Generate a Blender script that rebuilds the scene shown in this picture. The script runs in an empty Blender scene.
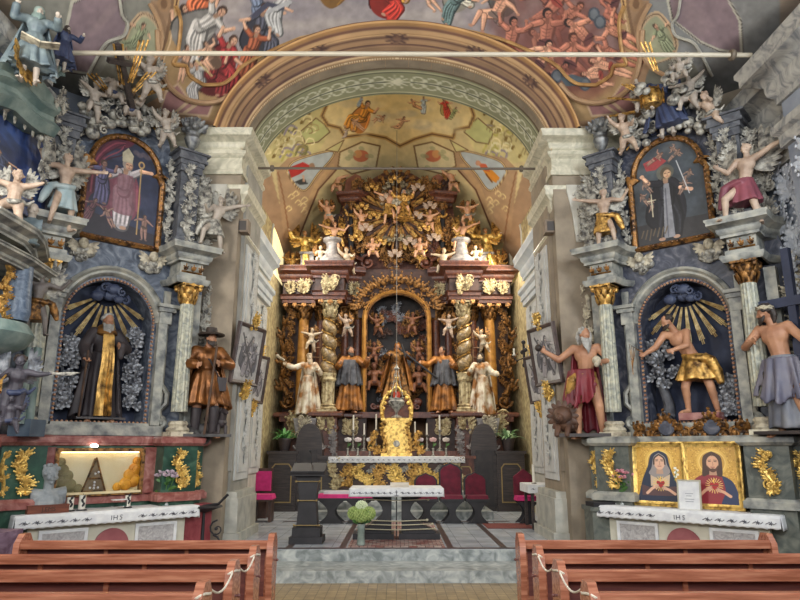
import bpy, math, random
import numpy as np
from mathutils import Vector, Matrix
PI = math.pi
SC = bpy.context.scene
COL = SC.collection
# ------------------------------------------------------------------ camera model (used to read positions off the photograph)
F = 641.0; TH = math.radians(13.0); ST, CT = math.sin(TH), math.cos(TH); HC = 1.7
PS = math.radians(.3); SP, CP = math.sin(PS), math.cos(PS)
def ray(x, y):
    v = (300-y)/F; a = (x-400)/F; fw = CT-v*ST; up = ST+v*CT
    X = a*CP+fw*SP; Y = fw*CP-a*SP
    return X/Y, up/Y
def atY(x, y, Y):
    a, b = ray(x, y); return (a*Y, Y, HC+b*Y)
def atZ(x, y, z):
    a, b = ray(x, y); Y = (z-HC)/b; return (a*Y, Y, z)
def atX(x, y, X):
    a, b = ray(x, y); Y = X/a; return (X, Y, HC+b*Y)
def proj(P):
    X, Y, Z = P[0], P[1], P[2]-HC
    fw = Y*CP+X*SP; dx = X*CP-Y*SP
    d = fw*CT+Z*ST; u = Z*CT-fw*ST
    return 400+F*dx/d, 300-F*u/d
class Fr:
    def __init__(s, ox, oy, deg):
        t = math.radians(deg); s.ox, s.oy, s.t = ox, oy, t
        s.U = (math.cos(t), math.sin(t)); s.W = (math.sin(t), -math.cos(t))
    def at(s, x, y, w):
        a, b = ray(x, y)
        lx = (s.ox+w*s.W[0]-a*(s.oy+w*s.W[1]))/(a*s.U[1]-s.U[0])
        return (lx, -w, HC+b*(s.oy+lx*s.U[1]+w*s.W[1]))
    def world(s, p):
        return (s.ox+p[0]*s.U[0]-p[1]*s.W[0], s.oy+p[0]*s.U[1]-p[1]*s.W[1], p[2])
    def wat(s, x, y, w): return s.world(s.at(x, y, w))
# ------------------------------------------------------------------ materials
def lin(c):
    return tuple((x/255/12.92 if x/255 <= .04045 else ((x/255+.055)/1.055)**2.4) for x in c[:3])
MATS = {}
def mat(name, c1, c2=None, scale=6, rough=.55, metal=0., bump=.0, bscale=None, kind='noise', c3=None, dist=0., emit=None, es=1., detail=6, lo=.35, hi=.68):
    if name in MATS: return MATS[name]
    m = bpy.data.materials.new(name); m.use_nodes = True; MATS[name] = m
    nt = m.node_tree; N = nt.nodes; b = N['Principled BSDF']
    b.inputs['Roughness'].default_value = rough; b.inputs['Metallic'].default_value = metal
    tc = N.new('ShaderNodeTexCoord')
    c2 = c2 or c1
    ramp = N.new('ShaderNodeValToRGB'); cr = ramp.color_ramp
    cr.elements[0].position = lo; cr.elements[0].color = (*lin(c1), 1)
    cr.elements[1].position = hi; cr.elements[1].color = (*lin(c2), 1)
    if c3:
        e = cr.elements.new((lo+hi)/2); e.color = (*lin(c3), 1)
    if kind == 'wood':
        mp = N.new('ShaderNodeMapping'); mp.inputs['Scale'].default_value = (1, 12, 12)
        nt.links.new(tc.outputs['Object'], mp.inputs[0])
        t = N.new('ShaderNodeTexNoise'); t.inputs['Scale'].default_value = scale; t.inputs['Detail'].default_value = detail
        nt.links.new(mp.outputs[0], t.inputs['Vector']); out = t.outputs['Fac']
    elif kind == 'vein':
        t0 = N.new('ShaderNodeTexNoise'); t0.inputs['Scale'].default_value = scale*.6; t0.inputs['Detail'].default_value = 6
        nt.links.new(tc.outputs['Object'], t0.inputs['Vector'])
        mx = N.new('ShaderNodeMixRGB'); mx.inputs[0].default_value = dist or .35
        nt.links.new(tc.outputs['Object'], mx.inputs[1]); nt.links.new(t0.outputs['Color'], mx.inputs[2])
        t = N.new('ShaderNodeTexWave'); t.inputs['Scale'].default_value = scale*.35; t.inputs['Distortion'].default_value = 7; t.inputs['Detail'].default_value = 5
        t.bands_direction = 'DIAGONAL'
        nt.links.new(mx.outputs[0], t.inputs['Vector']); out = t.outputs['Fac']
    else:
        t = N.new('ShaderNodeTexNoise'); t.inputs['Scale'].default_value = scale; t.inputs['Detail'].default_value = detail
        t.inputs['Distortion'].default_value = dist
        nt.links.new(tc.outputs['Object'], t.inputs['Vector']); out = t.outputs['Fac']
    nt.links.new(out, ramp.inputs[0]); nt.links.new(ramp.outputs[0], b.inputs['Base Color'])
    if bump:
        bt = N.new('ShaderNodeTexNoise'); bt.inputs['Scale'].default_value = bscale or scale*4; bt.inputs['Detail'].default_value = 4
        nt.links.new(tc.outputs['Object'], bt.inputs['Vector'])
        bp = N.new('ShaderNodeBump'); bp.inputs['Strength'].default_value = bump; bp.inputs['Distance'].default_value = .02
        nt.links.new(bt.outputs['Fac'], bp.inputs['Height']); nt.links.new(bp.outputs[0], b.inputs['Normal'])
    if emit:
        b.inputs['Emission Color'].default_value = (*lin(emit), 1); b.inputs['Emission Strength'].default_value = es
    return m
def mat_attr(name, rough=.7, metal=0., bump=.15, bscale=40):
    if name in MATS: return MATS[name]
    m = bpy.data.materials.new(name); m.use_nodes = True; MATS[name] = m
    nt = m.node_tree; N = nt.nodes; b = N['Principled BSDF']; b.inputs['Roughness'].default_value = rough; b.inputs['Metallic'].default_value = metal
    a = N.new('ShaderNodeVertexColor'); a.layer_name = 'Col'
    nt.links.new(a.outputs['Color'], b.inputs['Base Color'])
    tc = N.new('ShaderNodeTexCoord'); bt = N.new('ShaderNodeTexNoise'); bt.inputs['Scale'].default_value = bscale
    nt.links.new(tc.outputs['Object'], bt.inputs['Vector'])
    bp = N.new('ShaderNodeBump'); bp.inputs['Strength'].default_value = bump; bp.inputs['Distance'].default_value = .01
    nt.links.new(bt.outputs['Fac'], bp.inputs['Height']); nt.links.new(bp.outputs[0], b.inputs['Normal'])
    return m
def mat_tiles(name, c1, c2, cm, scale, rough=.35, rot=0., bw=.5, bh=.5, off=0., mortar=.02, nscale=5, namt=.35):
    m = bpy.data.materials.new(name); m.use_nodes = True; MATS[name] = m
    nt = m.node_tree; N = nt.nodes; b = N['Principled BSDF']; b.inputs['Roughness'].default_value = rough
    tc = N.new('ShaderNodeTexCoord'); mp = N.new('ShaderNodeMapping'); mp.inputs['Rotation'].default_value = (0, 0, rot)
    nt.links.new(tc.outputs['Object'], mp.inputs[0])
    br = N.new('ShaderNodeTexBrick'); br.offset = off; br.inputs['Scale'].default_value = scale
    br.inputs['Brick Width'].default_value = bw; br.inputs['Row Height'].default_value = bh; br.inputs['Mortar Size'].default_value = mortar
    br.inputs['Color1'].default_value = (*lin(c1), 1); br.inputs['Color2'].default_value = (*lin(c2), 1); br.inputs['Mortar'].default_value = (*lin(cm), 1)
    nt.links.new(mp.outputs[0], br.inputs['Vector'])
    t = N.new('ShaderNodeTexNoise'); t.inputs['Scale'].default_value = nscale; t.inputs['Detail'].default_value = 8
    nt.links.new(tc.outputs['Object'], t.inputs['Vector'])
    rp = N.new('ShaderNodeValToRGB'); rp.color_ramp.elements[0].position = .3; rp.color_ramp.elements[0].color = (.35, .35, .35, 1); rp.color_ramp.elements[1].position = .7
    nt.links.new(t.outputs['Fac'], rp.inputs[0])
    mx = N.new('ShaderNodeMixRGB'); mx.blend_type = 'MULTIPLY'; mx.inputs[0].default_value = namt
    nt.links.new(br.outputs['Color'], mx.inputs[1]); nt.links.new(rp.outputs[0], mx.inputs[2]); nt.links.new(mx.outputs[0], b.inputs['Base Color'])
    return m
# ------------------------------------------------------------------ mesh builder
def _sph(nu, nv):
    v = [(0, 0, 1)]; f = []
    for j in range(1, nv):
        t = PI*j/nv
        for i in range(nu): v.append((math.sin(t)*math.cos(2*PI*i/nu), math.sin(t)*math.sin(2*PI*i/nu), math.cos(t)))
    v.append((0, 0, -1)); L = len(v)-1
    for i in range(nu): f.append((0, 1+i, 1+(i+1) % nu))
    for j in range(nv-2):
        for i in range(nu):
            a = 1+j*nu; f.append((a+i, a+nu+i, a+nu+(i+1) % nu, a+(i+1) % nu))
    a = 1+(nv-2)*nu
    for i in range(nu): f.append((a+i, L, a+(i+1) % nu))
    return v, f
_SPH = {}
def basis(d, up=(0, 0, 1)):
    d = Vector(d).normalized(); u = Vector(up)
    if abs(d.dot(u)) > .98: u = Vector((0, 1, 0)) if abs(d.y) < .9 else Vector((1, 0, 0))
    s = d.cross(u).normalized(); n = s.cross(d)
    return d, s, n
class MB:
    def __init__(s): s.v = []; s.f = []
    def add(s, vs, fs):
        o = len(s.v); s.v.extend([tuple(p) for p in vs]); s.f.extend([tuple(i+o for i in f) for f in fs]); return s
    def box(s, c, d, rz=0, tx=1., ty=1., M=None):
        vs = []
        for z in (-1, 1):
            k = (tx, ty) if z > 0 else (1, 1)
            for x, y in ((-1, -1), (1, -1), (1, 1), (-1, 1)):
                p = Vector((x*d[0]/2*k[0], y*d[1]/2*k[1], z*d[2]/2))
                if rz: p = Matrix.Rotation(rz, 3, 'Z') @ p
                if M: p = M @ p
                vs.append(p+Vector(c))
        return s.add(vs, [(3, 2, 1, 0), (4, 5, 6, 7), (0, 1, 5, 4), (1, 2, 6, 5), (2, 3, 7, 6), (3, 0, 4, 7)])
    def lathe(s, prof, c=(0, 0, 0), n=20, flute=0, fa=0., a0=0., arc=2*PI, sx=1., sy=1.):
        vs = []; fs = []; full = arc > 6.28; m = n if full else n+1
        for r, z in prof:
            for i in range(m):
                a = a0+arc*i/n; rr = r
                if flute: rr = r*(1-fa*(.5+.5*math.cos(flute*a)))
                vs.append((c[0]+rr*math.cos(a)*sx, c[1]+rr*math.sin(a)*sy, c[2]+z))
        for j in range(len(prof)-1):
            for i in range(n):
                k = (i+1) % m; fs.append((j*m+i, j*m+k, (j+1)*m+k, (j+1)*m+i))
        if full:
            fs.append(tuple(range(m))[::-1]); fs.append(tuple((len(prof)-1)*m+i for i in range(m)))
        return s.add(vs, fs)
    def tube(s, pts, r, n=6, cap=True, flat=1., up=(0, 0, 1)):
        pts = [Vector(p) for p in pts]; m = len(pts)
        if not hasattr(r, '__len__'): r = [r]*m
        vs = []; pn = None
        for i, p in enumerate(pts):
            d = (pts[min(i+1, m-1)]-pts[max(i-1, 0)])
            if d.length < 1e-9: d = Vector((0, 0, 1))
            d.normalize()
            if pn is None: _, sd, nn = basis(d, up)
            else:
                nn = pn-d*pn.dot(d)
                nn = nn.normalized() if nn.length > 1e-6 else basis(d)[2]
                sd = d.cross(nn)
            pn = nn
            for k in range(n):
                a = 2*PI*k/n; vs.append(p+sd*(r[i]*math.cos(a))+nn*(r[i]*flat*math.sin(a)))
        fs = [(i*n+k, i*n+(k+1) % n, (i+1)*n+(k+1) % n, (i+1)*n+k) for i in range(m-1) for k in range(n)]
        if cap: fs += [tuple(range(n))[::-1], tuple((m-1)*n+k for k in range(n))]
        return s.add(vs, fs)
    def sph(s, c, r, nu=8, nv=6, M=None):
        if (nu, nv) not in _SPH: _SPH[(nu, nv)] = _sph(nu, nv)
        v, f = _SPH[(nu, nv)]
        if not hasattr(r, '__len__'): r = (r, r, r)
        if M is None: vs = [(c[0]+p[0]*r[0], c[1]+p[1]*r[1], c[2]+p[2]*r[2]) for p in v]
        else:
            C = Vector(c); vs = [C+M @ Vector((p[0]*r[0], p[1]*r[1], p[2]*r[2])) for p in v]
        return s.add(vs, f)
    def leaf(s, p0, d, L, w, t=.25, nu=6, nv=5, up=(0, -1, 0)):
        d, sd, nn = basis(d, up); M = Matrix((sd, nn, d)).transposed()
        return s.sph(Vector(p0)+d*(L/2), (w/2, w/2*t, L/2), nu, nv, M)
    def prism(s, poly, y0, y1):
        n = len(poly)
        vs = [(x, y0, z) for x, z in poly]+[(x, y1, z) for x, z in poly]
        fs = [tuple(range(n)), tuple(range(n, 2*n))[::-1]]+[(i, i+n, (i+1) % n+n, (i+1) % n) for i in range(n)]
        return s.add(vs, fs)
    def hole(s, outer, inner, y0, y1):
        # slab between two outlines of equal point count (xz), thickness y0..y1
        n = len(outer)
        vs = [(x, y, z) for y in (y0, y1) for pl in (outer, inner) for x, z in pl]
        fs = []
        for i in range(n):
            j = (i+1) % n
            fs += [(i, j, n+j, n+i), (2*n+i, 3*n+i, 3*n+j, 2*n+j), (i, 2*n+i, 2*n+j, j), (n+i, n+j, 3*n+j, 3*n+i)]
        return s.add(vs, fs)
    def sweep(s, path, prof, nrm=(0, 0, 1), closed=False):
        P = [Vector(p) for p in path]; m = len(P); nrm = Vector(nrm); k = len(prof); vs = []
        for i in range(m):
            if closed: a, b = P[i]-P[i-1], P[(i+1) % m]-P[i]
            else:
                a = P[i]-P[i-1] if i else P[1]-P[0]
                b = P[i+1]-P[i] if i < m-1 else a
            a = a.normalized(); b = b.normalized()
            sa, sb = a.cross(nrm), b.cross(nrm); sd = (sa+sb)
            if sd.length < 1e-6: sd = sa
            sd.normalize(); c = max(.3, sd.dot(sa)); sd = sd/c
            for x, y in prof: vs.append(P[i]+sd*x+nrm*y)
        fs = []
        for i in range(m if closed else m-1):
            j = (i+1) % m
            for q in range(k):
                r = (q+1) % k
                fs.append((i*k+q, j*k+q, j*k+r, i*k+r))
        if not closed: fs += [tuple(range(k)), tuple((m-1)*k+q for q in range(k))[::-1]]
        return s.add(vs, fs)
    def grid(s, fn, nu, nv, cu=False):
        vs = [fn(i/nu, j/nv) for j in range(nv+1) for i in range(nu+1)]
        return s.add(vs, [(j*(nu+1)+i, j*(nu+1)+i+1, (j+1)*(nu+1)+i+1, (j+1)*(nu+1)+i) for j in range(nv) for i in range(nu)])
    def xf(s, M, start=0):
        for i in range(start, len(s.v)): s.v[i] = tuple(M @ Vector(s.v[i]))
        return s
    def merge(s, o, M=None):
        return s.add([M @ Vector(p) for p in o.v] if M else o.v, o.f)
    def mesh(s, name, ang=40):
        me = bpy.data.meshes.new(name); me.from_pydata(s.v, [], s.f); fix(me, ang); return me
    def build(s, name, m, parent=None, loc=None, rz=0, ang=40):
        return link(name, s.mesh(name, ang), m, parent, loc, rz)
import bmesh
def fix(me, ang=40):
    b = bmesh.new(); b.from_mesh(me); bmesh.ops.recalc_face_normals(b, faces=b.faces); b.to_mesh(me); b.free()
    me.polygons.foreach_set('use_smooth', [True]*len(me.polygons))
    me.set_sharp_from_angle(angle=math.radians(ang)); me.update()
def link(name, me, m=None, parent=None, loc=None, rz=0):
    o = bpy.data.objects.new(name, me); COL.objects.link(o)
    if m is not None:
        if me.materials:
            if me.materials[0] != m:
                o.material_slots[0].link = 'OBJECT'; o.material_slots[0].material = m
        else: me.materials.append(m)
    if parent: o.parent = parent
    if loc: o.location = loc
    if rz: o.rotation_euler = (0, 0, rz)
    return o
def tag(o, label, cat, group=None, kind=None):
    o['label'] = label; o['category'] = cat
    if group: o['group'] = group
    if kind: o['kind'] = kind
    return o
def thing(name, label, cat, loc=(0, 0, 0), rz=0, group=None):
    o = bpy.data.objects.new(name, None); COL.objects.link(o); o.empty_display_size = .1
    o.location = loc; o.rotation_euler = (0, 0, rz)
    return tag(o, label, cat, group)
def struct(o, label=None):
    o['kind'] = 'structure'
    if label: o['label'] = label; o['category'] = 'room'
    return o
def dup(root, loc=None, rz=None, label=None, group=None, scale=None):
    r = root.copy(); COL.objects.link(r)
    if loc is not None: r.location = loc
    if rz is not None: r.rotation_euler = (0, 0, rz)
    if scale is not None: r.scale = (scale,)*3 if not hasattr(scale, '__len__') else scale
    if label: r['label'] = label
    if group: r['group'] = group
    for ch in list(root.children):
        c = ch.copy(); COL.objects.link(c); c.parent = r
        for g in list(ch.children):
            d = g.copy(); COL.objects.link(d); d.parent = c
    return r
def arcpts(cx, cz, rx, rz, a0, a1, n):
    return [(cx+rx*math.cos(math.radians(a0+(a1-a0)*i/n)), cz+rz*math.sin(math.radians(a0+(a1-a0)*i/n))) for i in range(n+1)]
def xz(poly, y=0.): return [(p[0], y, p[1]) for p in poly]
def arch_outline(hw, z0, zs, r=None, rise=None, n=20):
    # closed outline: bottom-right, up, over the arch, down, bottom-left
    return [(hw, z0)]+arcpts(0, zs, hw if r is None else r, rise or hw, 0, 180, n)+[(-hw, z0)]
# ------------------------------------------------------------------ carved ornament
def spiral(c, r, turns, a0, dr, n=14, y=0., shrink=.12):
    return [(c[0]+r*(1-(1-shrink)*i/n)*math.cos(a0+dr*turns*2*PI*i/n), y, c[1]+r*(1-(1-shrink)*i/n)*math.sin(a0+dr*turns*2*PI*i/n)) for i in range(n+1)]
def curl(mb, x, z, r, a0, dr, th, y=0., turns=1.2):
    # a C-scroll that starts at (x,z) heading along a0
    c = (x-r*math.cos(a0)*1.0, z-r*math.sin(a0)*1.0)
    p = spiral(c, r, turns, a0, dr, 12, y)
    mb.tube(p, [th*(1-.45*i/12) for i in range(13)], 5, flat=.8)
    mb.sph((p[-1][0], y, p[-1][2]), th*1.5, 6, 4)
def acanthus(mb, x, z, a, L, w, y=0., n=3, bow=.12):
    for i in range(n):
        b = a+(i-(n-1)/2)*.5; l = L*(1-.22*abs(i-(n-1)/2))
        d = (math.cos(b), -bow*4, math.sin(b)); mb.leaf((x, y, z), d, l, w, .4)
        e = (x+math.cos(b)*l, y-bow*4*l/1.1, z+math.sin(b)*l); mb.sph(e, w*.3, 5, 4)
def rocaille(mb, w, h, seed, c=(0, 0, 0), n=7, th=.075, sym=False, lean=1.):
    rg = random.Random(seed); k = len(mb.v)
    ph = rg.uniform(0, 1); th = th*w
    spine = [(lean*.22*w*math.sin(2*PI*t/11+ph), 0, h*(t/11-.5)) for t in range(12)]
    if not sym: mb.tube(spine, [th*(.6+.8*math.sin(PI*t/11)) for t in range(12)], 6)
    for i in range(n):
        t = (i+.5)/n; z = h*(t-.5); x = 0 if sym else lean*.22*w*math.sin(2*PI*t+ph)
        for s in ((-1, 1) if sym else ((-1, 1)[i % 2],)):
            r = w*rg.uniform(.2, .32)*(1-.4*abs(2*t-1)); x0 = x+s*r*(1.1 if sym else .4)
            curl(mb, x0, z, r, rg.choice([PI/2, -PI/2, 0 if s > 0 else PI]), s*rg.choice([-1, 1]), th*.75, rg.uniform(-.4, .1)*th)
            acanthus(mb, x+s*w*.08, z+.02*h, PI/2-s*rg.uniform(.5, 1.3), w*rg.uniform(.28, .42), w*.155, -th*.4)
        if not sym: acanthus(mb, x, z, PI/2+(-1, 1)[i % 2]*rg.uniform(.6, 1.4), w*rg.uniform(.28, .45), w*.155, -th*.4)
    acanthus(mb, 0, h*.36, PI/2, h*.16, w*.16, -th*.3, 5)
    acanthus(mb, 0, -h*.36, -PI/2, h*.16, w*.16, -th*.3, 3)
    for i in range(k, len(mb.v)):
        p = mb.v[i]; mb.v[i] = (p[0]+c[0], p[1]+c[1], p[2]+c[2])
    return mb
def cloud(mb, pts, r, seed, jit=.5, per=3, fl=.8):
    rg = random.Random(seed)
    for p in pts:
        for q in range(per):
            rr = r*rg.uniform(.5, 1.1)
            mb.sph((p[0]+rg.uniform(-jit, jit)*r*1.6, p[1]+rg.uniform(-.5, .5)*r, p[2]+rg.uniform(-jit, jit)*r*1.3), (rr, rr*fl, rr*.85), 8, 6)
            if q == 0:
                c = (p[0]+rg.uniform(-1, 1)*r, p[2]+rg.uniform(-1, 1)*r)
                mb.tube(spiral(c, r*.7, 1.3, rg.uniform(0, 6), rg.choice((-1, 1)), 10, p[1]-r*.7), [r*.22*(1-.04*k) for k in range(11)], 5)
    return mb
def capital(mb, c, r, h, leaves=8):
    x, y, z = c
    mb.lathe([(r*.95, 0), (r*.95, h*.3), (r*1.1, h*.6), (r*1.5, h*.85)], c, 14)
    for row in (0, 1):
        for i in range(leaves):
            a = 2*PI*(i+.5*row)/leaves; cs, sn = math.cos(a), math.sin(a)
            b = (x+r*cs, y+r*sn, z+h*(.0+.28*row))
            mb.leaf(b, (cs*.35, sn*.35, 1), h*.52, r*.75, .35, up=(cs, sn, 0))
            mb.sph((x+r*1.32*cs, y+r*1.32*sn, z+h*(.44+.28*row)), r*.2, 5, 4)
    for i in range(4):
        a = PI/4+PI/2*i; cs, sn = math.cos(a), math.sin(a)
        mb.sph((x+r*1.75*cs, y+r*1.75*sn, z+h*.8), (r*.34, r*.34, h*.15), 8, 6)
        mb.tube([(x+r*.9*cs, y+r*.9*sn, z+h*.5), (x+r*1.3*cs, y+r*1.3*sn, z+h*.68), (x+r*1.75*cs, y+r*1.75*sn, z+h*.88)], r*.14, 5)
    mb.box((x, y, z+h*.95), (r*3.1, r*3.1, h*.1))
    mb.sph((x, y-r*1.6, z+h*.93), r*.32, 6, 4)
    return mb
def col_base(mb, c, r, h):
    mb.box((c[0], c[1], c[2]+h*.15), (r*2.8, r*2.8, h*.3))
    mb.lathe([(r*1.3, h*.3), (r*1.42, h*.42), (r*1.3, h*.55), (r*1.08, h*.62), (r*1.08, h*.7), (r*1.22, h*.8), (r*1.18, h*.9), (r, h)], c, 18)
    return mb
# cornice profile: list of (outward, up), closed at the wall side (outward=-d)
def corn(p, h, d=.05):
    q = [(-d, 0), (p*.12, 0), (p*.12, h*.14), (p*.3, h*.24), (p*.34, h*.36), (p*.34, h*.46), (p*.62, h*.58), (p*.9, h*.66), (p*.9, h*.82), (p, h*.9), (p, h), (-d, h)]
    return q
# ------------------------------------------------------------------ carved and modelled figures
def caps(mb, p0, p1, r0, r1, n=10):
    p0, p1 = Vector(p0), Vector(p1); d = p1-p0
    if d.length < 1e-6: d = Vector((0, 0, 1e-4))
    d, s, u = basis(d); vs = []; rings = []
    for c, r, an in ((p0, r0, (-60, -25, 0)), (p1, r1, (0, 25, 60))):
        for a in an:
            a = math.radians(a); rings.append((c+d*(r*math.sin(a)), r*math.cos(a)))
    for c, r in rings:
        for k in range(n):
            t = 2*PI*k/n; vs.append(c+s*(r*math.cos(t))+u*(r*math.sin(t)))
    m = len(rings)
    fs = [(i*n+k, i*n+(k+1) % n, (i+1)*n+(k+1) % n, (i+1)*n+k) for i in range(m-1) for k in range(n)]
    fs += [tuple(range(n))[::-1], tuple((m-1)*n+k for k in range(n))]
    mb.add(vs, fs)
def remesh(mb, vox, name, smooth=3):
    me = mb.mesh('tmp'); ob = bpy.data.objects.new('tmp', me); COL.objects.link(ob)
    r = ob.modifiers.new('r', 'REMESH'); r.mode = 'VOXEL'; r.voxel_size = vox; r.use_smooth_shade = True
    if smooth:
        q = ob.modifiers.new('s', 'SMOOTH'); q.iterations = smooth; q.factor = .5
    dg = bpy.context.evaluated_depsgraph_get()
    m2 = bpy.data.meshes.new_from_object(ob.evaluated_get(dg)); m2.name = name
    bpy.data.objects.remove(ob); bpy.data.meshes.remove(me)
    m2.polygons.foreach_set('use_smooth', [True]*len(m2.polygons))
    return m2
def V(*a): return Vector(a)
def skeleton(P):
    ch = P.get('child', False)
    S = {}
    lean = Vector((*P.get('lean', (0, 0)), 0)); hip = Vector((*P.get('hip', (0, 0)), 0))
    hz = P.get('hz', .42 if ch else .52)
    S['pel'] = V(0, 0, hz)+hip
    tw = (.17, .31, .40, .47) if ch else (.11, .30, .345, .415)
    k = lean
    S['waist'] = S['pel']+V(0, 0, tw[0])+k*.35
    S['chest'] = S['pel']+V(0, 0, tw[1]*.78)+k*.75
    S['neck'] = S['pel']+V(0, 0, tw[2])+k
    hd = Vector((*P.get('head', (0, -.01)), 0))
    S['head'] = S['pel']+V(0, 0, tw[3])+k+hd
    sw = .12 if ch else .112
    tp = P.get('tip', 0.)
    for sd, nm in ((-1, 'L'), (1, 'R')):
        sh = S['pel']+V(sd*sw, .0, tw[1]+sd*tp)+k
        e, w = P.get('arm'+nm, ((sd*.25, -.05, -1), (sd*.1, -.4, -1)))
        lu, lf, lh = (.15, .125, .07) if ch else (.175, .145, .085)
        el = sh+Vector(e).normalized()*lu; wr = el+Vector(w).normalized()*lf
        S['sh'+nm], S['el'+nm], S['wr'+nm] = sh, el, wr
        S['hd'+nm] = Vector(P.get('hand'+nm, w)).normalized()*lh
        hp = S['pel']+V(sd*.055*(1.3 if ch else 1), 0, -.02)
        t, s2 = P.get('leg'+nm, ((sd*.06, -.02, -1), (sd*.02, .03, -1)))
        lt, ls = (.19, .19) if ch else (.25, .235)
        kn = hp+Vector(t).normalized()*lt; an = kn+Vector(s2).normalized()*ls
        S['hp'+nm], S['kn'+nm], S['an'+nm] = hp, kn, an
        S['ft'+nm] = Vector(P.get('foot'+nm, (sd*.3, -1, -.12))).normalized()*(.09 if ch else .12)
    return S
def body_mesh(mb, S, P):
    ch = P.get('child', False); f = P.get('fat', 1.)*(1.5 if ch else 1.)
    p = S['pel']
    mb.sph(p+V(0, .0, .01), (.088*f**.7, .07*f, .075*f), 14, 10)
    caps(mb, p, S['waist'], .075*f, .068*f); caps(mb, S['waist'], S['chest'], .07*f, .085*f)
    mb.sph(S['chest']+V(0, -.01, 0), (.105*f**.5, .072*f, .09*f**.5), 14, 10)
    for sd in ('L', 'R'): caps(mb, S['chest']+V(0, 0, .03), S['sh'+sd], .06*f**.5, .042*f)
    caps(mb, S['neck']-V(0, 0, .03), S['head'], .036*f, .034*f)
    h = S['head']; hr = .085 if ch else .056
    q = (S['head']-S['neck']); fy = P.get('face', (0, -1, 0)); fd = Vector(fy).normalized()
    sd_ = fd.cross(V(0, 0, 1)); sd_ = sd_.normalized() if sd_.length > .1 else V(1, 0, 0); up = sd_.cross(fd)
    M = Matrix((sd_, fd, up)).transposed()
    hh = h+up*.012
    mb.sph(hh, (hr*.84, hr*.98, hr*1.12), 14, 10, M)
    mb.sph(hh+fd*hr*.25-up*hr*.75, (hr*.55, hr*.55, hr*.5), 10, 8, M)   # jaw
    mb.sph(hh+fd*hr*.62-up*hr*1.0, hr*.22, 8, 6)                        # chin
    caps(mb, hh+fd*hr*.92+up*hr*.12, hh+fd*hr*1.16-up*hr*.3, hr*.1, hr*.17, 8)  # nose
    for s in (-1, 1):
        caps(mb, hh+fd*hr*.86+sd_*s*hr*.18+up*hr*.2, hh+fd*hr*.7+sd_*s*hr*.55+up*hr*.2, hr*.13, hr*.1, 8)
        mb.sph(hh+sd_*s*hr*.84-up*hr*.1, (hr*.1, hr*.22, hr*.28), 8, 6, M)
        mb.sph(hh+fd*hr*.84+sd_*s*hr*.36-up*hr*.03, hr*.13, 8, 6)
        mb.sph(hh+fd*hr*.6+sd_*s*hr*.45-up*hr*.42, hr*.3, 8, 6)
    caps(mb, hh+fd*hr*.86-sd_*hr*.22-up*hr*.62, hh+fd*hr*.86+sd_*hr*.22-up*hr*.62, hr*.11, hr*.11, 8)
    for nm in ('L', 'R'):
        caps(mb, S['sh'+nm], S['el'+nm], .04*f, .031*f); caps(mb, S['el'+nm], S['wr'+nm], .033*f, .021*f)
        hand(mb, S['wr'+nm], S['hd'+nm], (-1 if nm == 'L' else 1), .8 if ch else 1., P.get('grip', .5), f)
        caps(mb, S['hp'+nm], S['kn'+nm], .068*f, .043*f); caps(mb, S['kn'+nm], S['an'+nm], .044*f, .026*f)
        m = S['kn'+nm].lerp(S['an'+nm], .3)+V(0, .012, 0); mb.sph(m, .043*f, 8, 6)
        a = S['an'+nm]; caps(mb, a+V(0, .01, -.012), a+S['ft'+nm]+V(0, 0, -.012), .026*f, .018*f)
        t = a+S['ft'+nm]; sd = S['ft'+nm].cross(V(0, 0, 1)).normalized() if S['ft'+nm].cross(V(0, 0, 1)).length > .01 else V(1, 0, 0)
        for j in range(3): caps(mb, t+sd*(j-1)*.014-S['ft'+nm]*.2+V(0, 0, -.014), t+sd*(j-1)*.016+S['ft'+nm]*.12+V(0, 0, -.018), .012, .009, 6)
def hand(mb, w, d, side, k, grip, f=1.):
    L = d.length; d = d.normalized(); _, s, n = basis(d, (0, -1, 0)) if abs(d.y) < .9 else basis(d, (0, 0, 1))
    M = Matrix((s, n, d)).transposed(); c = w+d*L*.35
    mb.sph(c, (.026*k*f**.5, .014*k*f**.5, L*.42), 8, 6, M)
    for i in range(4):
        o = s*((i-1.5)*.0125*k); b = c+d*L*.3+o; l = L*(.36, .44, .42, .32)[i]
        m = b+(d*(1-.4*grip)+n*grip).normalized()*l*.6; e = m+(d*(1-1.3*grip)+n*grip*1.2).normalized()*l*.5
        caps(mb, b, m, .0075*k, .0068*k, 6); caps(mb, m, e, .0068*k, .0055*k, 6)
    tb = c-d*L*.12+s*(-side)*.02*k; tm = tb+(d*.6+s*(-side)*.8+n*.3).normalized()*L*.28
    caps(mb, tb, tm, .0095*k, .008*k, 6); caps(mb, tm, tm+(d+n*.4).normalized()*L*.22, .008*k, .006*k, 6)
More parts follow.
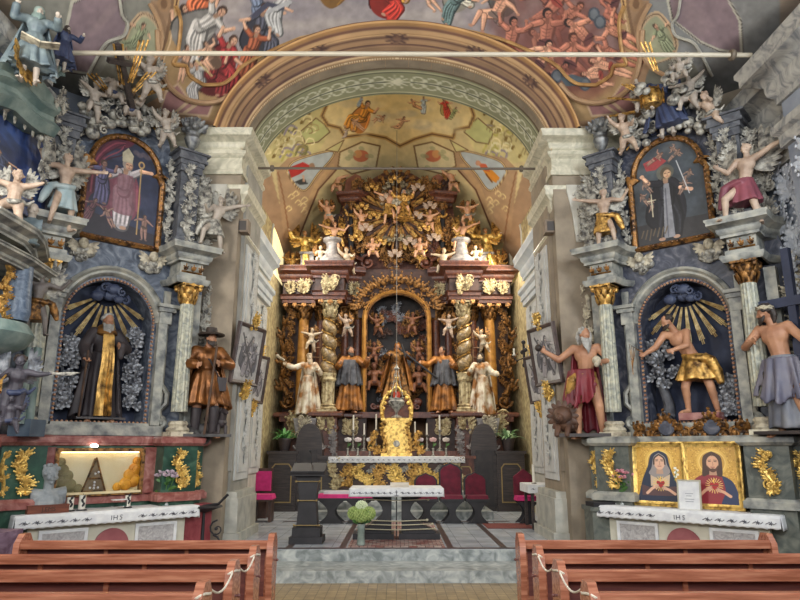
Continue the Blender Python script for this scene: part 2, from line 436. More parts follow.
def skirt(mb, S, z0, z1, rt, rb, seed, folds=9, amp=.22, sway=(0, 0), top=None, n=72, m=16, knee=0.):
    rg = random.Random(seed); ph = [rg.uniform(0, 6.28) for _ in range(4)]; tw = rg.uniform(-1.2, 1.2)
    c0 = Vector(top) if top else Vector((S['pel'].x, S['pel'].y, 0)); vs = []; fs = []
    for j in range(m+1):
        t = j/m; z = z0+(z1-z0)*t; cx = c0.x*(1-t)+sway[0]*t; cy = c0.y*(1-t)+sway[1]*t
        rx = rt[0]*(1-t)+rb[0]*t; ry = rt[1]*(1-t)+rb[1]*t
        for i in range(n):
            a = 2*PI*i/n
            g = amp*(.15+.85*t)*(abs(math.sin(folds/2*a+ph[0]+tw*t))-.5+.45*math.sin((folds-3)*a+ph[1]-tw*1.4*t)*.6+.3*math.sin(3*a+ph[2]))
            kk = knee*math.exp(-((a-5.1)/.45)**2-((t-.42)/.25)**2)
            vs.append((cx+rx*(1+g)*math.cos(a), cy+ry*(1+g+kk)*math.sin(a), z+.012*math.sin(5*a+ph[3])*t))
    for j in range(m):
        for i in range(n): fs.append((j*n+i, j*n+(i+1) % n, (j+1)*n+(i+1) % n, (j+1)*n+i))
    fs += [tuple(range(n))[::-1], tuple(m*n+i for i in range(n))]
    mb.add(vs, fs)
def drape(mb, a0, a1, z0, z1, rt, rb, seed, c0=(0, 0), c1=(0, 0), folds=10, amp=.12, th=.025, n=48, m=16, dz=0.):
    rg = random.Random(seed); ph = [rg.uniform(0, 6.28) for _ in range(3)]; vs = []; fs = []
    for lay in (0, 1):
        for j in range(m+1):
            t = j/m
            for i in range(n+1):
                u = i/n; a = math.radians(a0+(a1-a0)*u)
                g = amp*(.2+.8*t)*(math.sin(folds*a+ph[0]+t*.8)+.5*math.sin((folds*1.7)*a+ph[1]))
                rx = rt[0]*(1-t)+rb[0]*t; ry = rt[1]*(1-t)+rb[1]*t; k = 1+g-lay*th/max(rx, .05)
                cx = c0[0]*(1-t)+c1[0]*t; cy = c0[1]*(1-t)+c1[1]*t
                vs.append((cx+rx*k*math.cos(a), cy+ry*k*math.sin(a), z0+(z1-z0)*t+dz*math.sin(PI*u)*t+.02*math.sin(folds*a)*t))
    w = n+1; o = (m+1)*w
    for j in range(m):
        for i in range(n):
            fs.append((j*w+i, j*w+i+1, (j+1)*w+i+1, (j+1)*w+i)); fs.append((o+j*w+i, o+(j+1)*w+i, o+(j+1)*w+i+1, o+j*w+i+1))
        fs.append((j*w, (j+1)*w, o+(j+1)*w, o+j*w)); fs.append((j*w+n, o+j*w+n, o+(j+1)*w+n, (j+1)*w+n))
    for i in range(n):
        fs.append((i, o+i, o+i+1, i+1)); fs.append((m*w+i, m*w+i+1, o+m*w+i+1, o+m*w+i))
    mb.add(vs, fs)
def wing(mb, sd, L=.42, spread=1., y=.05, z=.76, lift=.6):
    for i in range(9):
        t = i/8; a = lift+.95-t*1.9*spread; d = (sd*math.cos(a)*1., .25, math.sin(a))
        b = (sd*(.05+.1*(1-t)), y, z+.06*(1-t)-.05*t)
        mb.leaf(b, d, L*(1-.5*t), .075, .22)
        mb.leaf(b, d, L*(1-.5*t)*.55, .07, .4)
FIGS = {}
def fig(key, P, dress, hair='short', beard=0, cloak=None, seed=1, vox=.011, halo=False, wings=False, extra=None, mitre=False, veil=False):
    """meshes of one carved figure, height 1; dict part name -> mesh"""
    if key in FIGS: return FIGS[key]
    S = skeleton(P); out = {}; ch = P.get('child', False)
    mb = MB(); body_mesh(mb, S, P); out['body'] = remesh(mb, vox*.62, key+'_body', 2)
    mb = MB(); pz = S['pel'].z; lo = P.get('hem', .015)
    if dress in ('robe', 'tunic'):
        z1 = lo if dress == 'robe' else P.get('hem', .27)
        caps(mb, S['pel'], S['waist'], .09, .078); caps(mb, S['waist'], S['chest'], .08, .095)
        mb.sph(S['chest'], (.118, .085, .1), 14, 10)
        for nm in ('L', 'R'):
            caps(mb, S['chest']+V(0, 0, .03), S['sh'+nm], .068, .054); caps(mb, S['sh'+nm], S['el'+nm], .056, .052)
            e = S['el'+nm].lerp(S['wr'+nm], P.get('sleeve', .85)); caps(mb, S['el'+nm], e, .05, .05 if P.get('sleeve', .85) > .5 else .045)
            if P.get('wide'): caps(mb, e, e+V(0, 0, -.1), .045, .03)
        caps(mb, S['neck']-V(0, 0, .05), S['neck']-V(0, 0, .01), .05, .042)
        sw = P.get('sway', (0, 0)); rb = P.get('rb', (.15, .12))
        skirt(mb, S, S['waist'].z-.0, z1, (.108, .098), rb, seed, P.get('folds', 11), P.get('amp', .3), sw, top=(S['waist'].x, S['waist'].y, 0), knee=P.get('knee', .25))
        out['robe'] = remesh(mb, vox, key+'_robe', 2)
    elif dress == 'loin':
        skirt(mb, S, pz+.08, P.get('hem', pz-.2), (.1, .088), P.get('rb', (.15, .115)), seed, 9, .2, (S['pel'].x+P.get('sx', .0), S['pel'].y), m=10)
        if P.get('tail'):
            tx = P['tail']; mb.tube([(tx*.08, -.06, pz+.05), (tx*.14, -.07, pz), (tx*.17, -.04, pz-.12), (tx*.2, -.05, pz-.24)], [.04, .055, .06, .03], 8)
            mb.tube([(-.1, -.05, pz+.07), (0, -.1, pz+.03), (tx*.1, -.08, pz+.02)], .035, 8)
        out['loincloth'] = remesh(mb, vox, key+'_cloth', 2)
    elif dress == 'sash':
        mb.tube([(-.11, 0, pz+.02), (-.05, -.11, pz-.02), (.06, -.11, pz-.01), (.13, -.02, pz+.03), (.2, .04, pz+.0), (.3, .06, pz+.1)], [.04, .05, .05, .045, .04, .02], 8)
        mb.tube([(.13, .02, pz+.03), (.05, .12, pz), (-.08, .11, pz), (-.12, 0, pz+.02)], .045, 8)
        out['sash'] = remesh(mb, vox*1.2, key+'_sash', 2)
    if cloak:
        mb = MB()
        for args in cloak: drape(mb, **args)
        out['cloak'] = remesh(mb, vox, key+'_cloak', 1)
    h = S['head']; hr = .085 if ch else .056; fd = Vector(P.get('face', (0, -1, 0))).normalized(); rg = random.Random(seed)
    if hair or beard or veil:
        mb = MB(); hh = h+V(0, 0, .012)
        if hair in ('short', 'long', 'curly'):
            mb.sph(hh-fd*hr*.22+V(0, 0, hr*.24), (hr*.98, hr*.98, hr*1.02), 12, 8)
            if hair == 'long':
                for s in (-1, 1): mb.tube([hh+V(s*hr*.85, 0, hr*.4)-fd*hr*.1, hh+V(s*hr*1.0, 0, -hr*.6)-fd*hr*.2, hh+V(s*hr*.95, 0, -hr*1.7)-fd*hr*.1], [hr*.35, hr*.42, hr*.2], 7)
                mb.sph(hh-fd*hr*.6-V(0, 0, hr*.6), (hr*.8, hr*.5, hr*1.1), 10, 8)
            for i in range(16):
                a = rg.uniform(0, 6.28); e = rg.uniform(-.2, 1.2); d = V(math.cos(a)*math.cos(e), math.sin(a)*math.cos(e), math.sin(e))
                if d.dot(fd) > .45 and d.z < .6: continue
                mb.sph(hh+d*hr*1.05+V(0, 0, hr*.15), hr*.26, 6, 5)
        if veil:
            mb.sph(hh-fd*hr*.2+V(0, 0, hr*.1), (hr*1.2, hr*1.2, hr*1.25), 12, 8)
            mb.sph(hh-fd*hr*.4-V(0, 0, hr*1.4), (hr*1.6, hr*.9, hr*1.5), 12, 8)
        if hair == 'cowl': mb.lathe([(.03, .0), (.075, -.0), (.12, -.05), (.13, -.08), (.1, -.1), (.03, -.1)], S['neck']+V(0, .01, .03), 20)
        if beard:
            b = hh+fd*hr*.72-V(0, 0, hr*.75)
            for i in range(7):
                x = (i-3)*.24*hr; dv = basis(fd)[1]
                mb.tube([b+dv*x*1.1-fd*abs(i-3)*.16*hr+V(0, 0, hr*.25), b+dv*x+fd*hr*.2-V(0, 0, hr*.5*beard)-fd*abs(i-3)*.1*hr, b+dv*x*.5+fd*hr*.15-V(0, 0, hr*(1.3-.12*abs(i-3))*beard)], [hr*.2, hr*.24, hr*.1], 6)
        if mb.v: out['hair' if not veil else 'veil'] = remesh(mb, vox*.7, key+'_hair', 1)
    if mitre:
        mb = MB(); hh = h+V(0, 0, hr*.9)
        mb.prism([(-hr*.9, 0), (-hr*1.05, hr*1.0), (0, hr*2.4), (hr*1.05, hr*1.0), (hr*.9, 0)], -hr*.7, hr*.7)
        me = mb.mesh(key+'_mitre')
        me.transform(Matrix.Translation(hh)); out['mitre'] = me
    if halo:
        mb = MB(); c = h+V(0, .06, .02)
        mb.tube([(c.x+.11*math.cos(i*PI/12), c.y, c.z+.11*math.sin(i*PI/12)) for i in range(25)], .006, 5)
        out['halo'] = mb.mesh(key+'_halo')
    if wings:
        for sd in (-1, 1):
            mb = MB(); wing(mb, sd, y=S['chest'].y+.07, z=S['chest'].z+.03, **(wings if isinstance(wings, dict) else {})); o = S['chest'].x
            me = mb.mesh(key+'_wing'); me.transform(Matrix.Translation((o, 0, 0))); out['wing' if sd < 0 else 'wing#'] = me
    if extra:
        for nm, fn in extra.items():
            mb = MB(); fn(mb, S); out[nm] = mb.mesh(key+'_'+nm)
    FIGS[key] = out
    return out
def place(name, label, cat, meshes, mats, loc, H, rz=0, group=None, parent=None, tilt=None):
    """stand a copy of the figure; mats: part name -> material, '*' default"""
    if parent is None: r = thing(name, label, cat, loc, rz, group)
    else:
        r = bpy.data.objects.new(name, None); COL.objects.link(r); r.parent = parent; r.location = loc; r.rotation_euler = (0, 0, rz)
    r.scale = (H,)*3 if not hasattr(H, '__len__') else H
    if tilt: r.rotation_euler = (tilt[0], tilt[1], rz)
    for k, me in meshes.items():
        nm = k.rstrip('#'); link(nm, me, mats.get(nm, mats['*']), r)
    return r
# ------------------------------------------------------------------ painted pictures: drawn into an array, carried as the colours of a fine mesh
def vnoise(h, w, sc, seed, oct=4):
    rg = np.random.RandomState(seed); out = np.zeros((h, w)); amp = 1.; tot = 0
    for o in range(oct):
        gh, gw = int(h/sc*2**o)+3, int(w/sc*2**o)+3
        g = rg.rand(gh, gw); yy = np.linspace(0, gh-2.001, h); xx = np.linspace(0, gw-2.001, w)
        y0 = yy.astype(int); x0 = xx.astype(int); fy = (yy-y0)[:, None]; fx = (xx-x0)[None]
        fy = fy*fy*(3-2*fy); fx = fx*fx*(3-2*fx)
        a = g[y0][:, x0]; b = g[y0][:, x0+1]; c = g[y0+1][:, x0]; d = g[y0+1][:, x0+1]
        out += amp*((a*(1-fx)+b*fx)*(1-fy)+(c*(1-fx)+d*fx)*fy); tot += amp; amp *= .5
    return out/tot
class CV:
    """canvas in photograph-like coordinates x0..x1, y0..y1 (y down), s samples per unit"""
    def __init__(s, x0, y0, x1, y1, sc, bg):
        s.x0, s.y0, s.sc = x0, y0, sc; s.w = int((x1-x0)*sc)+1; s.h = int((y1-y0)*sc)+1
        s.a = np.empty((s.h, s.w, 3)); s.a[:] = np.array(bg)/255.
        s.X, s.Y = np.meshgrid(x0+np.arange(s.w)/sc, y0+np.arange(s.h)/sc)
    def _win(s, xa, ya, xb, yb):
        i0 = max(0, int((xa-s.x0)*s.sc)-1); i1 = min(s.w, int((xb-s.x0)*s.sc)+2); j0 = max(0, int((ya-s.y0)*s.sc)-1); j1 = min(s.h, int((yb-s.y0)*s.sc)+2)
        return (slice(j0, j1), slice(i0, i1)) if i1 > i0 and j1 > j0 else None
    def blend(s, w, m, col, al=1.):
        m = np.clip(m, 0, 1)[..., None]*al; s.a[w] = s.a[w]*(1-m)+np.array(col)/255.*m
    def ell(s, cx, cy, rx, ry, col, ang=0, al=1., soft=.0):
        R = max(rx, ry)*1.05+1; w = s._win(cx-R, cy-R, cx+R, cy+R)
        if not w: return
        x, y = s.X[w]-cx, s.Y[w]-cy; c, n = math.cos(ang), math.sin(ang); u, v = (x*c+y*n)/rx, (-x*n+y*c)/ry
        d = np.sqrt(u*u+v*v); k = max(soft, .7/(s.sc*min(rx, ry))); s.blend(w, (1-d)/k+.5, col, al)
    def poly(s, P, col, al=1.):
        P = np.array(P, float); w = s._win(P[:, 0].min(), P[:, 1].min(), P[:, 0].max(), P[:, 1].max())
        if not w: return
        m = np.zeros(s.X[w].shape)
        for ox, oy in ((-.25, -.25), (.25, -.25), (.25, .25), (-.25, .25)):
            x, y = s.X[w]+ox/s.sc, s.Y[w]+oy/s.sc; ins = np.zeros(x.shape, bool)
            for i in range(len(P)):
                a, b = P[i-1], P[i]
                if a[1] == b[1]: continue
                c = (a[1] > y) != (b[1] > y); ins ^= c & (x < (b[0]-a[0])*(y-a[1])/(b[1]-a[1])+a[0])
            m += ins*.25
        s.blend(w, m, col, al)
    def line(s, P, wd, col, al=1., taper=False):
        for i in range(len(P)-1):
            a, b = np.array(P[i], float), np.array(P[i+1], float); w = s._win(min(a[0], b[0])-wd, min(a[1], b[1])-wd, max(a[0], b[0])+wd, max(a[1], b[1])+wd)
            if not w: continue
            d = b-a; L = max(d@d, 1e-9); t = np.clip(((s.X[w]-a[0])*d[0]+(s.Y[w]-a[1])*d[1])/L, 0, 1)
            r = np.hypot(s.X[w]-a[0]-t*d[0], s.Y[w]-a[1]-t*d[1]); ww = wd*(1-.6*t) if taper else wd
            s.blend(w, (ww/2-r)*s.sc+.5, col, al)
    def noise(s, amt, sc, seed, tint=(1, 1, 1)):
        n = (vnoise(s.h, s.w, sc*s.sc, seed)-.5)[..., None]; s.a *= 1+n*2*amt*np.array(tint)
    def spline(s, P, n=8):
        P = [np.array(p, float) for p in P]; out = []
        for i in range(len(P)-1):
            a, b, c, d = P[max(i-1, 0)], P[i], P[i+1], P[min(i+2, len(P)-1)]
            for k in range(n):
                t = k/n; out.append(.5*(2*b+(c-a)*t+(2*a-5*b+4*c-d)*t*t+(3*b-a-3*c+d)*t**3))
        return out+[P[-1]]
    def limb(s, p, q, w0, w1, col, lt=1.28, dk=.5):
        p, q = np.array(p, float), np.array(q, float); n = 5
        for pas, (k, f, o) in enumerate(((1.18, dk, .08), (.95, 1., 0), (.38, lt, -.2))):
            c = tuple(min(255, v*f) for v in col)
            for i in range(n):
                a, b = p+(q-p)*i/n, p+(q-p)*(i+1)/n; w = (w0+(w1-w0)*(i+.5)/n); off = np.array((w*o, w*o)); s.line([a+off, b+off], w*k, c, 1. if pas < 2 else .55)
    def person(s, x, y, h, robe, skin=(205, 160, 130), hair=(70, 50, 40), ang=0., seed=0, cloak=None, nude=False, arms=2, mode=None):
        """a painted figure: x,y of the head, h body length, ang lean (radians)"""
        rg = random.Random(seed*7+1); c, n = math.cos(ang), math.sin(ang)
        T = lambda u, v: (x+(u*c-v*n)*h, y+(u*n+v*c)*h)
        mode = mode or rg.choice(('stand', 'stand', 'sit', 'fly')) if h < 70 else 'stand'
        dk = tuple(k*(.5+.2*(sum(robe) > 420)) for k in robe); lt = tuple(min(255, k*1.25+14) for k in robe); sg = rg.choice((-1, 1))
        if cloak: P = s.spline([T(-.1, .08), T(-.24, .3), T(-.32, .7), T(-.1, .9), T(.2, .86), T(.28, .5), T(.14, .1)], 5); s.poly(P, cloak); s.line(P[:14], .03*h, tuple(k*.5 for k in cloak)); s.line([T(.2, .3), T(.24, .7)], .03*h, tuple(min(255, k*1.3) for k in cloak))
        hip = (0., .44); legs = []
        for k in (-1, 1):
            a, b = {'stand': (rg.uniform(-.1, .25)*k, rg.uniform(-.15, .1)*k), 'sit': (sg*rg.uniform(.9, 1.3), sg*rg.uniform(-.4, .2)), 'fly': (sg*-rg.uniform(.1, .8), sg*-rg.uniform(.6, 1.3))}[mode]
            kn = (hip[0]+k*.05+.27*math.sin(a), hip[1]+.27*math.cos(a)); ft = (kn[0]+.27*math.sin(b), kn[1]+.27*math.cos(b)); legs.append((k, kn, ft))
        for k, kn, ft in legs:
            cl = skin if nude else robe; w = (.15, .11, .06) if nude else (.2, .19, .17)
            s.limb(T(hip[0]+k*.05, hip[1]), T(*kn), w[0]*h, w[1]*h, cl); s.limb(T(*kn), T(*ft), w[1]*h, w[2]*h, cl); s.ell(*T(ft[0]+.03*k, ft[1]+.05), .05*h, .028*h, tuple(v*.85 for v in skin), ang)
        if not nude:
            (_, k1, f1), (_, k2, f2) = legs; s.poly([T(-.1, .4), T(k1[0]-.07, k1[1]), T(f1[0]-.08, f1[1]), T(f2[0]+.08, f2[1]), T(k2[0]+.08, k2[1]), T(.1, .4)], robe, .8)
            for q in range(7):
                t = q/6; m = (k1[0]*(1-t)+k2[0]*t+.1*(t-.5), k1[1]*(1-t)+k2[1]*t); e = (f1[0]*(1-t)+f2[0]*t+.16*(t-.5), f1[1]*(1-t)+f2[1]*t+rg.uniform(-.03, .02)); s.line(s.spline([T(.1*(t-.5), .42), T(*m), T(*e)], 4), rg.uniform(.018, .034)*h, dk if q % 2 else lt, .75)
        tc = skin if nude else robe; s.limb(T(0, .16), T(*hip), .23*h, .17*h, tc, 1.15)
        if nude:
            sd = tuple(k*.62 for k in skin); s.line([T(.01, .14), T(.0, .42)], .02*h, sd, .7)
            for v, w in ((.24, .09), (.3, .06), (.36, .06)): s.line([T(-w, v-.01), T(0, v+.015), T(w, v-.01)], .016*h, sd, .7)
            s.ell(*T(hip[0], hip[1]+.03), .14*h, .07*h, robe, ang+.3*sg); s.line([T(-.1, .43), T(.12, .5)], .02*h, dk)
        else:
            for q in range(4): s.line(s.spline([T(-.09+.05*q, .13), T(-.05+.04*q, .28), T(-.06+.04*q, .43)], 3), .02*h, dk if q % 2 else lt, .7)
            s.line([T(-.1, .4), T(0, .43), T(.1, .39)], .03*h, dk)
        for k in range(arms):
            d = -1 if k == 0 else 1; a = rg.uniform(-.7, 1.3); sh = (d*.1, .14); el = (sh[0]+d*.17*math.cos(a), sh[1]+.17*math.sin(a)); a2 = a+rg.uniform(-1.6, .6); wr = (el[0]+d*.16*math.cos(a2), el[1]+.16*math.sin(a2))
            s.limb(T(*sh), T(*el), .1*h, .085*h, skin if nude else robe); s.limb(T(*el), T(*wr), .065*h, .045*h, skin); s.ell(*T(*wr), .035*h, .03*h, skin)
        s.line([T(0, .06), T(0, .13)], .075*h, tuple(k*.75 for k in skin)); ho = rg.uniform(-.03, .03)
        s.ell(*T(ho-.01, -.015), .08*h, .09*h, hair, ang); s.ell(*T(ho+.015, .012), .058*h, .07*h, tuple(k*.75 for k in skin), ang); s.ell(*T(ho+.008, .005), .05*h, .062*h, skin, ang)
        X = lambda u, v: T(ho+u, v)
        s.line([X(-.025, -.005), X(-.005, -.005)], .013*h, (60, 40, 34)); s.line([X(.03, -.005), X(.05, -.005)], .013*h, (60, 40, 34)); s.line([X(.012, .0), X(.018, .03)], .011*h, tuple(k*.7 for k in skin)); s.line([X(-.004, .047), X(.03, .047)], .013*h, (150, 80, 70))
    def at(s, x, y):
        fx = np.clip((np.asarray(x)-s.x0)*s.sc, 0, s.w-1.001); fy = np.clip((np.asarray(y)-s.y0)*s.sc, 0, s.h-1.001)
        i, j = fx.astype(int), fy.astype(int); u, v = (fx-i)[..., None], (fy-j)[..., None]; a = s.a
        return a[j, i]*(1-u)*(1-v)+a[j, i+1]*u*(1-v)+a[j+1, i]*(1-u)*v+a[j+1, i+1]*u*v
def painted(name, P, C, m, parent=None, keep=None, loc=None):
    """P (h,w,3) vertex positions, C (h,w,3) sRGB colours"""
    h, w = P.shape[:2]; me = bpy.data.meshes.new(name)
    q = (np.arange(h-1)[:, None]*w+np.arange(w-1)[None]); fc = np.stack([q, q+w, q+w+1, q+1], -1).reshape(-1, 4)
    if keep is not None:
        k = keep.reshape(-1); fc = fc[k[fc].all(1)]
    me.vertices.add(h*w); me.vertices.foreach_set('co', P.astype(np.float32).ravel())
    nf = len(fc); me.loops.add(nf*4); me.loops.foreach_set('vertex_index', fc.ravel().astype(np.int32))
    me.polygons.add(nf); me.polygons.foreach_set('loop_start', np.arange(0, nf*4, 4, dtype=np.int32))
    try: me.polygons.foreach_set('loop_total', np.full(nf, 4, dtype=np.int32))
    except Exception: pass
    me.update(calc_edges=True); me.validate()
    c = np.clip(C, 0, 1); l = np.where(c <= .04045, c/12.92, ((c+.055)/1.055)**2.4)
    at = me.color_attributes.new('Col', 'FLOAT_COLOR', 'POINT')
    at.data.foreach_set('color', np.concatenate([l, np.ones((h, w, 1))], -1).astype(np.float32).ravel())
    me.polygons.foreach_set('use_smooth', np.ones(len(me.polygons), bool))
    if keep is not None:
        b = bmesh.new(); b.from_mesh(me); bmesh.ops.delete(b, geom=[v for v in b.verts if not v.link_faces], context='VERTS'); b.to_mesh(me); b.free()
    return link(name, me, m, parent, loc)
def flat_picture(name, cv, x0, z0, x1, z1, y, m, parent=None, inside=None, loc=None):
    """hang the whole canvas on the upright rectangle x0..x1, z0..z1 at depth y (local)"""
    xs = np.linspace(x0, x1, cv.w); zs = np.linspace(z1, z0, cv.h); X, Z = np.meshgrid(xs, zs)
    P = np.stack([X, np.full(X.shape, float(y)), Z], -1)
    return painted(name, P, cv.a, m, parent, inside(X, Z) if inside else None, loc)
# ------------------------------------------------------------------ materials of the place
STONE = mat('grey_stone', (150, 150, 142), (185, 182, 170), 5, .7, bump=.15)
STUC = mat('stucco', (176, 172, 160), (200, 196, 184), 4, .75, bump=.1)
STUCB = mat('blue_stucco', (120, 128, 142), (150, 156, 166), 3, .75, bump=.1)
TANW = mat('tan_plaster', (128, 116, 100), (156, 142, 122), 3, .8, bump=.1)
CORN = mat('cornice_marble', (176, 172, 150), (214, 208, 186), 4, .5, dist=2.5, c3=(198, 192, 170))
CORNG = mat('grey_cornice_marble', (118, 120, 122), (182, 180, 172), 3, .5, dist=3, c3=(164, 162, 156))
CORNB = mat('light_cornice', (186, 194, 200), (212, 216, 216), 3, .6)
GOLD = mat('gold_leaf', (214, 168, 92), (84, 58, 30), 14, .4, .65, bump=.35, lo=.42, hi=.66)
GOLDB = mat('bright_gold_leaf', (238, 200, 112), (120, 84, 40), 16, .34, .65, bump=.3, lo=.45, hi=.72)
GOLDD = mat('old_gold_leaf', (158, 112, 60), (50, 34, 24), 15, .45, .6, bump=.35, lo=.4, hi=.64)
SILV = mat('silver_leaf', (176, 172, 160), (70, 68, 68), 14, .5, .3, bump=.35, lo=.42, hi=.68)
IVORY = mat('ivory_paint', (196, 186, 162), (110, 100, 86), 12, .55, bump=.25, lo=.42, hi=.7)
PUTS = mat('pale_flesh_paint', (196, 172, 150), (150, 126, 108), 7, .55)
FLESH = mat('flesh_paint', (196, 146, 112), (150, 104, 78), 6, .55)
HAIRD = mat('dark_hair_paint', (62, 50, 42), (34, 28, 26), 20, .6)
HAIRG = mat('grey_hair_paint', (176, 172, 164), (120, 116, 110), 20, .6)
BLACK = mat('black_wood', (26, 25, 28), (42, 39, 42), 6, .55)
WHITE = mat('white_cloth', (226, 226, 224), (206, 206, 208), 10, .85, bump=.1)
def grey_floor(): return mat('grey_marble', (116, 122, 120), (186, 188, 182), 7, .3, dist=.8, c3=(154, 158, 156))
GMARB = grey_floor()
RMARB = mat('red_marble', (128, 68, 62), (176, 128, 118), 6, .3, kind='noise', dist=1.5, c3=(150, 96, 88))
GNMARB = mat('green_marble', (34, 64, 52), (70, 100, 82), 5, .3, dist=1.5, c3=(44, 78, 62))
DKALT = mat('altar_dark_marbling', (44, 48, 62), (104, 104, 112), 3.6, .5, dist=3., bump=.2, c3=(66, 70, 84))
DKALT2 = mat('altar_slate_marbling', (60, 68, 82), (126, 132, 140), 3.6, .5, dist=3., bump=.2, c3=(92, 100, 114))
ALTG = mat('altar_grey_paint', (96, 98, 98), (176, 172, 158), 6, .5, bump=.2, c3=(146, 146, 138))
COLM = mat('column_ivory', (128, 132, 124), (192, 188, 164), 7, .45, dist=2, bump=.15)
TEAL = mat('teal_paint', (86, 108, 106), (138, 152, 144), 5, .5, bump=.1)
WOODP = mat('pew_wood', (140, 84, 62), (186, 128, 100), 3, .24, kind='wood', c3=(164, 104, 80))
WOODD = mat('pew_panel_wood', (96, 56, 54), (124, 76, 68), 3, .35, kind='wood', c3=(108, 66, 60))
DKW = mat('dark_oak', (44, 38, 38), (72, 62, 58), 4, .4, kind='wood')
RETW = mat('retable_red_wood', (78, 42, 32), (124, 74, 52), 5, .4, dist=1.5, c3=(98, 56, 42))
RETD = mat('retable_dark_wood', (50, 32, 28), (82, 54, 42), 4, .5, dist=1.)
PAINT = mat_attr('fresco_paint', .8, bump=.1)
OILP = mat_attr('oil_paint', .45, bump=.12, bscale=60)
# ------------------------------------------------------------------ floors and steps
FLT = mat_tiles('nave_tiles', (170, 146, 106), (150, 128, 92), (104, 88, 66), 4.2, .4, 0., .5, .5, 0., .02, 9, .6)
mb = MB(); mb.box((0, 3.9, -.05), (11, 12.6, .1)); struct(mb.build('floor', FLT))
mb = MB(); mb.box((0, 9.6, .075), (6.6, 1.45, .15)); struct(mb.build('floor_step', GMARB))
mb = MB(); mb.box((0, 9.8, .148), (6.6, .3, .296)); struct(mb.build('floor_step', GMARB))
mb = MB(); mb.box((0, 13.92, .15), (6.6, 8.5, .3)); struct(mb.build('floor_chancel', mat_tiles('chancel_marble', (176, 182, 190), (198, 202, 206), (140, 146, 152), 1.6, .22, 0., .5, .5, 0., .008, 3.5, .45)))
mb = MB()
for x in (-1.55, -.78, .78, 1.55): mb.box((x, 11.5, .302), (.09, 3.6, .006))
mb.box((0, 9.74, .302), (5.2, .1, .008)); mb.box((0, 13.2, .3025), (4.4, .12, .006))
struct(mb.build('floor_inlay', mat('dark_inlay', (58, 50, 52), (84, 62, 56), 5, .35)))
RUG = mat_tiles('rug_pattern', (150, 88, 78), (196, 178, 168), (86, 60, 58), 4.6, .8, 0, .55, .3, .5, .035, 14, .5)
mb = MB(); mb.box((0, 11.4, .308), (1.4, 3.2, .012)); tag(mb.build('rug', RUG), 'red and cream patterned carpet under the altar table', 'rug')
mb = MB(); mb.box((2.05, 12.4, .306), (.85, .75, .012)); tag(mb.build('rug', mat_tiles('rug_red', (140, 66, 58), (156, 84, 70), (96, 44, 44), 9, .85, 0, .6, .2, .5, .05, 12, .4)), 'small brick red rug on the grey marble at the right', 'rug')
# ------------------------------------------------------------------ walls
def wall(name, a, b, z0, z1, th, m):
    a, b = Vector((*a, 0)), Vector((*b, 0)); d = b-a; c = (a+b)/2
    mb = MB(); mb.box((c.x, c.y, (z0+z1)/2), (d.length, th, z1-z0), math.atan2(d.y, d.x)); return struct(mb.build(name, m))
# east wall of the nave with the elliptical chancel arch
AI, AIH, AO, AOH, AZ = 2.62, 1.76, 3.12, 2.38, 6.6
inn = [(2.62, 0), (2.62, AZ)]+arcpts(0, AZ, AI, AIH, 0, 180, 40)+[(-2.62, AZ), (-2.62, 0)]
n_ = len(inn)
def outer_of(p):
    return (max(-5.4, min(5.4, p[0]*2.06)), 0 if p[1] == 0 else (9.6 if p[1] > AZ+.05 else (8.2 if abs(p[0]) > 2.6 else 9.6)))
out = [outer_of(p) for p in inn]
mb = MB(); vs = [(x, y, z) for y in (10.05, 11.1) for pl in (out, inn) for x, z in pl]; fs = []
for i in range(n_-1):
    j = i+1; fs += [(i, j, n_+j, n_+i), (2*n_+i, 3*n_+i, 3*n_+j, 2*n_+j), (n_+i, n_+j, 3*n_+j, 3*n_+i)]
mb.add(vs, fs); struct(mb.build('wall_east', TANW))
PIERL = mat('pier_grey', (138, 136, 128), (168, 164, 154), 3, .8, bump=.1)
